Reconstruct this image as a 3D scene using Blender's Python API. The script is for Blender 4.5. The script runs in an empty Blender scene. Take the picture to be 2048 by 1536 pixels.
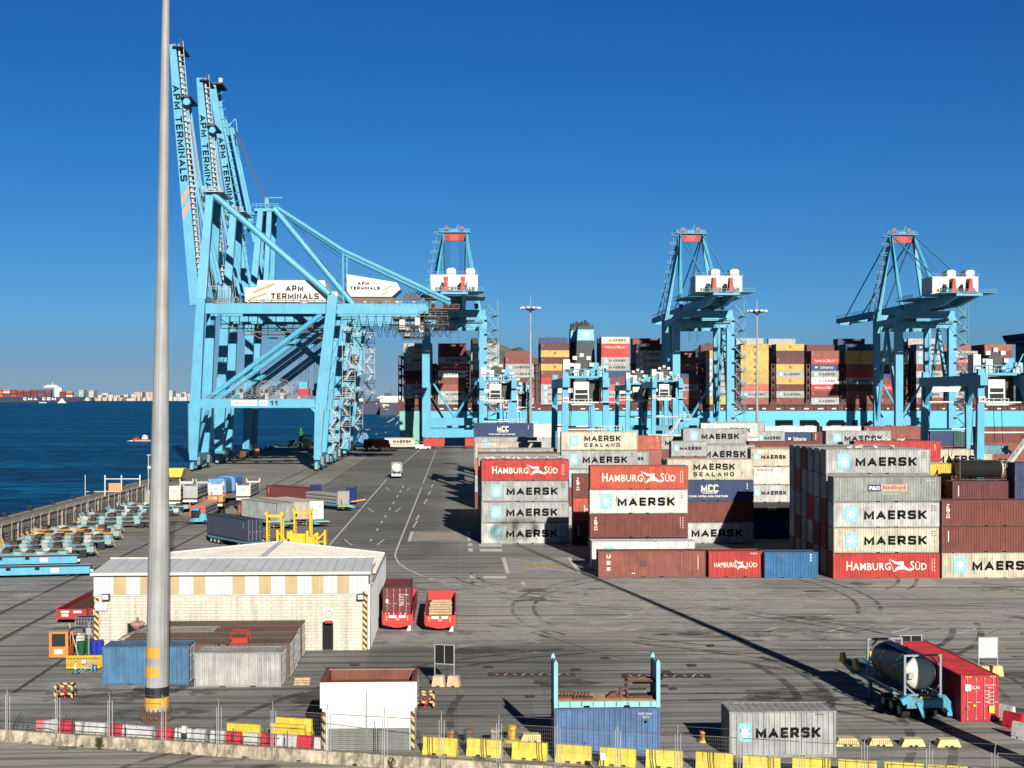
import bpy, math, random
from mathutils import Vector, Matrix
RN = random.Random(11)
SC = bpy.context.scene
COL = SC.collection
PI = math.pi
# ---------------------------------------------------------------- camera
F = 2730.0; YAW = math.radians(2.33); SA, CA = math.sin(YAW), math.cos(YAW); CH = 20.2; HZ = 797.0
cam_d = bpy.data.cameras.new('camera'); cam = bpy.data.objects.new('camera', cam_d); COL.objects.link(cam)
cam.location = (0, 0, CH); cam.rotation_euler = (PI/2, 0, -YAW)
cam_d.sensor_width = 36; cam_d.lens = 36*F/2048; cam_d.shift_y = 29/2048
cam_d.clip_start = 1; cam_d.clip_end = 60000
SC.camera = cam
# ---------------------------------------------------------------- light
SUN_EL = math.radians(23.0); SUN_AZ = (0.2062, -1.009)
w = bpy.data.worlds.new('World'); SC.world = w; w.use_nodes = True
nt = w.node_tree; nt.nodes.clear()
sky = nt.nodes.new('ShaderNodeTexSky'); sky.sky_type = 'NISHITA'; sky.sun_disc = False
sky.sun_elevation = SUN_EL; sky.sun_rotation = math.atan2(SUN_AZ[0], SUN_AZ[1])
sky.altitude = 0; sky.air_density = 1.0; sky.dust_density = 0.2; sky.ozone_density = 3.0
bg = nt.nodes.new('ShaderNodeBackground'); bg.inputs[1].default_value = 0.050
wo = nt.nodes.new('ShaderNodeOutputWorld')
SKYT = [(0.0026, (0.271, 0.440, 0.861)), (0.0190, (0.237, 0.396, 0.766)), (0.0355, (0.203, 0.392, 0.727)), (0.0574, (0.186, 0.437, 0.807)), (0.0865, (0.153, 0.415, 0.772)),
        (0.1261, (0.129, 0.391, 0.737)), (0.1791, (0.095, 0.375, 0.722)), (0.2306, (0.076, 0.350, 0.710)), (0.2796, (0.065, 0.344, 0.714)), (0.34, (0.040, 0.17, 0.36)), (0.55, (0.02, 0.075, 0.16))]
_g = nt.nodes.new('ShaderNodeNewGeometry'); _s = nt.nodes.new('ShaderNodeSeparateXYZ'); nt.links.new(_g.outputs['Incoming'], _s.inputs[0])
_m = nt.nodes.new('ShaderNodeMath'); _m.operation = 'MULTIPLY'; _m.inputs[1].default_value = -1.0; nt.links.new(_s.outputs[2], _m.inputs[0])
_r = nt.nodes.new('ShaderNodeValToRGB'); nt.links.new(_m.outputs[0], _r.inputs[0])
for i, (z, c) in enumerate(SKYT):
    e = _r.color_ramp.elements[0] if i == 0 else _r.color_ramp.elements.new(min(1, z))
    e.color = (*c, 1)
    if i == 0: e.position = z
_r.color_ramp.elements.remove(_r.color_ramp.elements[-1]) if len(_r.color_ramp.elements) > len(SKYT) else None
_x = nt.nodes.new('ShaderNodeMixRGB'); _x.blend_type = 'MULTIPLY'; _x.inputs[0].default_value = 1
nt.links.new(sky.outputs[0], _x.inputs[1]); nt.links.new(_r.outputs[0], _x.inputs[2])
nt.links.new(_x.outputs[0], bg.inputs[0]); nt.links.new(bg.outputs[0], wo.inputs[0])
sd = bpy.data.lights.new('sun', 'SUN'); sd.energy = 5.0; sd.angle = math.radians(0.5); sd.color = (1.0, 0.93, 0.82)
so = bpy.data.objects.new('sun', sd); COL.objects.link(so)
_a = Vector((SUN_AZ[0], SUN_AZ[1], 0)).normalized()*math.cos(SUN_EL); _a.z = math.sin(SUN_EL)
so.rotation_euler = (-_a).to_track_quat('-Z', 'Y').to_euler(); so.location = (60, -60, 80)
SC.view_settings.view_transform = 'Standard'; SC.view_settings.look = 'None'; SC.view_settings.exposure = 1.0; SC.view_settings.gamma = 1
try:
    SC.cycles.max_bounces = 5; SC.cycles.diffuse_bounces = 2; SC.cycles.glossy_bounces = 2; SC.cycles.use_denoising = True
except Exception: pass
# ---------------------------------------------------------------- picture -> place
def at(px, D, py=None):
    "point seen at px (2048 wide picture) at camera depth D"
    l = (px-1024)/F*D
    x, y = D*SA+l*CA, D*CA-l*SA
    return Vector((x, y, CH+(HZ-py)*D/F if py is not None else 0))
def gnd(px, py, z=0.0):
    D = F*(CH-z)/(py-HZ); p = at(px, D); p.z = z; return p
def onY(px, Y, py=None):
    u = (px-1024)/F; X = Y*(SA+u*CA)/(CA-u*SA); D = X*SA+Y*CA
    return Vector((X, Y, CH+(HZ-py)*D/F if py is not None else 0))
def onX(px, X, py=None):
    u = (px-1024)/F; Y = X*(CA-u*SA)/(SA+u*CA); D = X*SA+Y*CA
    return Vector((X, Y, CH+(HZ-py)*D/F if py is not None else 0))
# ---------------------------------------------------------------- materials
MT = {}; ALB = 0.66   # overall paint reflectance
def _nodes(name):
    m = bpy.data.materials.new(name); m.use_nodes = True; t = m.node_tree
    return m, t, t.nodes['Principled BSDF']
def paint(name, col=None, rough=0.55, var=0.22, scale=0.35, rust=0.0, metal=0.0, bump=0.0, rustcol=(0.11, 0.045, 0.018), spec=0.35, streak=True, fade=0.0):
    "weathered paint; col None takes the object's own colour"
    m, t, b = _nodes(name); L = t.links.new
    tc = t.nodes.new('ShaderNodeTexCoord'); oi = t.nodes.new('ShaderNodeObjectInfo')
    mul = t.nodes.new('ShaderNodeVectorMath'); mul.operation = 'SCALE'; mul.inputs[0].default_value = (37, 53, 71)
    L(oi.outputs['Random'], mul.inputs['Scale'])
    add = t.nodes.new('ShaderNodeVectorMath'); add.operation = 'ADD'; L(tc.outputs['Object'], add.inputs[0]); L(mul.outputs[0], add.inputs[1])
    n1 = t.nodes.new('ShaderNodeTexNoise'); n1.inputs['Scale'].default_value = scale; n1.inputs['Detail'].default_value = 6; n1.inputs['Roughness'].default_value = 0.65
    L(add.outputs[0], n1.inputs['Vector'])
    mp = t.nodes.new('ShaderNodeMapping'); mp.inputs['Scale'].default_value = (2.2, 2.2, 0.22); L(add.outputs[0], mp.inputs['Vector'])
    n2 = t.nodes.new('ShaderNodeTexNoise'); n2.inputs['Scale'].default_value = 1.6; n2.inputs['Detail'].default_value = 5; L(mp.outputs[0], n2.inputs['Vector'])
    r1 = t.nodes.new('ShaderNodeMapRange'); r1.inputs[1].default_value = 0.3; r1.inputs[2].default_value = 0.7
    r1.inputs[3].default_value = (1-var)*ALB; r1.inputs[4].default_value = (1+var*0.45)*ALB; L(n1.outputs[0], r1.inputs[0])
    r2 = t.nodes.new('ShaderNodeMapRange'); r2.inputs[1].default_value = 0.35; r2.inputs[2].default_value = 0.6
    r2.inputs[3].default_value = 1-var*0.8 if streak else 1; r2.inputs[4].default_value = 1; L(n2.outputs[0], r2.inputs[0])
    mm = t.nodes.new('ShaderNodeMath'); mm.operation = 'MULTIPLY'; L(r1.outputs[0], mm.inputs[0]); L(r2.outputs[0], mm.inputs[1])
    vs = t.nodes.new('ShaderNodeVectorMath'); vs.operation = 'SCALE'; L(mm.outputs[0], vs.inputs['Scale'])
    if col is None: L(oi.outputs['Color'], vs.inputs[0])
    else: vs.inputs[0].default_value = col[:3]
    out = vs.outputs[0]
    if rust > 0:
        n3 = t.nodes.new('ShaderNodeTexNoise'); n3.inputs['Scale'].default_value = 0.9; n3.inputs['Detail'].default_value = 9; n3.inputs['Roughness'].default_value = 0.75
        mp3 = t.nodes.new('ShaderNodeMapping'); mp3.inputs['Scale'].default_value = (1.5, 1.5, 0.6); L(add.outputs[0], mp3.inputs['Vector']); L(mp3.outputs[0], n3.inputs['Vector'])
        r3 = t.nodes.new('ShaderNodeMapRange'); r3.inputs[1].default_value = 0.70-rust*0.22; r3.inputs[2].default_value = 0.76-rust*0.18
        L(n3.outputs[0], r3.inputs[0])
        mx = t.nodes.new('ShaderNodeMixRGB'); mx.inputs['Color2'].default_value = (*rustcol, 1); L(r3.outputs[0], mx.inputs['Fac']); L(out, mx.inputs['Color1'])
        out = mx.outputs[0]
    L(out, b.inputs['Base Color'])
    b.inputs['Roughness'].default_value = rough; b.inputs['Metallic'].default_value = metal
    b.inputs['Specular IOR Level'].default_value = spec
    if bump > 0:
        bp = t.nodes.new('ShaderNodeBump'); bp.inputs['Strength'].default_value = bump; bp.inputs['Distance'].default_value = 0.05
        L(n1.outputs[0], bp.inputs['Height']); L(bp.outputs[0], b.inputs['Normal'])
    MT[name] = m; return m
paint('box_paint', None, 0.6, 0.34, 0.7, rust=0.42)
paint('box_frame', None, 0.6, 0.25, 0.8, rust=0.6)
paint('box_roof', None, 0.7, 0.35, 0.5, rust=0.5)
paint('rusty_paint', None, 0.8, 0.4, 0.9, rust=0.95)
paint('any_paint', None, 0.5, 0.14, 0.5, rust=0.12)
paint('plastic', None, 0.5, 0.28, 1.6, rust=.12, rustcol=(.12, .10, .07))
paint('black_letter', (0.008, 0.009, 0.011), 0.8, 0.1, 1, spec=0.05)
paint('white_letter', (0.78, 0.77, 0.72), 0.6, 0.12, 1)
paint('cream_letter', (0.8, 0.76, 0.64), 0.6, 0.12, 1)
paint('star_blue', (0.22, 0.56, 0.68), 0.6, 0.15, 1)
paint('crane_blue', (0.088, 0.385, 0.57), 0.5, 0.16, 0.22, rust=0.16)
paint('crane_blue_dull', (0.12, 0.31, 0.39), 0.6, 0.3, 0.5, rust=0.4)
paint('crane_orange', (0.80, 0.28, 0.14), 0.5, 0.1, 0.5)
paint('house_white', (0.70, 0.69, 0.64), 0.5, 0.16, 0.3)
paint('crane_red', (0.42, 0.025, 0.018), 0.5, 0.15, 0.8, rust=0.2)
paint('galv', (0.44, 0.45, 0.45), 0.5, 0.2, 1.5, metal=0.3)
paint('pole_grey', (0.335, 0.345, 0.345), 0.55, 0.2, 0.45, metal=0.0)
paint('dark_metal', (0.035, 0.038, 0.042), 0.55, 0.3, 1.0)
paint('rail_steel', (0.16, 0.12, 0.09), 0.6, 0.3, 2.0)
paint('rubber', (0.018, 0.018, 0.019), 0.85, 0.2, 2)
paint('black', (0.006, 0.006, 0.007), 0.9, 0.1, 1)
paint('tank_frame', (0.24, 0.29, 0.33), 0.5, 0.2, 1.0)
paint('beacon_green', (0.01, 0.16, 0.06), 0.5, 0.15, 1.0)
paint('deep_navy_hull', (0.012, 0.025, 0.075), 0.5, 0.15, 0.05)
paint('rock', (0.10, 0.09, 0.08), 0.9, 0.4, 0.5)
paint('wall_brown', (0.40, 0.36, 0.30), 0.9, 0.3, 0.4, bump=0.1)
paint('crane_grey', (0.16, 0.22, 0.23), 0.6, 0.25, 1.0)
paint('chassis_brown', (0.085, 0.045, 0.032), 0.8, 0.4, 1.5)
paint('glass_dark', (0.02, 0.03, 0.035), 0.12, 0.05, 1, spec=0.6)
paint('rust_steel', (0.13, 0.055, 0.03), 0.8, 0.4, 1.5)
paint('concrete', (0.37, 0.35, 0.31), 0.9, 0.3, 0.8, rust=0.1, rustcol=(0.16, 0.12, 0.08), bump=0.2)
paint('concrete_pink', (0.62, 0.45, 0.30), 0.85, 0.15, 1.2, bump=0.1)
paint('wood', (0.55, 0.42, 0.24), 0.8, 0.3, 2.5)
paint('yellow', (0.80, 0.50, 0.03), 0.5, 0.15, 0.9, rust=0.15)
paint('yellow_plastic', (0.82, 0.62, 0.06), 0.5, 0.14, 1.4)
paint('hull_red', (0.085, 0.018, 0.014), 0.6, 0.25, 0.2)
paint('ship_blue', (0.075, 0.43, 0.64), 0.45, 0.06, 0.05, streak=False)
paint('ship_green', (0.19, 0.47, 0.42), 0.6, 0.2, 0.1)
paint('funnel_black', (0.035, 0.055, 0.065), 0.6, 0.3, 0.2)
def stripes(name, c1, c2, freq, ax=(1, 0, 1)):
    m, t, b = _nodes(name); L = t.links.new
    tc = t.nodes.new('ShaderNodeTexCoord'); d = t.nodes.new('ShaderNodeVectorMath'); d.operation = 'DOT_PRODUCT'; d.inputs[1].default_value = ax
    L(tc.outputs['Object'], d.inputs[0]); k = t.nodes.new('ShaderNodeMath'); k.operation = 'MULTIPLY'; k.inputs[1].default_value = freq; L(d.outputs['Value'], k.inputs[0])
    fr = t.nodes.new('ShaderNodeMath'); fr.operation = 'FRACT'; L(k.outputs[0], fr.inputs[0])
    g = t.nodes.new('ShaderNodeMath'); g.operation = 'GREATER_THAN'; g.inputs[1].default_value = 0.5; L(fr.outputs[0], g.inputs[0])
    mx = t.nodes.new('ShaderNodeMixRGB'); mx.inputs['Color1'].default_value = (*c1, 1); mx.inputs['Color2'].default_value = (*c2, 1); L(g.outputs[0], mx.inputs['Fac'])
    L(mx.outputs[0], b.inputs['Base Color']); b.inputs['Roughness'].default_value = 0.6
    MT[name] = m; return m
stripes('hazard', (0.012, 0.012, 0.012), (0.50, 0.29, 0.09), 2.0)
# ---------------------------------------------------------------- mesh builder
class MB:
    def __init__(s): s.v = []; s.f = []; s.m = []
    def poly(s, pts, mi=0):
        n = len(s.v); s.v += [tuple(p) for p in pts]; s.f.append(tuple(range(n, n+len(pts)))); s.m.append(mi); return s
    def hexa(s, b, t, mi=0):
        "b,t: 4 bottom and 4 top points, counter-clockwise from above"
        n = len(s.v); s.v += [tuple(p) for p in b]+[tuple(p) for p in t]
        for q in ((3, 2, 1, 0), (4, 5, 6, 7), (0, 1, 5, 4), (1, 2, 6, 5), (2, 3, 7, 6), (3, 0, 4, 7)):
            s.f.append(tuple(n+i for i in q)); s.m.append(mi)
        return s
    def box(s, x0, x1, y0, y1, z0, z1, mi=0):
        if x0 > x1: x0, x1 = x1, x0
        if y0 > y1: y0, y1 = y1, y0
        if z0 > z1: z0, z1 = z1, z0
        return s.hexa([(x0, y0, z0), (x1, y0, z0), (x1, y1, z0), (x0, y1, z0)], [(x0, y0, z1), (x1, y0, z1), (x1, y1, z1), (x0, y1, z1)], mi)
    def beam(s, p, q, w, h=None, mi=0, w2=None, h2=None):
        p, q = Vector(p), Vector(q); h = w if h is None else h; w2 = w if w2 is None else w2; h2 = h if h2 is None else h2
        d = (q-p).normalized(); up = Vector((0, 0, 1)) if abs(d.z) < 0.9 else Vector((0, 1, 0))
        a = d.cross(up).normalized(); b = a.cross(d).normalized()
        def ring(c, w, h): return [c-a*w/2-b*h/2, c+a*w/2-b*h/2, c+a*w/2+b*h/2, c-a*w/2+b*h/2]
        r0, r1 = ring(p, w, h), ring(q, w2, h2)
        n = len(s.v); s.v += [tuple(x) for x in r0+r1]
        for k in ((0, 1, 2, 3), (7, 6, 5, 4), (0, 4, 5, 1), (1, 5, 6, 2), (2, 6, 7, 3), (3, 7, 4, 0)):
            s.f.append(tuple(n+i for i in k)); s.m.append(mi)
        return s
    def tube(s, p, q, r, r2=None, n=8, mi=0, caps=True):
        p, q = Vector(p), Vector(q); r2 = r if r2 is None else r2
        d = (q-p).normalized(); up = Vector((0, 0, 1)) if abs(d.z) < 0.9 else Vector((1, 0, 0))
        a = d.cross(up).normalized(); b = a.cross(d).normalized(); k = len(s.v)
        for c, rr in ((p, r), (q, r2)):
            for i in range(n):
                t = 2*PI*i/n; s.v.append(tuple(c+a*math.cos(t)*rr+b*math.sin(t)*rr))
        for i in range(n):
            j = (i+1) % n; s.f.append((k+i, k+n+i, k+n+j, k+j)); s.m.append(mi)
        if caps:
            s.f.append(tuple(k+i for i in range(n))); s.m.append(mi); s.f.append(tuple(k+n+i for i in reversed(range(n)))); s.m.append(mi)
        return s
    def lathe(s, prof, cx=0, cy=0, n=16, mi=0, axis='z'):
        k = len(s.v)
        for r, z in prof:
            for i in range(n):
                t = 2*PI*i/n
                if axis == 'z': s.v.append((cx+r*math.cos(t), cy+r*math.sin(t), z))
                elif axis == 'y': s.v.append((cx+r*math.cos(t), z, cy+r*math.sin(t)))
                else: s.v.append((z, cx+r*math.cos(t), cy+r*math.sin(t)))
        for j in range(len(prof)-1):
            for i in range(n):
                i2 = (i+1) % n; s.f.append((k+j*n+i, k+j*n+i2, k+(j+1)*n+i2, k+(j+1)*n+i)); s.m.append(mi)
        s.f.append(tuple(k+i for i in reversed(range(n)))); s.m.append(mi)
        s.f.append(tuple(k+(len(prof)-1)*n+i for i in range(n))); s.m.append(mi)
        return s
    def prism(s, pts, lo, hi, axis='y', mi=0):
        "polygon pts in the other two axes, extruded between lo and hi"
        def P(u, v, w): return (u, w, v) if axis == 'y' else ((w, u, v) if axis == 'x' else (u, v, w))
        n = len(pts); k = len(s.v)
        s.v += [P(u, v, lo) for u, v in pts]+[P(u, v, hi) for u, v in pts]
        s.f.append(tuple(k+i for i in range(n))); s.m.append(mi); s.f.append(tuple(k+n+i for i in reversed(range(n)))); s.m.append(mi)
        for i in range(n):
            j = (i+1) % n; s.f.append((k+i, k+n+i, k+n+j, k+j)); s.m.append(mi)
        return s
    def path(s, pts, r, n=5, mi=0):
        for a, b in zip(pts[:-1], pts[1:]): s.tube(a, b, r, n=n, mi=mi)
        return s
    def rails(s, pts, h=1.1, r=0.035, step=2.0, mi=0):
        "hand rail along a polyline"
        for a, b in zip(pts[:-1], pts[1:]):
            a, b = Vector(a), Vector(b); L = (b-a).length; n = max(1, int(L/step)); up = Vector((0, 0, 1))
            s.beam(a+up*h, b+up*h, r*2, mi=mi); s.beam(a+up*h*.5, b+up*h*.5, r*1.5, mi=mi)
            for i in range(n+1): c = a.lerp(b, i/n); s.beam(c, c+up*h, r*1.8, mi=mi)
        return s
    def add(s, o, M=None, mi=None):
        k = len(s.v)
        s.v += [tuple(M @ Vector(p)) if M else p for p in o.v]
        s.f += [tuple(k+i for i in f) for f in o.f]; s.m += (o.m if mi is None else [mi]*len(o.m)); return s
    def mesh(s, name, mats, smooth=False):
        me = bpy.data.meshes.new(name); me.from_pydata(s.v, [], s.f)
        for m in mats: me.materials.append(MT[m] if isinstance(m, str) else m)
        me.polygons.foreach_set('material_index', s.m)
        if smooth: me.polygons.foreach_set('use_smooth', [True]*len(s.f))
        me.update(); return me
    def build(s, name, mats, parent=None, smooth=False, color=None):
        if isinstance(mats, str): mats = [mats]
        o = bpy.data.objects.new(name, s.mesh(name, mats, smooth)); COL.objects.link(o)
        if parent: o.parent = parent
        if color: o.color = (*color, 1)
        return o
def tag(o, label=None, cat=None, group=None, kind=None):
    if label: o['label'] = label
    if cat: o['category'] = cat
    if group: o['group'] = group
    if kind: o['kind'] = kind
    return o
def thing(name, label, cat, loc=(0, 0, 0), rz=0.0, group=None):
    o = bpy.data.objects.new(name, None); COL.objects.link(o); o.empty_display_size = 0.5
    o.location = loc; o.rotation_euler = (0, 0, rz); return tag(o, label, cat, group)
def recolor(o, c):
    o.color = (*c, 1)
def clone(src, loc=None, rz=None, label=None, parent=None, color=None, sc=None):
    c = src.copy(); COL.objects.link(c)
    if parent is not None: c.parent = parent
    if loc is not None: c.location = loc
    if rz is not None: c.rotation_euler = (0, 0, rz)
    if sc is not None: c.scale = sc
    if label: c['label'] = label
    if color: c.color = (*color, 1)
    for ch in src.children: clone(ch, parent=c, color=color)
    return c
# ---------------------------------------------------------------- text
_TX = {}
def text_geo(s, bold=0.0):
    "flat letters as a builder in the x-z plane, scaled to a 1 x 1 box"
    k = (s, bold)
    if k in _TX: return _TX[k]
    cu = bpy.data.curves.new('t', 'FONT'); cu.body = s; cu.size = 1; cu.offset = bold; cu.resolution_u = 2; cu.space_character = 1.08
    o = bpy.data.objects.new('t', cu); COL.objects.link(o); bpy.context.view_layer.update()
    me = bpy.data.meshes.new_from_object(o.evaluated_get(bpy.context.evaluated_depsgraph_get()))
    vs = [v.co for v in me.vertices]; x0 = min(v.x for v in vs); x1 = max(v.x for v in vs); y0 = min(v.y for v in vs); y1 = max(v.y for v in vs)
    b = MB(); b.v = [((v.x-x0)/(x1-x0), 0, (v.y-y0)/(y1-y0)) for v in vs]; b.f = [tuple(p.vertices) for p in me.polygons]; b.m = [0]*len(b.f)
    bpy.data.objects.remove(o); bpy.data.curves.remove(cu); bpy.data.meshes.remove(me)
    _TX[k] = b; return b
_ST = {
 'A': (1.12, [[(0, 0), (.5, 1), (1, 0)], [(.22, .27), (.78, .27)]]), 'E': (.88, [[(1, 1), (0, 1), (0, 0), (1, 0)], [(0, .51), (.9, .51)]]),
 'M': (1.22, [[(0, 0), (0, 1), (.5, .12), (1, 1), (1, 0)]]), 'R': (.98, [[(0, 0), (0, 1), (.86, 1), (1, .88), (1, .54), (.86, .41), (0, .41)], [(.55, .41), (1, 0)]]),
 'S': (.98, [[(1, .92), (.9, 1), (.12, 1), (0, .9), (0, .62), (.12, .52), (.88, .5), (1, .4), (1, .1), (.88, 0), (.1, 0), (0, .08)]]),
 'K': (.98, [[(0, 0), (0, 1)], [(1, 1), (.12, .42)], [(.38, .58), (1, 0)]]), 'L': (.82, [[(0, 1), (0, 0), (1, 0)]]), 'N': (1.0, [[(0, 0), (0, 1), (1, 0), (1, 1)]]),
 'D': (1.0, [[(0, 0), (0, 1), (.78, 1), (1, .8), (1, .2), (.78, 0), (0, 0)]]), 'P': (.95, [[(0, 0), (0, 1), (.86, 1), (1, .88), (1, .52), (.86, .4), (0, .4)]]),
 'T': (.95, [[(0, 1), (1, 1)], [(.5, 1), (.5, 0)]]), 'I': (.12, [[(.5, 0), (.5, 1)]]), 'C': (.95, [[(1, .92), (.9, 1), (.12, 1), (0, .9), (0, .1), (.12, 0), (.9, 0), (1, .08)]]),
 'G': (.98, [[(1, .78), (1, .9), (.88, 1), (.12, 1), (0, .9), (0, .1), (.12, 0), (.88, 0), (1, .1), (1, .45), (.6, .45)]]), '1': (.4, [[(0, .75), (1, 1), (1, 0)]]),
 '2': (.85, [[(0, .85), (.15, 1), (.85, 1), (1, .85), (1, .62), (0, 0), (1, 0)]]), '7': (.85, [[(0, 1), (1, 1), (.35, 0)]]), '0': (.9, [[(.12, 0), (0, .1), (0, .9), (.12, 1), (.88, 1), (1, .9), (1, .1), (.88, 0), (.1, 0)]]), ' ': (.6, [])}
def strokes(mb, s, x0, x1, z0, z1, th, y=0.0, mi=0, gap=.28, M=None):
    "block capitals drawn as strokes in the x-z plane"
    tot = sum(_ST[c][0] for c in s)+gap*(len(s)-1); k = (x1-x0)/tot; x = x0; t2 = th/2; n = 0
    for c in s:
        wd, paths = _ST[c]; a, b = x+t2, x+wd*k-t2
        if b < a: a = b = x+wd*k/2
        for P in paths:
            n += 1; yy = y-.0015*(n % 3)
            pts = [Vector((a+(b-a)*u, 0, z0+t2+(z1-z0-th)*v)) for u, v in P]
            cl = (pts[0]-pts[-1]).length < th*.6 and len(pts) > 3; L_, R_ = [], []
            for i, p in enumerate(pts):
                d0 = (p-pts[i-1]).normalized() if i else (pts[1]-p).normalized()
                d1 = (pts[i+1]-p).normalized() if i < len(pts)-1 else d0
                nn = Vector((-(d0.z+d1.z), 0, d0.x+d1.x))
                if nn.length < 1e-4: nn = Vector((-d0.z, 0, d0.x))
                nn.normalize(); cs = max(.42, abs(nn.dot(Vector((-d0.z, 0, d0.x)))))
                q = p.copy()
                if i == 0: q -= d0*t2
                if i == len(pts)-1: q += d1*t2
                L_.append(q+nn*t2/cs); R_.append(q-nn*t2/cs)
            k0 = len(mb.v)
            for l, r in zip(L_, R_):
                for v in (l, r):
                    v = Vector((v.x, yy, min(max(v.z, z0), z1))); mb.v.append(tuple(M @ v) if M else tuple(v))
            for i in range(len(pts)-1): mb.f.append((k0+2*i+1, k0+2*i+3, k0+2*i+2, k0+2*i)); mb.m.append(mi)
        x += (wd+gap)*k
    return mb
def put_text(mb, s, x0, x1, z0, z1, y=0.0, mi=0, bold=0.03, M=None):
    T = Matrix.Translation((x0, y, z0)) @ Matrix.Diagonal((x1-x0, 1, z1-z0, 1))
    mb.add(text_geo(s, bold), (M @ T) if M else T, mi); return mb
def star(mb, cx, cz, w, h, y, mi_sq, mi_st):
    mb.prism([(cx-w/2, cz-h/2+.1*h), (cx-w/2+.1*w, cz-h/2), (cx+w/2-.1*w, cz-h/2), (cx+w/2, cz-h/2+.1*h), (cx+w/2, cz+h/2-.1*h), (cx+w/2-.1*w, cz+h/2), (cx-w/2+.1*w, cz+h/2), (cx-w/2, cz+h/2-.1*h)], y, y+0.004, 'y', mi_sq)
    pts = []
    for i in range(14):
        t = PI/2+i*PI/7; r = 0.45 if i % 2 == 0 else 0.17
        pts.append((cx+r*w*math.cos(t), y-0.006, cz+r*h*math.sin(t)))
    for i in range(14): mb.poly([(cx, y-0.006, cz), pts[i], pts[(i+1) % 14]], mi_st)
def flag(mb, x0, x1, z0, z1, y, mi):
    "slanted pennant: thin outline, two white waves"
    def P(u, v): return (x0+(x1-x0)*u, y, z0+(z1-z0)*v)
    A, B, C, D = (0, 1), (.62, .80), (1, .02), (.2, 0)
    for p, q in ((A, B), (B, C), (C, D), (D, A)): mb.beam(P(*p), P(*q), 0.05, 0.004, mi)
    mb.poly([P(.04, .95), P(.22, .66), P(.38, .56), P(.62, .50), P(.62, .80), P(.34, .76)], mi)
    mb.poly([P(.2, 0), P(.3, .32), P(.42, .46), P(.62, .50), P(.8, .28), P(.98, .04), P(.6, .2), P(.4, .18)], mi)
# ---------------------------------------------------------------- shipping containers
CC = dict(grey=(0.40, 0.415, 0.41), lgrey=(0.56, 0.57, 0.56), white=(0.78, 0.77, 0.71), cream=(0.64, 0.59, 0.46), dgrey=(0.27, 0.29, 0.27), red=(0.52, 0.035, 0.03),
          orange=(0.55, 0.085, 0.04), brown=(0.185, 0.042, 0.03), rbrown=(0.29, 0.085, 0.06), maroon=(0.12, 0.022, 0.022), navy=(0.020, 0.05, 0.15), blue=(0.02, 0.15, 0.36),
          mblue=(0.05, 0.19, 0.40), yellow=(0.62, 0.42, 0.10), dyellow=(0.5, 0.33, 0.1), black=(0.02, 0.022, 0.028), green=(0.03, 0.10, 0.08), coral=(0.55, 0.14, 0.09), byellow=(0.72, 0.52, 0.06))
def corr(mb, x0, x1, y, dy, z0, z1, p, axis='x', mi=0):
    "trapezoid corrugated sheet; y is the outer plane, dy inward offset of the grooves"
    n = max(1, round((x1-x0)/p)); q = (x1-x0)/n; pr = []
    for i in range(n):
        a = x0+i*q; pr += [(a, y), (a+q*.42, y), (a+q*.56, y+dy), (a+q*.88, y+dy)]
    pr.append((x1, y)); k = len(mb.v)
    for u, v in pr:
        for z in (z0, z1): mb.v.append((u, v, z) if axis == 'x' else (v, u, z))
    flip = (dy > 0) == (axis == 'x')
    for i in range(len(pr)-1):
        f = (k+2*i, k+2*i+2, k+2*i+3, k+2*i+1); mb.f.append(f if flip else f[::-1]); mb.m.append(mi)
_CM = {}
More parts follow.
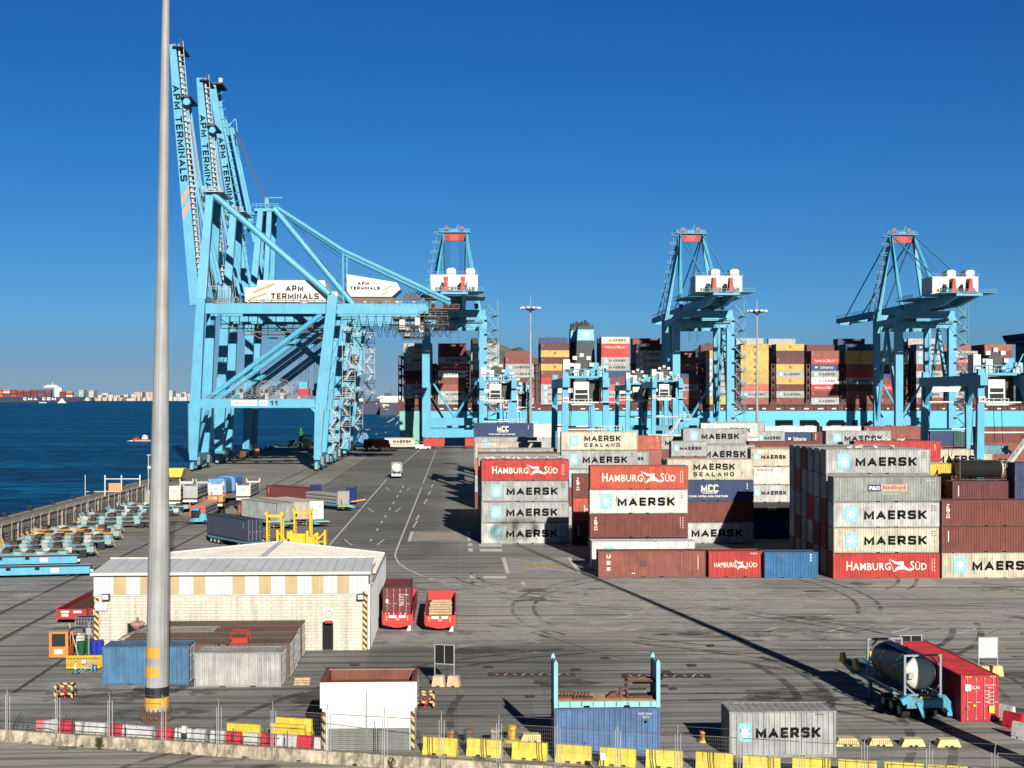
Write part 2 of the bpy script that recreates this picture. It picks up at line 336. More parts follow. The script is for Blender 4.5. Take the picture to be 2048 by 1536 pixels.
def cmesh(L, H):
    k = (L, H)
    if k in _CM: return _CM[k]
    h = L/2; W = 1.22; w = MB()
    corr(w, -h+.12, h-.12, -W+.015, .055, .15, H-.08, .30); corr(w, -h+.12, h-.12, W-.015, -.055, .15, H-.08, .30)
    corr(w, -W+.12, W-.12, -h+.02, .04, .15, H-.1, .25, axis='y')
    w.box(h-.09, h-.05, -W+.1, W-.1, .1, H-.1); w.box(-h+.1, h-.1, -W+.1, W-.1, .12, .18)
    r = MB(); n = int(L/.42); q = (L-.24)/n
    pr = []
    for i in range(n):
        a = -h+.12+i*q; pr += [(a, H-.035), (a+q*.55, H-.035), (a+q*.65, H-.062), (a+q*.9, H-.062)]
    pr.append((h-.12, H-.035)); k0 = len(r.v)
    for u, z in pr: r.v += [(u, -W+.09, z), (u, W-.09, z)]
    for i in range(len(pr)-1): r.f.append((k0+2*i, k0+2*i+2, k0+2*i+3, k0+2*i+1)); r.m.append(0)
    f = MB()
    for sx in (-1, 1):
        for sy in (-1, 1):
            x, y = sx*(h-.075), sy*(W-.075)
            f.box(x-.07, x+.07, y-.07, y+.07, .12, H-.12)
            for z in (.06, H-.06): f.box(x-.09, x+.09, y-.08, y+.08, z-.062, z+.062)
        f.box(sx*(h-.03), sx*(h-.12), -W+.15, W-.15, .02, .16); f.box(sx*(h-.03), sx*(h-.12), -W+.15, W-.15, H-.12, H-.02)
    for sy in (-1, 1):
        y = sy*(W-.055)
        f.box(-h+.15, h-.15, y-.05, y+.05, H-.10, H-.01)
        for a, b in (((-h+.15), -1.25), (-.85, .85), (1.25, h-.15)): f.box(a, b, y-.05, y+.05, .02, .16)
        f.box(-1.25, -.85, y-.03, y+.05, .10, .16); f.box(.85, 1.25, y-.03, y+.05, .10, .16)
    d = MB(); d.box(-.02, .03, -.55, .55, .16, H-.14)
    for z in (.55, 1.15, 1.75, 2.3): d.box(.03, .05, -.5, .5, z-.04, z+.04)
    lr = MB()
    for y in (-.28, .28):
        lr.tube((.09, y, .12), (.09, y, H-.1), .022, n=6)
        for z in (.2, 1.0, 1.9, H-.2): lr.box(.05, .12, y-.05, y+.05, z-.03, z+.03)
        lr.box(.09, .13, y-.02, y+.3, 1.2, 1.25)
    _CM[k] = dict(w=w.mesh('wall_panels', ['box_paint']), r=r.mesh('roof_panel', ['box_roof']), f=f.mesh('frame', ['box_frame']), d=d.mesh('door', ['box_paint']), l=lr.mesh('lock_rod', ['galv'])); return _CM[k]
LET = {}
def split_marks(b, mats):
    "emblem panel, lettering and small serial marks become meshes of their own"
    groups = {'emblem': MB(), 'lettering': MB()}
    maps = {k: {} for k in groups}
    for f, m in zip(b.f, b.m):
        zs = [b.v[i][2] for i in f]; nm = 'emblem' if m in (0, 1, 4, 5, 6) else 'lettering'
        g = groups[nm]; mp = maps[nm]
        for i in f:
            if i not in mp: mp[i] = len(g.v); g.v.append(b.v[i])
        g.f.append(tuple(mp[i] for i in f)); g.m.append(m)
    return [(k, g.mesh(k, mats)) for k, g in groups.items() if g.v]
def letter_mesh(code, L, H):
    "lettering painted on the long side; None when plain"
    k = (code, L, H)
    if k in LET: return LET[k]
    b = MB(); y = -1.222; z = 0; s = L/12.19; x0 = -L/2; me = None
    big = L > 8
    if code == 'M':
        if big:
            star(b, x0+2.05, 1.5, 1.45, 1.75, y, 0, 1); strokes(b, 'MAERSK', x0+3.45, x0+10.55, .93, 1.97, .27, y-.008, 2)
            for i in range(3): put_text(b, ('MSKU', '40 G1', '32')[i], x0+11.1, x0+11.65, 2.4-.25*i, 2.52-.25*i, y-.008, 2, 0)
        else:
            star(b, x0+.88, 1.42, .76, 1.05, y, 0, 1); strokes(b, 'MAERSK', x0+1.5, x0+5.15, 1.12, 1.70, .15, y-.008, 2)
            put_text(b, 'MRKU', x0+4.9, x0+5.4, 2.36, 2.46, y-.008, 2, 0)
    elif code == 'MS':
        star(b, x0+2.0, 1.5, 1.4, 1.6, y, 0, 1); strokes(b, 'MAERSK', x0+3.7, x0+9.5, 1.42, 2.3, .21, y-.008, 2); strokes(b, 'SEALAND', x0+3.7, x0+9.4, .52, 1.1, .125, y-.008, 2, gap=.6)
    elif code == 'H':
        if big:
            put_text(b, 'H', x0+1.5, x0+2.15, .95, 2.0, y, 3, .01); put_text(b, 'AMBURG', x0+2.25, x0+6.5, .95, 1.8, y, 3, .01)
            flag(b, x0+6.35, x0+9.0, .75, 2.25, y, 3); put_text(b, 'S', x0+8.75, x0+9.2, .95, 2.0, y, 3, .01); put_text(b, 'ÜD', x0+9.3, x0+10.6, .95, 1.95, y, 3, .01)
            for i in range(4): b.box(x0+11.45, x0+11.52, y, y+.004, .8+.4*i, 1.05+.4*i, 3)
            b.box(x0+11.2, x0+11.24, y, y+.004, .8, 2.3, 3)
        else:
            put_text(b, 'HAMBURG', x0+.6, x0+3.1, 1.0, 1.5, y, 3, .01); flag(b, x0+2.95, x0+4.45, .8, 1.75, y, 3); put_text(b, 'SÜD', x0+4.25, x0+5.5, 1.0, 1.55, y, 3, .01)
            put_text(b, 'SUDU', x0+4.7, x0+5.5, 2.3, 2.45, y, 3, .0)
    elif code == 'T':
        for i, c in enumerate('TRITON'): put_text(b, c, x0+.5, x0+.9, 2.25-.27*i, 2.46-.27*i, y, 3, .03)
        for i in range(5): b.box(x0+11.5, x0+11.6, y, y+.004, 2.3-.3*i, 2.45-.3*i, 3)
        b.box(x0+11.2, x0+11.24, y, y+.004, 1.2, 2.5, 3)
    elif code == 'C':
        strokes(b, 'MCC', x0+4.8, x0+7.2, 1.25, 2.3, .2, y, 3, gap=.16); b.box(x0+5.0, x0+7.0, y, y+.004, 1.08, 1.17, 3); put_text(b, 'YOUR INTRA ASIA PARTNER', x0+3.0, x0+8.6, .55, .82, y, 3, .03)
        for i in range(3): b.box(x0+11.2, x0+11.35, y, y+.004, 2.3-.3*i, 2.45-.3*i, 3)
    elif code == 'S':
        if big: put_text(b, 'Safmarine', x0+4, x0+9.5, .9, 2.2, y, 3, .01); b.box(x0+1.6, x0+2.8, y, y+.004, 1.2, 1.9, 3)
        else: put_text(b, 'Safmarine', x0+2.0, x0+4.9, 1.0, 1.75, y, 3, .01); b.box(x0+.8, x0+1.4, y, y+.004, 1.2, 1.6, 3)
    elif code == 'P':
        b.box(x0+3.9, x0+5.4, y, y+.004, 1.2, 2.0, 4); b.box(x0+5.41, x0+8.3, y, y+.004, 1.2, 2.0, 5)
        put_text(b, 'P&O', x0+4.05, x0+5.3, 1.38, 1.82, y-.008, 3, .05); put_text(b, 'Nedlloyd', x0+5.6, x0+8.1, 1.3, 1.9, y-.008, 4, .02); put_text(b, 'www.ponl.com', x0+5.5, x0+7.6, .85, 1.0, y-.008, 3, .02)
        put_text(b, 'PONU 15', x0+10.5, x0+11.4, 2.35, 2.5, y, 3, .01)
    elif code == 'U':
        for i, c in enumerate('UES'): put_text(b, c, x0+.95, x0+1.4, 2.1-.68*i, 2.5-.68*i, y, 3, .05)
        b.box(x0+4.7, x0+5.4, y, y+.004, 1.2, 1.9, 6); b.box(x0+11.3, x0+11.36, y, y+.004, .9, 2.4, 3); b.box(x0+3.8, x0+4.15, y, y+.004, .38, .5, 3)
    elif code == 'Y':
        b.box(-.45, .45, y, y+.004, 1.1, 2.05, 2); put_text(b, 'MSC', -.35, .35, 1.4, 1.75, y-.008, 3, .02)
    elif code == 'X':
        put_text(b, 'CAI', -.6, .6, 1.4, 1.9, y, 3, .02)
    elif code == 'ML':
        put_text(b, 'MAERSK LINE', x0+.9, x0+3.2, 2.05, 2.2, y, 2, .02); star(b, x0+.6, 2.12, .25, .3, y, 0, 1)
    elif code == 'Q':
        put_text(b, 'MOBY 201663', x0+4.8, x0+5.6, 2.2, 2.32, y, 3, .0); put_text(b, '22G1', x0+5.05, x0+5.4, 2.02, 2.12, y, 3, .0); b.lathe([(.0, y), (.08, y)], x0+5.2, 1.8, 8, 3, 'y')
    elif code == 'K':
        b.box(x0+.7, x0+.8, y, y+.004, 1.2, 2.4, 3)
    elif code == 'N':
        for i in range(3): b.box(x0+L-.9, x0+L-.75, y, y+.004, 2.25-.28*i, 2.4-.28*i, 3)
    if b.v: me = split_marks(b, ['star_blue', 'white_letter', 'black_letter', 'cream_letter', 'navy_patch', 'salmon_patch', 'dark_patch'])
    LET[k] = me; return me
paint('navy_patch', (0.02, 0.04, 0.16), 0.6, 0.1, 1); paint('salmon_patch', (0.75, 0.33, 0.2), 0.6, 0.1, 1); paint('dark_patch', (0.10, 0.03, 0.025), 0.6, 0.1, 1)
CODES = {  # code: (lettering, colour, colour words)
    'm': ('M', 'grey', 'grey container with dark lettering and pale star badge'), 'ml': ('M', 'lgrey', 'pale grey container with dark lettering and star badge'),
    'mc': ('M', 'cream', 'cream stained container with dark lettering and star badge'), 'mw': ('M', 'white', 'white container with dark lettering and star badge'),
    'ms': ('MS', 'cream', 'rusty cream container with two lines of dark lettering'), 'h': ('H', 'red', 'red container with white lettering and flag emblem'),
    'ho': ('H', 'orange', 'orange red container with cream lettering and flag emblem'), 't': ('T', 'brown', 'brown container with white vertical lettering'),
    'k': ('K', 'brown', 'brown container'), 'kr': ('K', 'rbrown', 'reddish brown container'), 'mr': ('K', 'maroon', 'maroon container'),
    'r': ('N', 'red', 'plain red container'), 'c': ('C', 'navy', 'navy container with white block lettering'), 'n': ('N', 'navy', 'plain navy container'),
    'b': ('N', 'blue', 'plain blue container'), 's': ('S', 'navy', 'navy container with white script lettering'), 'p': ('P', 'dgrey', 'grey green container with navy and orange name panel'),
    'y': ('Y', 'yellow', 'yellow container with dark square badge'), 'yd': ('Y', 'dyellow', 'dull yellow container with dark square badge'), 'by': (None, 'byellow', 'bright yellow plain container'),
    'x': ('X', 'black', 'black container with small grey lettering'), 'g': (None, 'grey', 'plain grey container'), 'w': (None, 'white', 'plain white container'), 'lw': ('ML', 'white', 'white short container with tiny lettering'),
    'u': ('U', 'rbrown', 'faded brown container with white letters at one end'), 'gn': (None, 'green', 'dark green container'), 'co': ('N', 'coral', 'faded coral red container'),
    'my': ('Y', 'maroon', 'maroon container with pale badge'), 'bk': (None, 'black', 'plain black container'), 'dg': (None, 'dgrey', 'plain dull grey container')}
def container(code, L, loc, h=2.9, rz=0.0, label='', group=None, doors=False, color=None, parent=None, letters=True):
    lt, cn, words = CODES[code]; H = 2.9 if L > 8 else 2.6
    c = color or CC[cn]; j = 1+RN.uniform(-.09, .09); c = tuple(min(.9, x*j) for x in c)
    t = thing('shipping_container', label, 'container', loc, rz, group); t.scale = (1, 1, h/H)
    m = cmesh(L, H)
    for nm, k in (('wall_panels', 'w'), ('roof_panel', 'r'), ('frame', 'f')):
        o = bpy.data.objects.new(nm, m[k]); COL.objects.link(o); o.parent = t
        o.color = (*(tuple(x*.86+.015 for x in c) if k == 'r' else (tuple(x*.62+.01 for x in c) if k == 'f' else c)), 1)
    me = letter_mesh(lt, L, H) if (letters and lt) else None
    for nm, q in (me or []): o = bpy.data.objects.new(nm, q); COL.objects.link(o); o.parent = t
    if doors:
        for sy in (-.555, .555):
            o = bpy.data.objects.new('door', m['d']); COL.objects.link(o); o.parent = t; o.location = (L/2-.06, sy, 0); o.color = (*c, 1)
            r = bpy.data.objects.new('lock_rod', m['l']); COL.objects.link(r); r.parent = o
    return t
ORD = ['topmost', 'second from top', 'third from top', 'fourth from top', 'fifth from top', 'sixth from top', 'seventh from top', 'eighth from top', 'lowest']
YG = 'containers stacked in the yard'
LOW = MB(); LPAL = ['maroon', 'brown', 'grey', 'navy', 'rbrown', 'black']
def stack(px0, D, pyt, codes, L=12.19, where='', shift=0.0, n=None, vis=2):
    "a stack whose front face starts at px0 and whose top front edge shows at pyt"
    p = at(px0, D, pyt); n = len(codes); zt = p.z; h = zt/n; out = []
    base = Vector((p.x, p.y, 0)) + Vector((L/2, 1.22, 0))
    for i, cd in enumerate(codes):
        if i >= vis:
            b0 = base+Vector((0, 0, (n-1-i)*h)); LOW.box(b0.x-L/2, b0.x+L/2, b0.y-1.2, b0.y+1.2, b0.z+.01, b0.z+h-.02, {'g': 2, 'm': 2, 'ml': 2, 'mc': 2, 'k': 1, 'n': 3, 'h': 4, 't': 1, 'w': 2}.get(cd, 1)); continue
        sh = RN.uniform(-.04, .04)
        lab = CODES[cd][2].replace(' with dark lettering and', ',').replace(' with white lettering and', ',').replace(' with cream lettering and', ',')
        if n > 1: lab = f"{lab.split(' with ')[0]}, {ORD[i] if i < n-1 else 'lowest'}, {where}"
        else: lab = f"{lab}, {where}"
        out.append(container(cd, L, base+Vector((sh, sh, (n-1-i)*h+.001)), h-.035, 0, ' '.join(lab.split()[:16]), YG))
    return out
# ---- left block, beside the road
stack(963, 189.6, 919, ['h', 'm', 'm', 'ml'], where='in the front stack beside the road', vis=4)
stack(960, 192.6, 917, ['g', 'mc', 'm', 'k'], where='directly behind the front stack beside the road', vis=1)
stack(956, 219, 896, ['m', 'mc', 'g', 'k'], where='third stack in the roadside row')
stack(950, 250, 884, ['mc', 'co', 'm', 'k'], where='fourth stack in the roadside row')
stack(949, 266, 874, ['m', 'g', 'h', 'm'], where='fifth stack in the roadside row', vis=1)
stack(948, 282, 846, ['c', 'm', 'mc', 'k', 'n'], where='sixth and farthest roadside stack')
for i, D in enumerate((198, 203.5, 209)): stack(957, D, 912-i*4, ['g', 'm', 'k', 'n'][i:]+['g', 'm', 'k', 'n'][:i], where=('in the shadow gap, first of three roadside stacks', 'in the shadow gap, second of three roadside stacks', 'in the shadow gap, third of three roadside stacks')[i], vis=1)
stack(1067, 283, 847, ['w', 'm', 'k', 'g', 'n'], 6.06, where='short stack right of the farthest roadside stack', vis=1)
stack(1086, 285.5, 854, ['t', 'k', 'm', 'g', 'k'], where='tall stack behind the rusty two-line lettered box')
stack(1122, 217.5, 863, ['ms', 'm', 'ml', 'k', 'g'], where='stack between the roadside rows and the middle row', vis=3)
stack(1146, 188, 948, ['t', 'ho', 'mr'], where='low stack beside the front roadside stack', vis=3)
stack(1229, 240, 903, ['m', 'k', 'g', 'n'], 6.06, where='short stack right of the rusty two-line lettered box', vis=1)
stack(1258, 250, 871, ['co', 'h', 'k', 'm', 'g'], 3.6 if False else 6.06, where='short stack behind the rusty two-line lettered box', vis=1)
stack(1294, 262, 872, ['m', 'k', 'm', 'h', 'g'], where='stack in the middle of the yard behind the short boxes', vis=1)
# ---- middle
stack(1180, 168.9, 931, ['ho', 'mw', 't', 'n'], where='in the middle front stack', vis=4)
stack(1183, 160.0, 1082, ['mw'], where='on the ground before the middle stack')
stack(1197, 154, 1102, ['u'], where='on the ground in front of the middle stack')
stack(1418, 154, 1102, ['h'], 6.06, where='short one on the ground between brown and blue boxes')
stack(1529, 153.2, 1104, ['b'], 6.06, where='short one on the ground beside the right tower of boxes')
stack(1334, 190, 918, ['ms', 'c', 'k', 'ml'], where='in the stack right behind the middle front stack', vis=4)
stack(1328, 193.2, 917, ['g', 'k', 'm', 'n'], where='one row behind the middle front stacks', vis=1)
stack(1342, 229, 882, ['m', 'k', 'ml', 'g', 'k'], 6.06, where='short stack showing over the middle stack', vis=1)
stack(1368, 232, 890, ['m', 'h', 'g', 'k'], where='stack peeping over the middle stack')
stack(1366, 256, 857, ['m', 'ml', 'k', 'g', 'k'], where='tall stack behind the middle, before the white boxes')
stack(1402, 289, 846, ['mw', 'w', 'k', 'g', 'k'], where='tall white-topped stack in the far middle')
stack(1296, 300, 868, ['w', 'w', 'k', 'g', 'k'], where='far white stack left of the white-topped stack', vis=1)
stack(1420, 302, 843, ['g', 'k', 'w', 'm', 'k'], where='farthest stack behind the white-topped one', vis=1)
stack(1502, 197, 897, ['mc', 'lw', 'ml', 'x', 'n'], 6.06, where='in the short column left of the right tower', vis=5)
stack(1503, 200, 895, ['g', 'k', 'm', 'k', 'g'], 6.06, where='behind the short column left of the right tower', vis=1)
stack(1498, 240, 882, ['k', 'm', 'k', 'g'], where='far row with a maroon roof over the short column', vis=1)
stack(1524, 222, 893, ['co', 'k', 'm', 'g'], where='row with a rusty roof over the short column', vis=1)
stack(1515, 300, 862, ['m', 'k', 'g', 'k'], 6.06, where='small far stack before the ship lettering', vis=1)
stack(1569, 306, 864, ['s', 'r', 'k', 'g'], 6.06, where='small far stack under the ship lettering', vis=1)
stack(1625, 306, 864, ['k', 'm', 'g', 'k'], 6.06, where='small far stack right of the navy script box', vis=1)
stack(1530, 318, 852, ['w', 'w', 'm', 'k', 'g'], where='long white row far under the ship lettering', vis=1)
stack(1645, 318, 852, ['w', 'g', 'm', 'k', 'g'], where='long white row far right under the ship lettering', vis=1)
stack(1652, 252, 861, ['m', 'mc', 'k', 'g', 'm'], where='stack with a slanting shadow behind the right tower')
stack(1729, 290, 852, ['kr', 'k', 'm', 'g', 'k'], where='brown-topped far stack behind the right tower')
# ---- right block
stack(1667, 153, 953, ['p', 'ml', 'mc', 'h'], where='in the front right tower', vis=4)
stack(1884, 153, 1000, ['t', 'k', 'mc'], where='at the right edge beside the right tower', vis=3)
stack(1652, 157, 898, ['m', 'g', 'k', 'r', 'g'], where='second row of the right tower', vis=5)
for i in range(5):
    cs = [['g', 'ml', 'g', 'k', 'g'], ['g', 'g', 'r', 'ml', 'k'], ['k', 'g', 'g', 'g', 'm'], ['g', 'r', 'g', 'k', 'g'], ['g', 'g', 'ml', 'g', 'k']][i]
    D = 160+i*2.95
    stack(913+(1652-913)*157/D, D, 797+101*157/D, cs, where=('third', 'fourth', 'fifth', 'sixth', 'seventh')[i]+' row of the right tower', vis=5 if i < 4 else 3)
stack(1718, 178, 927, ['by', 'r', 'k', 'm'], where='stack behind the right tower with a yellow top', vis=2)
stack(1709, 190, 882, ['r', 'm', 'k', 'g', 'k'], where='tall stack behind the right tower with bird-marked roof')
stack(1905, 172, 962, ['mr', 'k', 'g'], where='shaded stack behind the right edge', vis=2)
stack(2030, 171, 925, ['n', 'n', 'k', 'k'], where='shaded navy stack at the right edge', vis=2)
stack(1860, 262, 862, ['n', 'k', 'g', 'k', 'g'], 6.06, vis=1, where='short stack between crane legs on the right')
stack(1830, 212, 898, ['mc', 'k', 'm', 'g'], where='cream-topped stack behind the yellow box')
stack(1908, 262, 864, ['gn', 'gn', 'm', 'k', 'g'], 6.06, vis=1, where='green short stack between crane legs')
stack(1955, 250, 853, ['k', 'kr', 'm', 'g', 'k'], where='brown stack beyond the right yard crane')
stack(1962, 225, 884, ['kr', 'k', 'm', 'k'], where='reddish brown row under the right yard crane', vis=2)

for c in LPAL: paint('deep_'+c, CC[c], .6, .25, .6, rust=.3)
tag(LOW.build('lower_containers', ['deep_'+c for c in LPAL]), 'lower containers of the inner yard stacks, mostly hidden', 'containers', kind='stuff')
# ---------------------------------------------------------------- ground, water, hills
def ground_mat(name, base, warm, dark=0.5, slabs=True):
    m, t, b = _nodes(name); L = t.links.new
    tc = t.nodes.new('ShaderNodeTexCoord')
    def noise(sc, det, scl=(1, 1, 1), rot=0.0, ro=.6):
        mp = t.nodes.new('ShaderNodeMapping'); mp.inputs['Scale'].default_value = scl; mp.inputs['Rotation'].default_value = (0, 0, rot); L(tc.outputs['Object'], mp.inputs[0])
        n = t.nodes.new('ShaderNodeTexNoise'); n.inputs['Scale'].default_value = sc; n.inputs['Detail'].default_value = det; n.inputs['Roughness'].default_value = ro; L(mp.outputs[0], n.inputs[0]); return n
    def rng(o, a, c, d, e):
        r = t.nodes.new('ShaderNodeMapRange'); r.inputs[1].default_value = a; r.inputs[2].default_value = c; r.inputs[3].default_value = d; r.inputs[4].default_value = e; L(o, r.inputs[0]); return r.outputs[0]
    def mul(a, c):
        k = t.nodes.new('ShaderNodeMath'); k.operation = 'MULTIPLY'; L(a, k.inputs[0]); L(c, k.inputs[1]); return k.outputs[0]
    big = rng(noise(.020, 5).outputs[0], .36, .64, .82, 1.18)
    mid = rng(noise(.10, 7, (1, 1, 1), 0, .60).outputs[0], .32, .68, .89, 1.09)
    s1 = rng(noise(.35, 7, (.35, 1.1, 1), .25, .72).outputs[0], .40, .60, .95, 1.02)
    s3 = rng(noise(.30, 7, (.30, 1.2, 1), -.6, .72).outputs[0], .38, .56, .92, 1.01)
    fine = rng(noise(3, 5, (1, 1, 1), 0, .7).outputs[0], .3, .7, .90, 1.09)
    f = mul(mul(big, mid), mul(mul(s1, s3), fine))
    if slabs and name == 'asphalt':
        # where the yard is laid in pale concrete and where it is patched with dark asphalt
        wn = noise(.06, 5); jit = t.nodes.new('ShaderNodeVectorMath'); jit.operation = 'SCALE'; jit.inputs['Scale'].default_value = 14.0; L(wn.outputs['Color'], jit.inputs[0])
        pj = t.nodes.new('ShaderNodeVectorMath'); L(tc.outputs['Object'], pj.inputs[0]); L(jit.outputs[0], pj.inputs[1]); sx = t.nodes.new('ShaderNodeSeparateXYZ'); L(pj.outputs[0], sx.inputs[0])
        def zone(x0, x1, y0, y1, e, gain):
            a = mul(rng(sx.outputs[0], x0-e+7, x0+e+7, 0, 1), rng(sx.outputs[0], x1-e+7, x1+e+7, 1, 0)); c = mul(rng(sx.outputs[1], y0-e+7, y0+e+7, 0, 1), rng(sx.outputs[1], y1-e+7, y1+e+7, 1, 0))
            return rng(mul(a, c), 0, 1, 1.0, gain)
        for z in ((-4, 90, 112, 156, 3, 1.32), (12, 60, 60, 112, 4, 1.10), (-12, 12, 84, 112, 3, .74), (-31, -2, 172, 600, 2, .66), (-30, -12, 110, 172, 3, .84), (-40, -14, 76, 92, 3, .95), (-75, -32, 60, 170, 3, 1.12), (-4, 12, 150, 200, 3, .92)): f = mul(f, zone(*z))
    vo = t.nodes.new('ShaderNodeTexVoronoi'); vo.inputs['Scale'].default_value = .085; vo.distance = 'CHEBYCHEV'; L(tc.outputs['Object'], vo.inputs[0])
    sp = t.nodes.new('ShaderNodeSeparateColor'); L(vo.outputs['Color'], sp.inputs[0]); f = mul(f, rng(sp.outputs[0], 0, 1, .88, 1.10))
    vo2 = t.nodes.new('ShaderNodeTexVoronoi'); vo2.inputs['Scale'].default_value = .28; L(tc.outputs['Object'], vo2.inputs[0]); f = mul(f, rng(vo2.outputs['Distance'], .03, .16, .62, 1.0))
    if slabs:
        br = t.nodes.new('ShaderNodeTexBrick'); br.inputs['Scale'].default_value = 1; br.inputs['Brick Width'].default_value = 6; br.inputs['Row Height'].default_value = 6; br.offset = 0
        br.inputs['Mortar Size'].default_value = 0.035; br.inputs['Color1'].default_value = (1, 1, 1, 1); br.inputs['Color2'].default_value = (.91, .91, .91, 1); br.inputs['Mortar'].default_value = (.74, .74, .74, 1)
        L(tc.outputs['Object'], br.inputs[0]); f = mul(f, br.outputs[0])
    # long curved tyre marks
    for sc, off in ((.11, 0), (.07, 40), (.16, -70)):
        mp = t.nodes.new('ShaderNodeMapping'); mp.inputs['Location'].default_value = (off, off*.7, 0); L(tc.outputs['Object'], mp.inputs[0])
        wv = t.nodes.new('ShaderNodeTexWave'); wv.wave_type = 'RINGS'; wv.inputs['Scale'].default_value = sc; wv.inputs['Distortion'].default_value = 3.5; wv.inputs['Detail'].default_value = 3; wv.inputs['Detail Scale'].default_value = .25
        L(mp.outputs[0], wv.inputs[0]); f = mul(f, rng(wv.outputs['Fac'], .90, 1.0, 1.0, .60))
    st = rng(noise(.30, 6, (1, 1, 1), .4, .7).outputs[0], .62, .70, 1.0, .50); f = mul(f, st)
    mx = t.nodes.new('ShaderNodeMixRGB'); mx.inputs['Color1'].default_value = (*base, 1); mx.inputs['Color2'].default_value = (*warm, 1)
    L(rng(noise(.05, 4).outputs[0], .42, .6, 0, 1), mx.inputs['Fac'])
    vs = t.nodes.new('ShaderNodeVectorMath'); vs.operation = 'SCALE'; L(mx.outputs[0], vs.inputs[0]); L(f, vs.inputs['Scale'])
    L(vs.outputs[0], b.inputs['Base Color']); b.inputs['Roughness'].default_value = 0.85; b.inputs['Specular IOR Level'].default_value = .3
    bp = t.nodes.new('ShaderNodeBump'); bp.inputs['Strength'].default_value = .04; bp.inputs['Distance'].default_value = .02; L(f, bp.inputs['Height']); L(bp.outputs[0], b.inputs['Normal'])
    MT[name] = m
ground_mat('asphalt', (0.198, 0.200, 0.198), (0.210, 0.203, 0.186))
ground_mat('road', (0.24, 0.23, 0.205), (0.255, 0.24, 0.21), slabs=False)
ground_mat('quay_concrete', (0.215, 0.205, 0.185), (0.23, 0.21, 0.175))
QX = -75.0; QY = 583.0
g = MB(); g.box(QX, 420, 55, QY, -6, 0); tag(g.build('ground', 'asphalt'), 'worn grey concrete and asphalt yard of the port', 'ground', kind='structure')
# pale quay strip under the crane rails and the outer road in front of the fence
g = MB(); g.box(-74.2, -30.5, 205, QY-1, 0.002, 0.006); tag(g.build('quay_apron', 'quay_concrete'), 'paler concrete strip along the quay under the cranes', 'pavement', kind='structure')
a, b2 = gnd(-250, 1470), gnd(2300, 1640); d = (b2-a).normalized(); n_ = Vector((d.y, -d.x, 0))
g = MB(); g.poly([a+Vector((0, 0, .006)), a+n_*30+Vector((0, 0, .006)), b2+n_*30+Vector((0, 0, .006)), b2+Vector((0, 0, .006))][::-1]); tag(g.build('outer_road', 'road'), 'dusty access road outside the fence', 'road', kind='structure')
# water
m, t, b = _nodes('water'); L = t.links.new
b.inputs['Base Color'].default_value = (0.002, 0.022, 0.055, 1); b.inputs['Roughness'].default_value = .40; b.inputs['Specular IOR Level'].default_value = .09
tc = t.nodes.new('ShaderNodeTexCoord'); mp = t.nodes.new('ShaderNodeMapping'); mp.inputs['Scale'].default_value = (.22, .5, 1); L(tc.outputs['Object'], mp.inputs[0])
n1 = t.nodes.new('ShaderNodeTexNoise'); n1.inputs['Scale'].default_value = .55; n1.inputs['Detail'].default_value = 9; n1.inputs['Roughness'].default_value = .68; L(mp.outputs[0], n1.inputs[0])
bp = t.nodes.new('ShaderNodeBump'); bp.inputs['Strength'].default_value = .9; bp.inputs['Distance'].default_value = .9; L(n1.outputs[0], bp.inputs['Height']); L(bp.outputs[0], b.inputs['Normal'])
n2 = t.nodes.new('ShaderNodeTexNoise'); n2.inputs['Scale'].default_value = .012; n2.inputs['Detail'].default_value = 7; mp2 = t.nodes.new('ShaderNodeMapping'); mp2.inputs['Scale'].default_value = (.35, 1.6, 1); L(tc.outputs['Object'], mp2.inputs[0]); L(mp2.outputs[0], n2.inputs[0])
mx = t.nodes.new('ShaderNodeMixRGB'); mx.inputs['Color1'].default_value = (0.0005, 0.019, 0.052, 1); mx.inputs['Color2'].default_value = (0.001, 0.040, 0.088, 1)
r = t.nodes.new('ShaderNodeMapRange'); r.inputs[1].default_value = .38; r.inputs[2].default_value = .62; L(n2.outputs[0], r.inputs[0])
r2 = t.nodes.new('ShaderNodeMapRange'); r2.inputs[1].default_value = .42; r2.inputs[2].default_value = .66; r2.inputs[3].default_value = .45; r2.inputs[4].default_value = 3.4; L(n1.outputs[0], r2.inputs[0])  # ripple glints and dark troughs put into the water colour
vs = t.nodes.new('ShaderNodeVectorMath'); vs.operation = 'SCALE'
L(r.outputs[0], mx.inputs['Fac']); L(mx.outputs[0], vs.inputs[0]); L(r2.outputs[0], vs.inputs['Scale']); L(vs.outputs[0], b.inputs['Base Color']); MT['water'] = m
g = MB(); g.poly([(-40000, -300, -3), (40000, -300, -3), (40000, 45000, -3), (-40000, 45000, -3)]); tag(g.build('water', 'water'), 'deep blue harbour water with small waves', 'water', kind='structure')
# far hill behind the ship
def hill(name, pts, Y, depth, col, label):
    "ridge given as (px, py) outline at distance Y; rounded down to the back"
    g = MB(); R = []
    for px, py in pts: p = onY(px, Y, py); R.append(p)
    rows = 9; k = 0; V = []
    for j in range(rows):
        f = j/(rows-1); prof = math.sin(PI*f)**.8 if f < 1 else 0
        row = []
        for i, p in enumerate(R):
            z = -4+(p.z+4)*prof*(1+.06*math.sin(i*2.1+j*1.7)*(0 if j == rows//2 else 1)); s = p.y/ Y
            yy = Y+(f-.5)*depth; row.append((p.x*(yy/Y)+30*math.sin(i*1.3+j*2.), yy, z))
        V.append(row)
    for row in V: g.v += row
    n = len(R)
    for j in range(rows-1):
        for i in range(n-1): g.f.append((j*n+i, j*n+i+1, (j+1)*n+i+1, (j+1)*n+i)); g.m.append(0)
    return tag(g.build(name, col), label, 'hill', kind='structure')
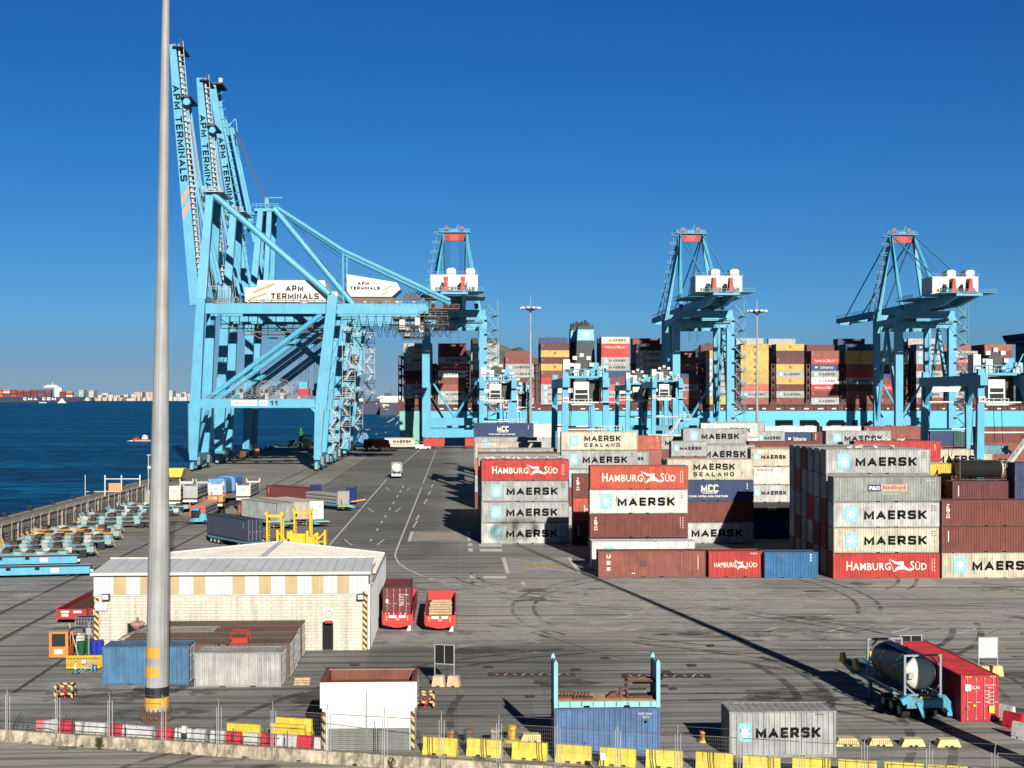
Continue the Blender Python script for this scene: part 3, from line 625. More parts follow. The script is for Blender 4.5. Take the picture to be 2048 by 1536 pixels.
m, t, b = _nodes('hill'); L = t.links.new; tc = t.nodes.new('ShaderNodeTexCoord'); n1 = t.nodes.new('ShaderNodeTexNoise'); n1.inputs['Scale'].default_value = .02; n1.inputs['Detail'].default_value = 8; L(tc.outputs['Object'], n1.inputs[0])
cr = t.nodes.new('ShaderNodeValToRGB'); cr.color_ramp.elements[0].position = .42; cr.color_ramp.elements[0].color = (0.05, 0.07, 0.08, 1); cr.color_ramp.elements[1].position = .6; cr.color_ramp.elements[1].color = (0.13, 0.13, 0.11, 1)
L(n1.outputs[0], cr.inputs[0]); L(cr.outputs[0], b.inputs['Base Color']); b.inputs['Roughness'].default_value = .95; MT['hill'] = m
hill('hills', [(900, 775), (930, 730), (948, 702), (975, 690), (985, 687), (1000, 695), (1015, 703), (1030, 700), (1045, 706), (1060, 716), (1075, 726), (1100, 738), (1140, 752), (1180, 764), (1230, 776), (1290, 768), (1330, 740), (1365, 712), (1395, 700), (1430, 692), (1465, 690), (1500, 700), (1560, 712), (1640, 700), (1720, 706), (1800, 698), (1880, 702), (1960, 712), (2040, 730), (2140, 770)], 4200, 2600, 'hill', 'grey green rocky hills beyond the port')
# low far shore on the left
g = MB(); p0, p1 = onY(90, 14300, 790), onY(900, 14300, 790)
g.box(p0.x, p1.x, 14300, 15500, -4, 9); tag(g.build('far_shore', 'hill'), 'low far shore across the bay', 'shore', kind='structure')

# ---------------------------------------------------------------- the long ship at the far berth
HY = 589.0                                   # near side of the hull
def SX(px): return onY(px, HY).x
DZ = onY(1500, HY, 822).z                    # deck edge
ship = thing('container_ship', 'huge light blue container ship with black hull lettering moored at the far berth', 'container ship', (SX(1400), HY+29, -3))
def local(o, root): o.location = -Vector(root.location)
hb = MB(); x0, x1 = SX(799), SX(2330); ztop = DZ
y0, y1 = HY, HY+58
# side shell: stern rises from the waterline
hb.prism([(x0, ztop), (x0+.3, 4.0), (x0+9, -2.0), (x0+14, -5), (x1, -5), (x1, ztop)], y0, y1, 'y', 0)
o = hb.build('hull', ['ship_blue'], ship); local(o, ship)
g = MB(); g.prism([(x0-.02, ztop-.3), (x0+.3, 4.0), (x0+9, -2.0), (x0+9.5, -1.2), (x0+8.5, ztop-.3)], y0-.05, y0+.2, 'y', 0); o = g.build('stern_plate', ['ship_green'], ship); local(o, ship)
g = MB(); g.box(x0+9, x1, y0-.1, y1+.1, -5.2, -1.6); o = g.build('boot_topping', ['hull_red'], ship); local(o, ship)
g = MB(); strokes(g, 'MAERSK', SX(1428), SX(1745), 1.2, onY(1550, HY, 840).z, 2.3, y0-.03, 0, gap=.33); o = g.build('lettering', ['black_letter'], ship); local(o, ship)
# dark stern recess and mooring deck
g = MB(); g.box(x0+.2, x1, y0+.6, y1-.6, ztop, ztop+2.6)
for i in range(int((x1-x0)/2.6)): g.box(x0+1+i*2.6, x0+1.35+i*2.6, y0+.1, y0+.6, ztop, ztop+2.5)
g.box(x0, x1, y0, y0+.35, ztop+2.5, ztop+2.8); o = g.build('deck_coaming', ['hull_red'], ship); local(o, ship)
g = MB()
for i in range(58):
    xx = x0+5+i*6.1; g.box(xx, xx+RN.uniform(.8, 2.4), y0-.02, y0+.2, ztop+.7, ztop+1.25)
o = g.build('deck_fittings', ['house_white'], ship); local(o, ship)
# lashing bridges between the bays
BAYX = [806, 875, 941, 1010, 1081, None, 1202, 1272, 1341, 1411, 1481, 1552, 1622, 1691, 1761, 1831, 1900, 1969]
CZ = ztop+2.85; TH = 2.93
for i, px in enumerate(BAYX):
    g = MB(); xl = (SX(px)-2.1) if px else SX(1145)-2.6
    hgt = 17.5 if i else 21.0
    for xx in (xl, xl+1.35): g.box(xx, xx+.45, y0+.1, y0+.8, ztop, CZ+hgt); g.box(xx, xx+.45, y1-.8, y1-.1, ztop, CZ+hgt); g.box(xx, xx+.45, y0+28, y0+29, ztop, CZ+hgt)
    for k in range(6): zz = CZ+hgt*k/5; g.box(xl-.05, xl+1.85, y0+.05, y1, zz-.15, zz+.15)
    for k in range(5): g.box(xl+.5, xl+1.3, y0+.15, y0+.3, CZ+.8+k*3.4, CZ+2.2+k*3.4)
    g.prism([(xl-1.2, ztop), (xl+3.0, ztop), (xl+2.2, CZ+1.2), (xl-.4, CZ+1.2)], y0+.2, y0+.7, 'y', 0)
    o = g.build('lashing_bridge', ['hull_red'], ship); local(o, ship)
# funnel casing
fx = SX(1166); g = MB()
for cx, wd, yy, hh, t in ((SX(1174), 6.2, HY+14, 0, 0), (SX(1161), 4.4, HY+26, 0, 0)):
    zt = onY(1170, HY+14, 681).z
    g.prism([(cx-wd*.75, ztop), (cx+wd*.95, ztop), (cx+wd*.72, zt), (cx-wd*.5, zt)], yy, yy+9, 'y', 0)
    g.prism([(cx-wd*.5, zt), (cx+wd*.72, zt), (cx+wd*.68, zt+4.9), (cx-wd*.44, zt+4.9)], yy-.15, yy+9, 'y', 1)
    g.prism([(cx-wd*.44, zt+4.9), (cx+wd*.7, zt+4.9), (cx+wd*.66, zt+7), (cx-wd*.42, zt+6.2)], yy, yy+9, 'y', 0)
    for k in range(4): g.tube((cx-1.6+k*1.25, yy+3+(k % 2), zt+5), (cx-1.6+k*1.25, yy+3+(k % 2), zt+8.2+(k % 3)*.5), .55, n=8, mi=0)
o = g.build('funnel', ['funnel_black', 'star_blue'], ship); local(o, ship)
g = MB(); cx, yy = SX(1177.5), HY+13.8; zt = onY(1170, HY+14, 681).z+2.4; pts = []
for i in range(14):
    t = PI/2+i*PI/7; r = 2.1 if i % 2 == 0 else .8; pts.append((cx+r*math.cos(t), yy, zt+r*math.sin(t)))
for i in range(14): g.poly([(cx, yy, zt), pts[i], pts[(i+1) % 14]])
o = g.build('emblem', ['white_letter'], ship); local(o, ship)
# bridge house on the right
g = MB(); bx = SX(2128); zt = onY(2030, HY, 664).z
g.box(bx, bx+14, HY+6, HY+52, ztop, zt-2); o = g.build('bridge_house', ['funnel_black'], ship); local(o, ship)
g = MB(); g.prism([(bx-3.2, zt-2), (bx+16, zt-2), (bx+17, zt+1), (bx-4.6, zt+1)], HY+1, HY+57, 'y'); g.box(bx-3, bx+15, HY+2, HY+56, zt-3.2, zt-2); o = g.build('bridge_wing', ['dark_metal'], ship); local(o, ship)
g = MB(); g.rails([(bx-4.4, HY+1.2, zt+1), (bx+16, HY+1.2, zt+1)], 1.1, .06); g.box(bx-1, bx+8, HY+8, HY+14, zt+1, zt+2.6)
g.beam((bx+1, HY+10, zt+2.6), (bx+1, HY+10, zt+9.5), .5); g.beam((bx-1, HY+10, zt+2.6), (bx+1, HY+10, zt+7.5), .2); g.box(bx+.2, bx+1.8, HY+9.5, HY+10.5, zt+5.4, zt+5.7); g.box(bx+.4, bx+1.7, HY+9.5, HY+10.5, zt+7.8, zt+8.1)
g.beam((bx+9, HY+10, zt+1), (bx+7.8, HY+10, zt+14), .08); g.box(bx+6, bx+8, HY+6, HY+7, zt+1.2, zt+3.1)
o = g.build('radar_mast', ['house_white'], ship); local(o, ship)
# ---- boxes on deck
_SM = {}
def ship_mesh(lt):
    if lt in _SM: return _SM[lt]
    b = MB(); h = 6.096; W = 1.22; b.box(-h, h, -W, W, .03, 2.87, 0)
    for x in (-h, h-.18): b.box(x, x+.18, -W-.02, -W+.1, 0, 2.9, 0)
    b.box(-h, h, -W-.03, -W+.06, 2.74, 2.89, 0); b.box(-h, h, -W-.03, -W+.06, 0.01, .15, 0)
    for q in range(1, 22): b.box(-h+q*.555-.05, -h+q*.555+.05, -W-.015, -W, .15, 2.74, 0)
    lm = letter_mesh(lt, 12.192, 2.9) if lt else None
    k = [m.data if hasattr(m, 'data') else m for _, m in (lm or [])]
    for me in k:
        n = len(b.v); b.v += [tuple(v.co) for v in me.vertices]
        for p in me.polygons: b.f.append(tuple(n+i for i in p.vertices)); b.m.append(p.material_index+1)
    _SM[lt] = b.mesh('shipping_container', ['box_paint', 'star_blue', 'white_letter', 'black_letter', 'cream_letter', 'navy_patch', 'salmon_patch', 'dark_patch'])
    return _SM[lt]
SHIPG = 'containers stacked on the ship deck'
def ship_box(code, x, y, z, label):
    lt, cn, words = CODES[code]; o = bpy.data.objects.new('shipping_container', ship_mesh(lt)); COL.objects.link(o)
    c = CC[cn]; j = 1+RN.uniform(-.12, .12); o.color = (*[min(.9, v*j) for v in c], 1); o.location = (x, y, z); o.scale = (1, 1, TH/2.9)
    return tag(o, label, 'container', SHIPG)
BAYN = ['first', 'second', 'third', 'fourth', 'fifth', None, 'sixth', 'seventh', 'eighth', 'ninth', 'tenth', 'eleventh', 'twelfth', 'thirteenth', 'fourteenth', 'fifteenth', 'sixteenth', 'seventeenth']
TIERS = [['m', 'ms', 'm', None, 'k', 'm', 'm', 'k'], ['mr', 'mr', 'm', 'h', 'mw', 'k', 'kr', 'm', 'm'], ['m', 'm', 'm', 'm', 'k', 'm', 'kr', 'k', 'm'], ['k', 'm', 'm', 'k', 'kr', 'h', 'm'],
         ['mr', 'y', 'mr', 'y', 'k', 'r', 'm', 'm', 'm'], None, ['mc', 'h', 'r', 'm', 'm', 'n', 'k', 'co', 'm', 'r'], ['bk', 'm', 'm', 'm', 'ms', 'k', 'n', 'm', 'k'], ['k', 'kr', 'n', 'k', 'm', 'kr', 'k'],
         ['y', 'm', 'm', 'm', 'm', 'ms', 'm', 'y'], ['y', 'y', 'y', 'y', 'y', 'yd', 'co', 'm', 'kr'], ['y', 'my', 'mr', 'y', 'm', 'y', 'mr', 'm', 'k'], ['kr', 'h', 's', 'm', 'mw', 'h', 'k', 'm'],
         ['n', 'y', 'y', 'kr', 'r', 'm', 'k', 'kr', 'k'], ['m', 'mw', 'k', 'n', 'k', 'h', 'mr', 'k'], ['s', 'm', 'm', 'k', 'm', 'gn', 'm', 'm', 'k'], ['m', 'h', 'k', 'm', 'y', 'm', 'm', 'k'],
         ['kr', 'k', 'my', 'm', 'y', 'y', 'mr', 'k', 'm']]
back = MB(); BACKC = []
OFFS = {7: 0, 9: 0}
for i, (px, tr) in enumerate(zip(BAYX, TIERS)):
    if px is None: continue
    xl = SX(px)+6.3; n = len(tr)
    for k, cd in enumerate(tr):
        if cd is None: continue
        z = CZ+(n-1-k)*TH; y = HY+1.5
        if i == 0 and k < 3: z += 3
        w_ = CODES[cd][2].split(' with ')[0]
        ship_box(cd, xl+RN.uniform(-.05, .05), y, z, f"{w_}, {ORD[k] if k < n-1 else 'lowest'}, in the {BAYN[i]} ship bay from the stern")
    # the rows behind, hidden except for ends and tops
    for row in range(1, 8):
        nn = max(3, n + (0 if row < 3 else RN.choice((-1, 0, 0, 1))))
        if i in (7, 13): nn = n+(1 if row > 4 else 0)
        for k in range(nn):
            BACKC.append((xl, HY+1.5+row*2.5, CZ+k*TH, RN.choice(('maroon', 'brown', 'grey', 'navy', 'rbrown', 'black', 'brown'))))
pal = ['maroon', 'brown', 'grey', 'navy', 'rbrown', 'black']
for x, y, z, c in BACKC: back.box(x-6.08, x+6.08, y-1.2, y+1.2, z+.02, z+TH-.03, pal.index(c))
tag(back.build('inner_container_rows', ['deep_'+c for c in pal]), 'rows of containers stacked behind the front row on the ship', 'containers', kind='stuff')
# two boxes on deck wrapped in silver foil and one hanging red box show beside bay two
g = MB(); p = onY(931, HY+.5, 808)
g.v = []; n = 12
for a in range(n+1):
    for b_ in range(5):
        g.v.append((p.x+b_*.9+RN.uniform(-.12, .12), HY+.2+RN.uniform(-.3, .1), CZ+14+a*1.05))
for a in range(n):
    for b_ in range(4): q = a*5+b_; g.f.append((q, q+1, q+6, q+5)); g.m.append(0)
paint('foil', (.45, .46, .5), .25, .3, 2, metal=.8); 
# ---------------------------------------------------------------- new quay cranes at the ship berth
LS, WS = 549.0, 578.0; GZ = onY(1850, LS, 622).z
def new_crane(X0, X1, label, text_dir=1):
    "X0, X1: legs across; rails LS and WS; boom lowered over the ship"
    cx = (X0+X1)/2; r = thing('quay_crane', label, 'crane', (cx, LS, 0), 0, 'tall cranes with lowered booms over the ship')
    hw = (X1-X0)/2; G = WS-LS; gz = GZ-0; B = 'crane_blue'
    def bld(mb, n, m=B): return mb.build(n, [m] if isinstance(m, str) else m, r)
    for sx in (-1, 1):
        for yy, wd in ((0, 3.0), (G, 2.6)):
            m = MB(); m.beam((sx*hw, yy, 5.2), (sx*hw, yy, gz-2.5), wd, wd*.85); bld(m, 'leg')
    for yy in (0, G):   # sill beams and cross beams
        m = MB(); m.box(-hw-1.3, hw+1.3, yy-1.3, yy+1.3, 4.6, 7.6); m.box(-hw+1.5, hw-1.5, yy-1.1, yy+1.1, gz-7, gz-4.2); bld(m, 'cross_beam')
        m = MB()
        for sx in (-1, 1):
            for k in range(2):
                c = sx*(hw-1+k*(-4.2)); m.box(c-2.05, c+2.05, yy-.8, yy+.8, 1.0, 4.2); m.beam((c, yy, 3.4), (c-sx*1, yy, 4.8), 1.0)
                for q in (-1.2, -.4, .4, 1.2): m.tube((c+q, yy-.35, .42), (c+q, yy+.35, .42), .42, n=10, mi=1)
        bld(m, 'bogie', ['crane_red' if X0 < 0 else 'crane_red', 'dark_metal'])
    for sx in (-1, 1):
        m = MB(); m.beam((sx*hw, 1, 11), (sx*hw, G*.55, gz-4), 1.2); m.beam((sx*hw, G-1, 11), (sx*hw, G*.5, gz-4), 1.0); m.beam((sx*hw, 1, gz-4), (sx*hw, G-1, gz-4), 2, 2.4); bld(m, 'side_brace')
    m = MB(); m.tube((-hw+1, G, 29), (0, G, 12), .5); m.tube((hw-1, G, 29), (0, G, 12), .5); m.box(-hw+1.4, hw-1.4, G-1, G+1, 8.8, 12)
    m.tube((-hw+.6, G, gz-6), (-hw+1.2, G, 29), .35); bld(m, 'frame_tube')
    # twin girders, boom and tie beams
    for sx in (-1, 1):
        m = MB(); m.box(sx*3.6-.8, sx*3.6+.8, -28, G+4, gz, gz+3.6); q0, q1 = sx*3.6-.8, sx*3.6+.8; m.hexa([(q0, -48, gz+2.6), (q1, -48, gz+2.6), (q1, -28, gz), (q0, -28, gz)], [(q0, -48, gz+3.6), (q1, -48, gz+3.6), (q1, -28, gz+3.6), (q0, -28, gz+3.6)]); bld(m, 'girder')
        m = MB(); m.hexa([(sx*3.6-.75, G+4.4, gz+.1), (sx*3.6+.75, G+4.4, gz+.1), (sx*3.6+.75, G+86, gz+1.2), (sx*3.6-.75, G+86, gz+1.2)][::1], [(sx*3.6-.75, G+4.4, gz+3.6), (sx*3.6+.75, G+4.4, gz+3.6), (sx*3.6+.75, G+86, gz+3.4), (sx*3.6-.75, G+86, gz+3.4)]); bld(m, 'boom')
    m = MB()
    for yy in (-45, -24, 0, 15, G+3, G+30, G+55, G+85): q = MB(); q.box(-2.8, 2.8, yy-.5, yy+.5, gz+(2.7 if yy < -40 else .4), gz+(3.3 if yy < -40 else 2.8)); bld(q, 'cross_tie')
    m.box(-hw-1, hw+1, -1.2, 1.2, gz-3, gz-.05); m.box(-hw-1, hw+1, G-1.2, G+1.2, gz-3, gz-.05); m.box(-5.0, 5.0, -48.5, -47.5, gz+2.6, gz+3.4); bld(m, 'head_beam')
    # apex frame
    az = onY(1385, WS, 470).z; ax = 4.9
    for sx in (-1, 1):
        m = MB(); m.beam((sx*(hw-.5), G, gz-2), (sx*ax, G, az), 1.9, 1.5, 0, 1.2, 1.2); bld(m, 'apex_leg')
        m = MB(); m.tube((sx*ax, G, az), (sx*(hw-2.5), 3, gz+1), .85); bld(m, 'back_leg')
        m = MB(); m.tube((sx*ax, G, az+.6), (sx*4.6, -44, gz+3.8), .32); bld(m, 'back_stay')
        m = MB(); m.tube((sx*ax, G, az+.6), (sx*3.6, G+72, gz+3.6), .28); m.tube((sx*ax, G, az+.2), (sx*3.6, G+36, gz+3.6), .28); bld(m, 'fore_stay', 'crane_blue_dull')
    m = MB(); m.box(-ax-.2, ax+.2, G-.7, G+.7, az-3.0, az); bld(m, 'apex_beam', 'crane_red')
    m = MB(); m.box(-ax-1.8, ax+1.8, G-2, G+2, az+.4, az+.7); m.rails([(-ax-1.8, G-2, az+.7), (ax+1.8, G-2, az+.7), (ax+1.8, G+2, az+.7), (-ax-1.8, G+2, az+.7), (-ax-1.8, G-2, az+.7)], 1.2, .07)
    for k in (-3.4, 2.9): m.tube((k, G-.5, az+1.6), (k, G+.5, az+1.6), .9, n=10, mi=1); m.box(k-.8, k+.8, G-.3, G+.3, az+.7, az+3.2, 2)
    m.beam((.2, G, az+.7), (1.6, G, az+4.2), .22); m.box(-1.5, 1.5, G-1, G+1, az+.7, az+1.7); bld(m, 'top_platform', ['crane_blue', 'dark_metal', 'crane_red'])
    m = MB()
    for sx in (-1, 1):
        for q in (.4, 1.1, 1.8): m.tube((sx*(ax-.8-q), G-.2, az), (sx*(ax-.8-q)*.8, -20+q*4, gz+9), .06, n=4)
    bld(m, 'hoist_rope', 'dark_metal')
    # machinery house, roof units, rope towers
    m = MB(); m.box(-9.0, 8.8, -34, -22, gz+4.4, gz+10.8); m.box(-9.2, 9.0, -34.2, -21.8, gz+10.8, gz+11.0)
    for i in range(9): m.box(-8.9+i*2.1, -8.8+i*2.1, -34.04, -34, gz+4.4, gz+10.8, 1)
    m.box(-9.7, 9.3, -34.1, -21.9, gz+4.1, gz+4.4, 1); bld(m, 'machinery_house', ['house_white', 'crane_blue'])
    for k in (-1.2, 6.1):
        m = MB(); m.box(k-1.7, k+1.7, -33, -27, gz+11.0, gz+13.2); m.box(k-1.2, k+1.2, -33.2, -27.2, gz+13.2, gz+13.6); m.box(k-1.5, k-.2, -33.05, -33, gz+11.4, gz+12.6); bld(m, 'roof_unit', 'house_white')
    m = MB(); strokes(m, 'APM TERMINALS', -7.4, 7.6, gz+5.2, gz+6.5, .22, -34.36, 0); bld(m, 'lettering', 'black_letter')
    m = MB(); m.rails([(-9.2, -34.2, gz+11.0), (9.0, -34.2, gz+11.0)], 1.1, .06); m.rails([(-10.6, -47.5, gz+3.9), (10.6, -47.5, gz+3.9)], 1.2, .07); m.box(-10.8, 10.8, -48, -36, gz+3.7, gz+3.9); m.box(-12, 12, -22, 1, gz+3.7, gz+3.9)
    m.rails([(-12, -22, gz+3.9), (-12, 1, gz+3.9)], 1.2, .07); m.rails([(12, -22, gz+3.9), (12, 1, gz+3.9)], 1.2, .07); m.box(-hw, hw, -2.2, -1.6, gz-5.2, gz-5); m.rails([(-hw, -2.2, gz-5), (hw, -2.2, gz-5)], 1.2, .07, 3)
    m.rails([(-4.7, G+5, gz+3.5), (-4.7, G+85, gz+3.5)], 1.2, .06, 4); bld(m, 'walkway', 'crane_blue_dull')
    for k in (-3.2, 3.2):
        m = MB(); m.prism([(k-.9, gz+3.9), (k+.9, gz+3.9), (k+.55, gz+9.6), (k-.55, gz+9.6)], -41.5, -40.6, 'y'); m.prism([(k-.9, gz+3.9), (k+.9, gz+3.9), (k+.55, gz+9.6), (k-.55, gz+9.6)], -38.5, -37.6, 'y')
        m.tube((k-.8, -40, gz+9), (k+.8, -40, gz+9), .8, n=10); m.box(k-2.2, k+2.2, -42.5, -36.5, gz+3.95, gz+4.7); m.beam((k, -41, gz+9), (k, -37, gz+4), .35); bld(m, 'rope_tower', 'crane_red')
    # trolley with cab and spreader ropes
    m = MB(); m.box(-4.2, 4.2, 18, 25, gz-1.6, gz-.3); m.box(-2.2, 1.6, 15, 17.8, gz-4.2, gz-1.4, 1); m.rails([(-6, 15, gz-2), (4, 15, gz-2)], 1.1, .06)
    for sx in (-1.7, 1.7):
        for yy in (19, 24): m.tube((sx, yy, gz-1), (sx, yy, 44), .055, n=4, mi=1)
    bld(m, 'trolley', ['crane_blue_dull', 'dark_metal'])
    m = MB()
    for k in range(7): # festoon loops
        pts = [(-6+k*.0+2.2*q, -6.0, gz-1.0-2.6*math.sin(PI*(q % 1 if q % 1 else 0))) for q in (0, .25, .5, .75, 1)]
    for k in range(6):
        a = -13+k*4.6; m.path([(a+4.6*q, -3.2, gz-5.3-3.0*math.sin(PI*q)) for q in (0, .17, .33, .5, .67, .83, 1)], .07, 4)
    bld(m, 'festoon_cable', 'dark_metal')
    # zig-zag stair on the right landside leg and stair up the apex leg
    m = MB(); x = hw+1.6; z = 8; k = 0
    while z < gz+2:
        a, b_ = ((x, -1.9), (x+3.6, -1.9)); p, q = ((a, b_) if 1 else (b_, a))
        m.beam((a[0], a[1], z+4.6), (b_[0], b_[1], z+.9), .22, .5); m.beam((a[0], a[1]-.8, z+4.6), (b_[0], b_[1]-.8, z+.9), .12, .35)
        m.beam((a[0], a[1], z+5.8), (b_[0], b_[1], z+2.1), .09); m.box(x+2.6, x+4.6, -2.9, 1.2, z+.65, z+.8); m.rails([(x+4.6, -2.9, z+.8), (x+4.6, 1.2, z+.8)], 1.1, .06, 1.5); m.box(x-1.0, x+.4, -2.9, 1.2, z+4.5, z+4.65); m.rails([(x+.4, -2.9, z+.8), (x+2.6, -2.9, z+.8)], 1.1, .06, 1.2)
        m.beam((x+3.9, 1.1, z+.7), (x+.3, 1.1, z-.7), .2, .45); z += 5.6
    m.beam((x+4.3, .9, 7), (x+4.3, .9, gz+4), .25); m.beam((x+4.3, -2.6, 7), (x+4.3, -2.6, gz+4), .16); bld(m, 'stairway', 'crane_blue_dull')
    m = MB(); n = 9
    for k in range(n):
        f = k/n; f2 = (k+.85)/n; P = Vector((-(hw-.5), G-1.2, gz-2)).lerp(Vector((-ax, G-1.2, az)), f); Q = Vector((-(hw-.5), G-1.2, gz-2)).lerp(Vector((-ax, G-1.2, az)), f2)
        m.beam(P+Vector((-2.2, 0, 0)), Q+Vector((-2.6, 0, .4)), .2, .4); m.box(Q.x-3.6, Q.x-.8, Q.y-1, Q.y+.6, Q.z-.1, Q.z+.1); m.rails([(Q.x-3.6, Q.y-1, Q.z+.1), (Q.x-.8, Q.y-1, Q.z+.1)], 1.1, .08, 1.3)
    bld(m, 'apex_stairway', 'crane_blue_dull')
    return r
def cx_(px, Y): return onY(px, Y).x
new_crane(cx_(852, LS), cx_(966, LS), 'light blue crane seen end on above the stern of the big ship')
new_crane(cx_(1352, LS), cx_(1460, LS), 'middle light blue crane with its boom pointing away over the ship')
new_crane(cx_(1797, LS), cx_(1903, LS), 'rightmost light blue crane, numbered twenty-seven, boom over the ship')
# ---------------------------------------------------------------- older cranes on the left quay, booms raised
XW, XL = -73.2, -38.6
def P1(px, py, D=385.0):
    p = at(px, D, py); return (p.x, p.z)
def old_crane(Y, label, number=True, dx=0.0):
    r = thing('quay_crane', label, 'crane', (0, Y, 0), 0, 'cranes with raised booms on the left quay')
    W = 17.0; B = 'crane_blue'
    def bld(mb, n, m=B, sm=False): return mb.build(n, [m] if isinstance(m, str) else m, r, sm)
    A = {k: P1(*v) for k, v in dict(wb=(392, 921), wt=(407, 600), ap=(423, 392), lb=(636, 925), lm=(641, 812), lt=(667, 592), gl=(412, 617), gr=(852, 621), pm=(394, 807)).items()}
    for yy in (0, W):
        m = MB(); m.beam((A['wb'][0], yy, 3.0), (A['pm'][0]+.2, yy, A['pm'][1]), 2.1, 2.0, 0, 3.4, 2.2); m.beam((A['pm'][0]+.2, yy, A['pm'][1]-.5), (A['wt'][0], yy, A['wt'][1]+1), 2.9, 2.0, 0, 2.3, 1.8); bld(m, 'leg')
        m = MB(); m.beam((A['lb'][0], yy, 3.0), (A['lm'][0], yy, A['lm'][1]), 1.8, 1.8, 0, 2.6, 2.0); m.beam((A['lm'][0]+.2, yy, A['lm'][1]-1), (A['lt'][0], yy, A['lt'][1]), 3.2, 2.0, 0, 2.7, 2.0); bld(m, 'leg')
        m = MB(); z = A['pm'][1]; m.box(A['wb'][0]+.6, A['lb'][0]-.6, yy-1.0, yy+1.0, z-1.2, z+1.2)
        m.prism([(A['lb'][0]-2.0, z-1.1), (A['lb'][0]-.4, z-1.1), (A['lb'][0]-.4, z-2.8)], yy-1.0, yy+1.0, 'y'); m.prism([(A['wb'][0]+.9, z-1.1), (A['wb'][0]+2.6, z-1.1), (A['wb'][0]+.9, z-2.8)], yy-1.0, yy+1.0, 'y'); bld(m, 'portal_beam')
        m = MB(); m.tube((A['wb'][0]+3.8, yy, z+1.2), (A['lt'][0]-3.2, yy, A['gl'][1]-1.8), .75, n=10); bld(m, 'diagonal_brace')
        m = MB(); m.beam((A['wt'][0], yy, A['wt'][1]), (A['ap'][0]-.3, yy+(-2.5 if yy else 2.5), A['ap'][1]), 2.6, 2.0, 0, 2.0, 1.7); bld(m, 'apex_leg')
        m = MB(); m.tube((A['ap'][0]+.5, yy+(-2.5 if yy else 2.5), A['ap'][1]+.4), (A['lt'][0]-1.0, yy, A['lt'][1]+.3), .95, n=10); bld(m, 'back_leg')
    gz0 = A['gl'][1]-1.5
    for yy in (2.4, W-2.4):
        m = MB(); m.prism([(A['gl'][0]-.6, gz0), (A['gr'][0]-1.2, gz0), (A['gr'][0], gz0+1), (A['gr'][0], gz0+2.9), (A['gl'][0]-.6, gz0+2.9)], yy-.9, yy+.9, 'y'); bld(m, 'girder')
    m = MB()
    for x in (A['wt'][0]-.2, A['lt'][0]+.2): m.box(x-1.2, x+1.2, 1.2, W-1.2, gz0+3.1, gz0+5.0)
    m.box(A['ap'][0]-1.1, A['ap'][0]+1, 2.4, W-2.4, A['ap'][1]-1.3, A['ap'][1]+.9); m.box(A['wb'][0]-1.1, A['wb'][0]+1.1, 1.0, W-1.0, 2.5, 4.6); m.box(A['lb'][0]-1.1, A['lb'][0]+1.1, 1.0, W-1.0, 2.5, 4.6)
    m.box(A['gr'][0]-1, A['gr'][0]+.6, 3, W-3, gz0+.3, gz0+2.6); m.tube((A['wb'][0]+1, .5, 8), (A['wb'][0]+1, W-.5, 17), .5); bld(m, 'cross_beam')
    # boom, raised, two box chords with ties
    h0 = Vector((A['wt'][0]-2.7, 0, A['wt'][1]+.5)); bt = P1(341, 88); t0 = Vector((bt[0]+.5, 0, bt[1]))
    for yy in (4.2, W-4.2):
        m = MB(); v = Vector((0, yy, 0)); mid = h0.lerp(t0, .12); m.beam(h0+v+Vector((.4, 0, -1.8)), mid+v, 3.1, 1.4, 0, 2.7, 1.4); m.beam(mid+v, h0.lerp(t0, .8)+v, 2.7, 1.4, 0, 2.4, 1.4); m.beam(h0.lerp(t0, .8)+v, t0+v, 2.4, 1.4, 0, 1.8, 1.2)
        o = bld(m, 'boom')
    m = MB(); d = (t0-h0).normalized(); s_ = Vector((d.z, 0, -d.x))
    for k in range(12):
        c = h0.lerp(t0, .04+k*.085); m.beam(c+Vector((0, 4.8, 0)), c+Vector((0, W-4.8, 0)), .8)
    bld(m, 'boom_tie')
    m = MB()   # stay bars folded along the boom and the rope bundle
    for yy in (5.4, W-5.4):
        v = Vector((0, yy, 0)); a = h0.lerp(t0, .40)+s_*3.4+v; b_ = h0.lerp(t0, .78)+s_*2.0+v
        m.beam(h0+s_*6.2+v+Vector((0, 0, 4)), a, .8); m.beam(a, b_, .8); m.beam(h0.lerp(t0, .42)+v, h0.lerp(t0, .40)+s_*4.0+v, .3)
        m.beam(Vector((A['ap'][0], yy, A['ap'][1])), h0.lerp(t0, .46)+s_*3.2+v, .7)
    bld(m, 'fore_stay')
    m = MB()
    for q in range(5):
        c0 = h0+s_*(3.6+q*.45)+Vector((0, W/2-2+q, 3)); c1 = h0.lerp(t0, .72)+s_*(2.1+q*.1)+Vector((0, W/2-2+q, 0)); m.beam(c0, c1, .09)
    for k in range(44):
        c = h0.lerp(t0, .03+k*.0215)+s_*1.5; m.box(c.x, c.x+RN.uniform(.5, 1.6), 3.6, 3.9, c.z, c.z+RN.uniform(.1, .5)); m.beam(c+Vector((0, 4.9, 0)), c+s_*1.3+Vector((0, 4.9, 0)), .09)
    m.beam(h0+s_*2.8+Vector((0, 4.9, 0)), t0+s_*2.7+Vector((0, 4.9, 1)), .16); m.beam(h0+s_*1.9+Vector((0, 4.6, 0)), t0+s_*1.6+Vector((0, 4.6, 0)), .5); bld(m, 'boom_walkway', 'galv')
    m = MB(); m.box(t0.x+.2, t0.x+2.9, 2.5, W-2.5, t0.z-1.0, t0.z-.6); m.beam(t0+s_*2.4+Vector((0, 3, -1)), t0+s_*2.4+Vector((0, 3, 1.2)), .25); m.box(t0.x+1.9, t0.x+3.0, 2.8, 3.2, t0.z+.9, t0.z+1.1)
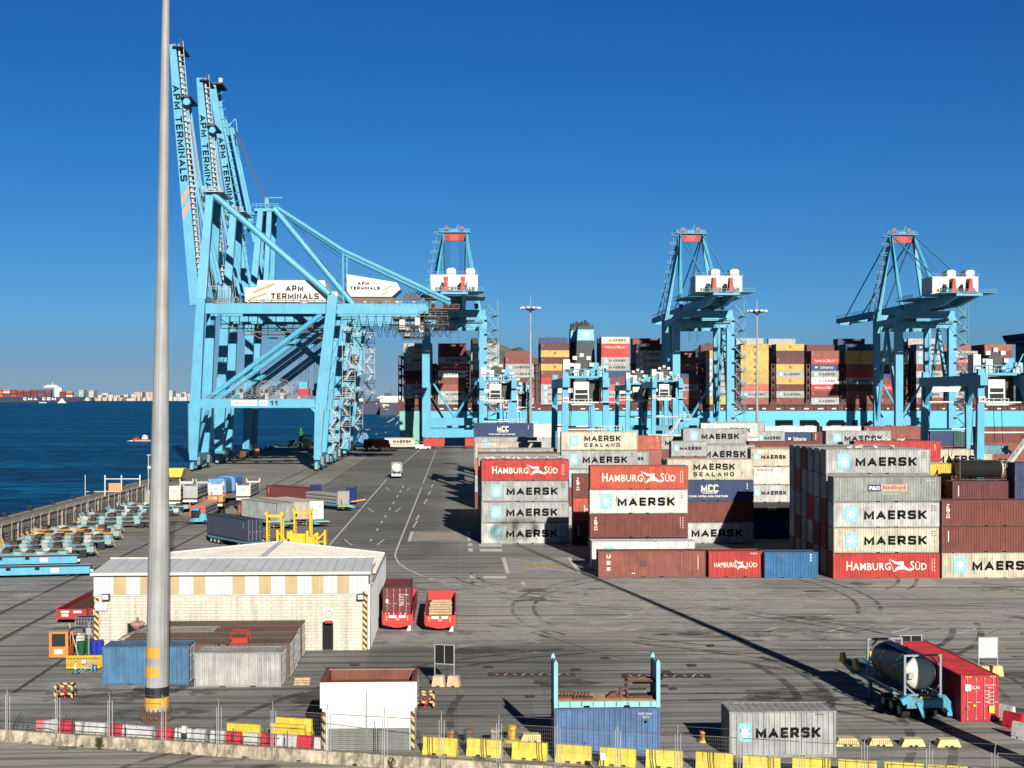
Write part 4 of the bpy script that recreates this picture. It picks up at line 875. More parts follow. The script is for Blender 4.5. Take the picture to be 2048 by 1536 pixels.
    c = h0.lerp(t0, .80)+s_*2.3; m.box(c.x-.9, c.x+1.6, 2.2, W-2.2, c.z-1.1, c.z-.5); m.tube((c.x+.7, 2.4, c.z-2.3), (c.x+.7, 4, c.z-2.3), 1.0, n=12, mi=1); bld(m, 'boom_head', ['dark_metal', 'crane_blue'])
    # boom lettering and stripes on the near chord
    yb = 4.2-.72; M = Matrix.Translation(h0.lerp(t0, .425)+Vector((0, yb, 0)))
    ang = math.atan2(d.z, d.x); Rm = Matrix.Rotation(-ang+PI, 4, 'Y')
    m = MB(); Lb = (t0-h0).length; Mt = Matrix.Translation(h0.lerp(t0, .845)-d*0+Vector((0, yb, 0))) @ Matrix.Rotation(-(ang-PI), 4, 'Y')
    strokes(m, 'APM TERMINALS', .5, Lb*.385, -.95, 1.0, .46, -.02, 0, M=Mt @ Matrix.Translation((0, 0, 0))); bld(m, 'lettering', 'black_letter')
    m = MB(); u0 = Lb*.41
    for k, (a, b_) in enumerate(((Lb*.405, Lb*.455), (Lb*.46, Lb*.51))): m.poly([Mt @ Vector(q) for q in ((a, -.03, 1.1), (a+1.6, -.03, 1.1), (b_+1.8, -.03, -1.2), (b_-.4, -.03, -1.2))])
    bld(m, 'stripe', 'crane_orange')
    # machinery house
    mh0, mh1 = P1(491, 604), P1(652, 563); z0 = gz0+3.2
    m = MB(); m.prism([(mh0[0], z0), (mh1[0]-.2, z0), (mh1[0]+.6, z0+1.0), (mh1[0]-.4, mh1[1]+.3), (mh0[0]+3.6, mh1[1]+.3), (mh0[0]+3.2, mh1[1]-1.8), (mh0[0], mh1[1]-1.8)], 1.6, W-1.6, 'y'); bld(m, 'machinery_house', 'house_white')
    y = 1.56; m = MB(); L0 = mh0[0]; strokes(m, 'APM', L0+11.4, L0+16.4, z0+3.1, z0+4.75, .38, y, 0); strokes(m, 'TERMINALS', L0+7.3, L0+20.7, z0+.9, z0+2.55, .38, y, 0); bld(m, 'lettering', 'black_letter')
    m = MB(); m.poly([(L0+2.0, y, z0+2.3), (L0+2.4, y, z0+3.1), (L0+8.2, y, z0+5.6), (L0+8.2, y, z0+4.8)][::-1]); m.poly([(L0+1.2, y, z0+.6), (L0+1.6, y, z0+1.3), (L0+6.1, y, z0+2.7), (L0+6.1, y, z0+2.2)][::-1]); bld(m, 'stripe', 'crane_orange')
    # walkways, sagging cables, trolley at the back end
    m = MB(); za = gz0-.2; m.rails([(A['wt'][0]+1, .9, gz0+3.0), (A['lt'][0]-1, .9, gz0+3.0)], 1.1, .05, 2); m.box(A['wt'][0]+3, A['lt'][0]-4, W-3, W-2, za-3.4, za-3.2)
    for k in range(11): x = A['wt'][0]+4+k*2.6; m.beam((x, W/2, za), (x, W/2, za-3.6), .22)
    m.beam((A['wt'][0]+4, W/2, za-2.4), (A['lt'][0]-3, W/2, za-2.4), .3); m.beam((A['wt'][0]+9, W/2, za-4.6), (A['lt'][0]-3, W/2, za-4.6), .4); m.beam((A['wt'][0]+4, W/2, za-1), (A['wt'][0]+9, W/2, za-4.6), .22)
    zt = A['pm'][1]+1.3; m.rails([(A['wb'][0]+2, -.9, zt), (A['lb'][0]-1, -.9, zt)], 1.1, .05, 1.5); m.rails([(A['gr'][0]-14, .3, gz0+3.0), (A['gr'][0]+3, .3, gz0+3.0)], 1.3, .06, 1.6)
    m.box(A['gr'][0]-2, A['gr'][0]+6, 0, W, gz0-.8, gz0-.6); m.rails([(A['gr'][0]-2, 0, gz0-.6), (A['gr'][0]+6, 0, gz0-.6), (A['gr'][0]+6, W, gz0-.6)], 1.3, .07, 1.6); bld(m, 'walkway', 'rail_steel')
    m = MB(); cxs = [A['lt'][0]+5+i*2.35 for i in range(12)]
    for a in cxs: m.path([(a+2.1*q, .7, gz0-.5-4.2*math.sin(PI*q)**.7) for q in (0, .08, .2, .35, .5, .65, .8, .92, 1)], .09, 4)
    bld(m, 'festoon_cable', 'dark_metal')
    m = MB(); x = A['gr'][0]-9.5
    m.box(x, x+9, 2, W-2, gz0-1.4, gz0-.7); m.box(x+1.5, x+7.5, 3, 7, gz0-5.0, gz0-4.5)
    for k in range(12): xx = x+RN.uniform(0, 9); m.beam((xx, RN.uniform(.5, 6), gz0-.7), (xx+RN.uniform(-.6, .6), RN.uniform(.5, 6), gz0-4.6), .14)
    m.beam((x+1, 1, gz0-5.3), (x+8, 1, gz0-5.3), .4); m.box(x+2, x+3.6, .6, 3, gz0-4.4, gz0-1.6, 1); m.box(x+6.4, x+7.8, .6, 3, gz0-3.4, gz0-1.0, 1); m.rails([(x-1, .4, gz0-4.4), (x+13, .4, gz0-4.4)], 1.1, .07, 1.2); m.rails([(x+9, .4, gz0-2.2), (x+14, .4, gz0-2.2)], 1.1, .07, 1.0); bld(m, 'trolley', ['dark_metal', 'galv'])
    # cable reels on the portal beam
    for k, (x, rr) in enumerate(((A['wb'][0]+13, 3.3), (A['wb'][0]+20, 3.1), (A['wb'][0]+24.2, 3.3))):
        m = MB(); c = Vector((x, 1.2+k*.7, zt+rr*.62+.4))
        for i in range(24): t = i*2*PI/24; m.beam(c, c+Vector((math.cos(t)*rr, 0, math.sin(t)*rr)), .055); t2_ = t+2*PI/24; m.beam(c+Vector((math.cos(t)*rr*.9, 0, math.sin(t)*rr*.9)), c+Vector((math.cos(t2_)*rr*.9, 0, math.sin(t2_)*rr*.9)), .06)
        m.tube(c-Vector((0, .35, 0)), c+Vector((0, .35, 0)), rr*.16, n=12, mi=1); m.box(x-.5, x+.5, 1.4+k*.7, 2.2+k*.7, zt, c.z); bld(m, 'cable_reel', ['galv', 'dark_metal'])
    # hook block hanging low
    m = MB(); x, z = P1(603, 776); m.box(x-1.6, x+1.6, 6, 10, z-2.2, z-.2, 1); m.box(x-1.2, x+1.2, 6.4, 9.6, z-.2, z+1.8, 0)
    for q in (-1.3, -.6, .6, 1.3): m.tube((x+q, 8, z+1.8), (x+q*.9, 8, gz0), .05, n=4, mi=2)
    bld(m, 'spreader_headblock', ['crane_blue', 'crane_red', 'dark_metal'])
    # zig-zag stair beside the landside leg
    m = MB(); z = 4; side = 1
    while z < gz0-2:
        x = A['lb'][0]+2.6 if z < A['pm'][1]-2 else A['lb'][0]+7.2; Y1_ = W+2.4
        a, b_ = (x-1.2, x+1.4) if side > 0 else (x+1.4, x-1.2)
        m.beam((a, Y1_, z), (b_, Y1_, z+3.6), .14, .4); m.beam((a, Y1_, z+1.1), (b_, Y1_, z+4.7), .07); m.box(x-1.7, x+2.0, W+1.2, W+3.4, z+3.5, z+3.62); m.rails([(x-1.7, W+1.2, z+3.62), (x+2.0, W+1.2, z+3.62)], 1.1, .045, 1.2)
        for q in (-1.7, 2.0): m.beam((x+q, W+1.2, z), (x+q, W+1.2, z+3.6), .12)
        z += 3.6; side = -side
    m.box(A['lb'][0]+1, A['lb'][0]+9, W+1.2, W+3.4, A['pm'][1]+1.5, A['pm'][1]+1.7); m.rails([(A['lb'][0]+1, W+1.2, A['pm'][1]+1.7), (A['lb'][0]+9, W+1.2, A['pm'][1]+1.7)], 1.1, .05, 1.2); bld(m, 'stairway', 'galv')
    m = MB()
    for f in (.15, .3, .45, .6, .75, .9): P_ = Vector((A['lm'][0], 0, A['lm'][1])).lerp(Vector((A['lt'][0], 0, A['lt'][1])), f); m.beam((P_.x+1.5, -.9, P_.z), (P_.x+1.5, W+.9, P_.z), .09)
    for q in (.8, 1.1): m.beam((A['lb'][0]+q, -1.15, 4), (A['lb'][0]+q+.3, -1.15, A['pm'][1]), .08)
    m.beam((A['wt'][0]+1.3, -1.0, A['wt'][1]), (A['ap'][0]+.6, 2, A['ap'][1]), .12); m.beam((A['wb'][0]-1.2, -1.15, 5), (A['pm'][0]-1.6, -1.15, A['pm'][1]), .08); bld(m, 'service_tower', 'galv')
    m = MB()
    for k in range(30):
        x = RN.uniform(A['wt'][0]+2, A['gr'][0]); m.box(x, x+RN.uniform(.3, 1.4), 1.3, 1.48, gz0+RN.uniform(2.9, 3.2), gz0+RN.uniform(3.3, 4.0), RN.choice((0, 1)))
    for k in range(16): x = A['wt'][0]+3.2+k*.28; m.beam((x, .9, gz0+3), (x+RN.uniform(-.5, .5), .9, gz0+RN.uniform(4, 7.5)), .1, mi=1)
    m.rails([(A['wt'][0]+2.6, .8, gz0+6.5), (A['wt'][0]+8, .8, gz0+6.5)], 1.1, .06, 1.0); m.rails([(A['ap'][0]-2, .5, A['ap'][1]+1), (A['ap'][0]+3, .5, A['ap'][1]+1)], 1.2, .07, 1.0); m.box(A['ap'][0]-2, A['ap'][0]+3.6, .5, W-.5, A['ap'][1]+.8, A['ap'][1]+1); bld(m, 'girder_gear', ['galv', 'rail_steel'])
    # travelling bogies
    for x in (A['wb'][0], A['lb'][0]):
        for yc in (1.0, W-1.0):
            m = MB(); m.box(x-.5, x+.5, yc-3.6, yc+3.6, 1.5, 2.4)
            for q in (-2.8, -1.2, 1.2, 2.8): m.tube((x-.35, yc+q, .5), (x+.35, yc+q, .5), .5, n=12, mi=1); m.box(x-.55, x+.55, yc+q-.6, yc+q+.6, .7, 1.5)
            m.box(x-.4, x+.4, yc-4.6, yc-3.7, .5, 1.6, 2); m.beam((x, yc, 2.3), (x, yc, 3.2), 1.4); m.prism([(yc-1.5, 1.7), (yc+2.6, 1.7), (yc+2.2, 3.6), (yc-1.2, 3.9)], x+1.0, x+1.8, 'x', 3); bld(m, 'bogie', ['crane_blue', 'dark_metal', 'concrete', 'crane_grey'])
    if number:
        z = A['pm'][1]; m = MB(); strokes(m, '11', A['wb'][0]+21.4, A['wb'][0]+23.4, z-.5, z+.9, .34, -1.03, 0); bld(m, 'number', 'black_letter')
        m = MB(); xa = A['wb'][0]+10.6; m.box(xa, xa+7.2, -1.06, -1.01, z-.6, z+.9); m.box(xa+7.7, xa+10.2, -1.06, -1.01, z-.6, z+.9); put_text(m, 'PABELLON ESPANA', xa+.4, xa+6.8, z-.1, z+.4, -1.08, 1, .0); put_text(m, 'NEW', xa+8, xa+9.4, z-.1, z+.5, -1.08, 1, .0); bld(m, 'name_board', ['house_white', 'black_letter'])
    return r
c1 = old_crane(385.0, 'nearest raised-boom crane, number eleven, white machinery house on its girder')
c2 = clone(c1, loc=(0, 425.5, 0), label='second raised-boom crane, standing close behind crane number eleven')
for ch in list(c2.children):
    if ch.name.split('.')[0] in ('number', 'name_board'): bpy.data.objects.remove(ch)
# third crane, taller apex set further inland
def third_crane(D):
    s = D/F
    def P(px, py): q = at(px, D, py); return Vector((q.x, 0, q.z))
    Y = at(525, D).y; W = 17; r = thing('quay_crane', 'third raised-boom crane with long back stays to its far white machinery house', 'crane', (0, Y, 0), 0, 'cranes with raised booms on the left quay')
    def bld(mb, n, m='crane_blue'): return mb.build(n, [m] if isinstance(m, str) else m, r)
    ap = P(527, 418); gl = P(470, 640); gr = P(872, 640); mh0, mh1 = P(692, 592), P(800, 548); xw, xl = XW+1.5, XL+.5
    for yy in (0, W):
        v = Vector((0, yy, 0)); iv = Vector((0, -2 if yy else 2, 0))
        for x in (xw, xl): m = MB(); m.beam((x, yy, 3), (x+(1.5 if x == xw else 5), yy, gl.z+2), 2.2, 2.2, 0, 3.0, 2.2); bld(m, 'leg')
        m = MB(); m.beam((xw+1.6, yy, gl.z), ap+v+iv+Vector((-1.2, 0, 0)), 2.4, 1.8, 0, 1.8); m.beam(ap+v+iv+Vector((1.8, 0, 0)), P(528, 640)+v, 1.6, 1.4); bld(m, 'apex_leg')
        m = MB(); m.tube(ap+v+iv+Vector((3.2, 0, .5)), (xl+4.6, yy, gl.z+3), .95); bld(m, 'back_leg')
        m = MB(); k = P(685, 500)+v; m.tube(ap+v+iv+Vector((3.6, 0, 1.2)), k, .75); m.tube(k, P(900, 600)+v, .75); m.tube(k, P(685, 610)+v, .45); bld(m, 'back_stay')
        m = MB(); m.box(xw+.8, xl-.4, yy-1, yy+1, 17, 19.6); bld(m, 'portal_beam')
        m = MB(); m.tube((xw+3, yy, 19.6), (xl+2.4, yy, gl.z-2), .7); m.tube((xw+10, yy, gl.z-2), (xl+1, yy, 24), .7); bld(m, 'diagonal_brace')
    for yy in (2.4, W-2.4): m = MB(); m.box(gl.x-2, gr.x, yy-.9, yy+.9, gl.z-1.2, gl.z+1.8); bld(m, 'girder')
    m = MB(); m.box(ap.x-3.2, ap.x+3.4, 1, W-1, ap.z-.6, ap.z+.4); m.rails([(ap.x-4, .8, ap.z+.6), (ap.x+5, .8, ap.z+.6)], 1.3, .09, 1.4); m.box(ap.x+.2, ap.x+1.6, 1.5, 3, ap.z, ap.z+4.2); m.box(ap.x+.6, ap.x+6.2, 1.5, 2.0, ap.z+4.0, ap.z+4.3)
    m.box(xw-1, xw+1.2, 1, W-1, 2.4, 4.6); m.box(xl-1, xl+1.2, 1, W-1, 2.4, 4.6); m.tube((gl.x-4, 3, ap.z-2), (ap.x, 3, ap.z-1), .6); bld(m, 'cross_beam')
    h0 = P(503, 625)+Vector((-1.5, 0, 0)); t0 = P(421, 162)
    d = (t0-h0).normalized(); s_ = Vector((d.z, 0, -d.x))
    for yy in (4.2, W-4.2):
        v = Vector((0, yy, 0)); m = MB(); m.beam(h0+v, t0+v, 3.0, 1.4, 0, 2.2, 1.2); bld(m, 'boom')
    m = MB(); K = h0.lerp(t0, .82)+s_*3.6
    for yy in (5, W-5):
        v = Vector((0, yy, 0)); m.beam(h0.lerp(t0, .30)+s_*5.6+v, K+v, .8); m.beam(h0.lerp(t0, .86)+s_*1.6+v, h0.lerp(t0, .36)+s_*3.4+v, .7); m.beam(h0+s_*9+v, h0.lerp(t0, .34)+s_*6.5+v, .8)
    for k in range(26): c = h0.lerp(t0, .05+k*.036); m.beam(c+s_*1.4+Vector((0, 4.2, 0)), c+s_*3.2+Vector((0, 4.2, .5)), .14)
    m.beam(K+Vector((0, 3, -1)), K+Vector((2.4, 3, 1.4)), .3); m.beam(K+Vector((2.4, 3, 1.4)), K+Vector((2.9, 3, -3)), .3); bld(m, 'fore_stay')
    m = MB(); K2 = K+Vector((1.2, 5, -1))
    for q in range(4): m.beam(K2+Vector((0, q*1.8, 0)), ap+Vector((.5+q*.4, 3+q*1.8, 1)), .13)
    for q in range(3): m.beam(ap+Vector((1+q, 4, 0)), P(760-q*34, 565)+Vector((0, 4, 0)), .10)
    m.beam(ap+Vector((4, 4, 1)), P(706, 556)+Vector((0, 4, 0)), .12); bld(m, 'hoist_rope', 'dark_metal')
    m = MB(); m.box(t0.x-.5, t0.x+3.4, 3, W-3, t0.z-.4, t0.z+.2); m.box(t0.x+2.4, t0.x+3.6, 3, 4, t0.z+.2, t0.z+1.6, 1); bld(m, 'boom_head', ['dark_metal', 'house_white'])
    Lb = (t0-h0).length; yb = 4.2-.75; ang = math.atan2(d.z, d.x); Mt = Matrix.Translation(h0.lerp(t0, .77)+Vector((0, yb, 0))) @ Matrix.Rotation(-(ang-PI), 4, 'Y')
    m = MB(); strokes(m, 'APM TERMINALS', .5, Lb*.36, -.95, 1.0, .46, -.02, 0, M=Mt); bld(m, 'lettering', 'black_letter')
    m = MB()
    for a, b_ in ((Lb*.34, Lb*.41), (Lb*.40, Lb*.47)): m.poly([Mt @ Vector(q) for q in ((a, -.03, 1.3), (a+1.8, -.03, 1.3), (b_+1.8, -.03, -1.1), (b_-.4, -.03, -1.1))])
    bld(m, 'stripe', 'crane_orange')
    m = MB(); z0 = mh0.z; z1 = mh1.z; m.prism([(mh0.x+1.5, z0), (mh1.x-3, z0), (mh1.x-.5, z0+2.2), (mh1.x, z0+2.6), (mh1.x-1.2, z0+4.9), (mh0.x, z1+.2), (mh0.x, z0+2.0)], 1.6, W-1.6, 'y'); bld(m, 'machinery_house', 'house_white')
    y = 1.55; m = MB(); strokes(m, 'APM', mh0.x+3.7, mh0.x+7.7, z0+4.0, z0+5.15, .3, y, 0); strokes(m, 'TERMINALS', mh0.x+1.2, mh0.x+11.4, z0+2.4, z0+3.5, .3, y, 0); bld(m, 'lettering', 'black_letter')
    m = MB(); m.poly([(mh0.x+12.5, y, z0+2.4), (mh0.x+15.6, y, z0+4.2), (mh0.x+15.6, y, z0+3.6), (mh0.x+12.3, y, z0+1.7)]); m.poly([(mh0.x+11.6, y, z0+.8), (mh0.x+14.2, y, z0+2.1), (mh0.x+14.2, y, z0+1.6), (mh0.x+11.3, y, z0+.2)]); bld(m, 'stripe', 'crane_orange')
    m = MB(); m.box(mh0.x, mh1.x-2, 2, W-2, z0-2.6, z0-.3); m.box(mh1.x-2, gr.x+8, .5, W, gl.z+4.0, gl.z+4.3); m.rails([(mh1.x-3, .5, gl.z+4.3), (gr.x+8, .5, gl.z+4.3)], 1.3, .09, 1.8)
    for k in range(9): m.tube((mh1.x+1+k*.6, 2+k*.4, z0-1), (mh1.x+2+k*1.0, 2+k*.4, z0+RN.uniform(.8, 2)), .25)
    bld(m, 'walkway', 'rail_steel')
    m = MB()
    for k in range(8): a = gr.x-18+k*3.2; m.path([(a+2.8*q, .7, gl.z-1.3-3.0*math.sin(PI*q)**.7) for q in (0, .1, .3, .5, .7, .9, 1)], .09, 4)
    bld(m, 'festoon_cable', 'dark_metal')
    m = MB(); z = 4; side = 1
    while z < gl.z:
        x = xl+2.8 if z < 15 else xl+7.0
        a, b_ = (x-1.2, x+1.4) if side > 0 else (x+1.4, x-1.2); m.beam((a, W+2.4, z), (b_, W+2.4, z+3.6), .16, .45); m.beam((a, W+2.4, z+1.1), (b_, W+2.4, z+4.7), .08); m.box(x-1.7, x+2.0, W+1.2, W+3.4, z+3.5, z+3.65); m.rails([(x-1.7, W+1.2, z+3.65), (x+2, W+1.2, z+3.65)], 1.1, .05, 1.2)
        for q in (-1.7, 2.0): m.beam((x+q, W+1.2, z), (x+q, W+1.2, z+3.6), .12)
        z += 3.6; side = -side
    bld(m, 'stairway', 'galv')
    for x in (xw, xl):
        for yc in (1, W-1):
            m = MB(); m.box(x-.5, x+.5, yc-3.6, yc+3.6, 1.5, 2.4)
            for q in (-2.8, -1.2, 1.2, 2.8): m.tube((x-.35, yc+q, .5), (x+.35, yc+q, .5), .5, n=12, mi=1)
            bld(m, 'bogie', ['crane_blue', 'dark_metal'])
third_crane(466.0)
# ---------------------------------------------------------------- rubber tyred yard cranes
def rtg(pl, pr, D, pyt, label, num=None, stair=True):
    a, b_ = at(pl, D, pyt), at(pr, D, pyt); cx = (a.x+b_.x)/2; hw = (b_.x-a.x)/2; zt = a.z; S = 23.6
    r = thing('yard_crane', label, 'crane', (cx, a.y, 0), 0, 'rubber tyred yard cranes among the container rows')
    def bld(mb, n, m='crane_blue'): return mb.build(n, [m] if isinstance(m, str) else m, r)
    for yy in (0, S):
        for sx in (-1, 1):
            m = MB(); m.beam((sx*(hw+.25), yy, 2.6), (sx*hw, yy, zt), 1.15, .9, 0, .95, .8); bld(m, 'leg')
        m = MB(); m.box(-hw-1.2, hw+1.2, yy-.6, yy+.6, 1.7, 2.9); bld(m, 'sill_beam')
        m = MB()
        for sx in (-1, 1):
            for q in (-.9, .9): m.tube((sx*hw+q, yy-.35, .75), (sx*hw+q, yy+.35, .75), .75, n=12)
        bld(m, 'wheel_set', 'rubber')
        m = MB()
        for f in (.62, .80): m.tube((-hw, yy, zt*f), (hw, yy, zt*f), .13)
        m.box(-hw, hw, yy-.3, yy+.3, zt-3.2, zt-2.4) if yy else None
        bld(m, 'tie_bar', 'house_white')
    for sx in (-1, 1):
        m = MB(); m.box(sx*hw-.55, sx*hw+.55, -1.4, S+1.4, zt-2.4, zt-.9); m.prism([(S-2.8, zt-2.4), (S-.4, zt-2.4), (S-.4, zt-5.5)], sx*hw-.3, sx*hw+.3, 'x'); m.prism([(.4, zt-2.4), (2.8, zt-2.4), (.4, zt-5.5)], sx*hw-.3, sx*hw+.3, 'x'); bld(m, 'girder')
    m = MB()   # trolley machinery on top
    m.box(-hw+.3, hw-.3, 2, 9, zt-.9, zt-.5); m.rails([(-hw, 1.9, zt-.5), (hw, 1.9, zt-.5)], 1.1, .05, 1.0)
    m.box(-hw-.2, -hw+.9, 2.2, 4.5, zt-.5, zt+2.2, 1); m.box(-hw+1.6, -hw+2.6, 2.0, 3, zt-.5, zt+1.5, 1); m.tube((-.4, 2.4, zt+1.3), (-.4, 4.6, zt+1.3), 1.15, n=14, mi=2)
    for i in range(8): t = i*PI/4; m.box(-.4+math.cos(t)*1.6-.35, -.4+math.cos(t)*1.6+.35, 2.2, 2.9, zt+1.3+math.sin(t)*1.6-.3, zt+1.3+math.sin(t)*1.6+.3, 1 if i % 2 else 3)
    m.box(hw-2.4, hw-.8, 3, 5, zt-.5, zt+1.7, 0); m.box(hw-.9, hw+.2, 2.4, 3.2, zt-.5, zt+1.0, 3); m.beam((hw-1, 2, zt), (hw+.1, 2, zt+2.3), .16)
    for k in range(9): x = RN.uniform(-hw, hw); m.box(x, x+.5, 1.95, 2.4, zt-.5, zt+RN.uniform(0, .9), RN.choice((0, 1, 2, 3)))
    bld(m, 'trolley_machinery', ['crane_blue', 'house_white', 'dark_metal', 'galv'])
    m = MB(); c = -.5; m.box(c-1.25, c+1.25, 1.6, 4, zt-5.1, zt-1.5); m.box(c-1.0, c+1.0, 1.56, 1.6, zt-3.4, zt-2.8, 1); m.box(c-1.05, c+1.05, 1.55, 1.6, zt-4.7, zt-3.6, 1); m.box(c-1.7, c+1.7, 1.3, 4.4, zt-5.5, zt-5.15)
    m.rails([(c-1.7, 1.3, zt-5.15), (c+1.7, 1.3, zt-5.15)], .8, .04, .9); bld(m, 'cab', ['house_white', 'glass_dark'])
    m = MB(); m.box(hw*.1+.6, hw-.5, 4, 8, zt-5, zt-1.2); bld(m, 'electric_house', 'dark_metal')
    m = MB(); z1 = zt*.46
    for sx in (-1.6, 1.0):
        for yy in (4, 7): m.tube((sx, yy, zt-1), (sx*1.4, yy, z1+2.2), .05, n=4, mi=1)
    m.box(-2.6, 2.2, 4, 6.4, z1+1.2, z1+1.9); m.box(-2.9, 2.6, 3.8, 4.4, z1+.6, z1+1.2); bld(m, 'spreader', ['crane_blue_dull', 'dark_metal'])
    if stair:
        m = MB(); z2 = zt*.60; m.beam((-.2, -.9, 10.2), (hw-.3, -.9, z2), .14, .4); m.beam((-.2, -1.7, 10.2), (hw-.3, -1.7, z2), .14, .4); m.rails([(-.2, -1.7, 10.2), (hw-.3, -1.7, z2)], 1.0, .045, .9)
        for i in range(14): f = i/13; p = Vector((-.2, -1.3, 10.2)).lerp(Vector((hw-.3, -1.3, z2)), f); m.box(p.x-.15, p.x+.15, -1.7, -.9, p.z-.03, p.z+.03)
        m.box(hw-1.2, hw+2.6, -1.8, .2, z2-.1, z2+.05); m.rails([(hw-1.2, -1.8, z2), (hw+2.6, -1.8, z2)], 1.1, .05, .9); m.box(hw-1.0, hw+1.4, -1.4, 0, zt*.80, zt*.80+.15); m.rails([(hw+2.6, -1.8, z2), (hw+2.6, .2, z2)], 1.1, .05, .9)
        m.beam((.1, -1, 10.2), (2.2, -1, 4.5), .14, .4); m.box(-1.6, .6, -1.6, .4, 10.0, 10.15); m.rails([(-1.6, -1.6, 10.1), (.6, -1.6, 10.1)], 1.1, .05, .8); bld(m, 'stairway', 'galv')
    m = MB(); m.box(-hw-.5, -hw+.5, -.62, -.56, zt*.80, zt*.80+.9)
    put_text(m, num or '41', -hw-.35, -hw+.35, zt*.80+.2, zt*.80+.7, -.64, 1, .02); bld(m, 'number_plate', ['house_white', 'black_letter'])
    m = MB(); m.box(-hw+.3, -.3, 6, 9, 2.9, 5.5); m.box(.2, hw-.4, 2, 4, 2.9, 5.2); bld(m, 'power_pack')
    return r
rtg(964, 1028, 287, 754, 'yard crane left of the lamp mast, white cab, before the ship stern', '42')
rtg(1004, 1058, 333, 778, 'lower yard crane standing behind the lamp mast', '43')
rtg(1131, 1211, 222, 745, 'yard crane with a diagonal stair in front of the ship funnel', '40')
rtg(1308, 1361, 336, 756, 'small yard crane between the funnel and the middle quay crane', '39')
rtg(1256, 1306, 352, 762, 'shaded yard crane directly left behind the small yard crane', '38', stair=False)
rtg(1961, 2058, 200, 738, 'large yard crane cut off by the right edge of the view', '34')
# ---------------------------------------------------------------- lamp masts
def high_mast(px, D, py, label, pyb=None):
    p = at(px, D, py); h = p.z; r = thing('lamp_mast', label, 'lamp mast', (p.x, p.y, 0), 0, 'slim floodlight masts between the container rows')
    m = MB(); m.lathe([(.46, 0), (.40, h*.25), (.31, h*.55), (.2, h-.6)], n=12); m.build('pole', ['pole_grey'], r, True)
    m = MB(); m.lathe([(.5, h-1.2), (1.0, h-1.0), (1.15, h-.7), (1.9, h-.55), (1.9, h-.35), (.6, h-.1)], n=12); m.beam((0, 0, h), (0, 0, h+2.2), .06); m.build('crown_ring', ['galv'], r)
    for k in range(10):
        t = k*PI/5; m = MB(); c = Vector((math.cos(t)*2.15, math.sin(t)*2.15, h-.35)); m.box(c.x-.36, c.x+.36, c.y-.28, c.y+.28, c.z-.35, c.z+.08); m.box(c.x-.3, c.x+.3, c.y-.24, c.y+.24, c.z-.38, c.z-.35, 1); m.build('floodlight', ['galv', 'house_white'], r)
    return r
high_mast(1061, 330, 612, 'thin grey floodlight mast left of the ship funnel')
high_mast(1514, 330, 618, 'thin grey floodlight mast in front of the yellow containers')
def big_mast(loc, H, label, lean=(0, 0)):
    r = thing('lamp_mast', label, 'lamp mast', loc, 0, 'massive floodlight masts of the near yard')
    def L(z): return (lean[0]*z/H, lean[1]*z/H)
    prof = [(.74, .5), (.735, 1.5), (.69, 6), (.665, 10.8), (.645, 10.82), (.585, 15), (.48, 22), (.462, 22.02), (.36, 32), (.345, 32.02), (.23, 45), (.17, H-1)]
    m = MB(); n = 16; k = 0
    for rr, z in prof:
        for i in range(n): t = 2*PI*i/n; m.v.append((L(z)[0]+rr*math.cos(t), L(z)[1]+rr*math.sin(t), z))
    for j in range(len(prof)-1):
        for i in range(n): i2 = (i+1) % n; m.f.append((j*n+i, j*n+i2, (j+1)*n+i2, (j+1)*n+i)); m.m.append(0)
    m.build('pole', ['pole_grey'], r, False)
    m = MB(); m.lathe([(1.0, 0), (1.0, .14), (.78, .16), (.78, .5), (.94, .52), (.94, .62), (.76, .64)], n=24)
    for i in range(20): t = 2*PI*i/20; m.tube((math.cos(t)*.9, math.sin(t)*.9, .1), (math.cos(t)*.9, math.sin(t)*.9, .8), .045, n=6)
    for i in range(16): t = 2*PI*i/16; m.box(math.cos(t)*.84-.06, math.cos(t)*.84+.06, math.sin(t)*.84-.06, math.sin(t)*.84+.06, .14, .56)
    m.build('base_flange', ['rust_steel'], r)
    # painted bands
    for z0, z1, mt, full in ((.85, 1.5, 'band_orange', 1), (1.5, 2.15, 'band_black', 1), (2.8, 3.45, 'band_orange', 0), (4.0, 4.65, 'band_orange', 0)):
        m = MB(); n0, n1 = (0, 16) if full else (7, 13)
        for i in range(n0, n1):
            for (za, zb) in ((z0, z1),):
                q = []
                for (ii, z) in ((i, za), (i+1, za), (i+1, zb), (i, zb)):
                    rr = (.74 if z < 1.5 else .735+(.69-.735)*(z-1.5)/4.5)+.009; t = 2*PI*ii/16; q.append((L(z)[0]+rr*math.cos(t), L(z)[1]+rr*math.sin(t), z))
                m.poly(q)
        m.build('painted_band', [mt], r)
    m = MB(); h = H; m.lathe([(.3, h-1.2), (.45, h-.2), (.1, h)], lean[0], lean[1], 12)
    for k in range(14): t = k*PI/7; t2_ = t+PI/7; m.beam((lean[0]+math.cos(t)*2.7, lean[1]+math.sin(t)*2.7, h-.9), (lean[0]+math.cos(t2_)*2.7, lean[1]+math.sin(t2_)*2.7, h-.9), .14)
    for k in range(5): t = k*2*PI/5; m.beam((lean[0], lean[1], h-.9), (lean[0]+math.cos(t)*2.7, lean[1]+math.sin(t)*2.7, h-.9), .12)
    for k in range(14): t = k*PI/7; m.box(lean[0]+math.cos(t)*3-.3, lean[0]+math.cos(t)*3+.3, lean[1]+math.sin(t)*3-.3, lean[1]+math.sin(t)*3+.3, h-1.3, h-.8)
    m.build('floodlight_ring', ['galv'], r)
    return r
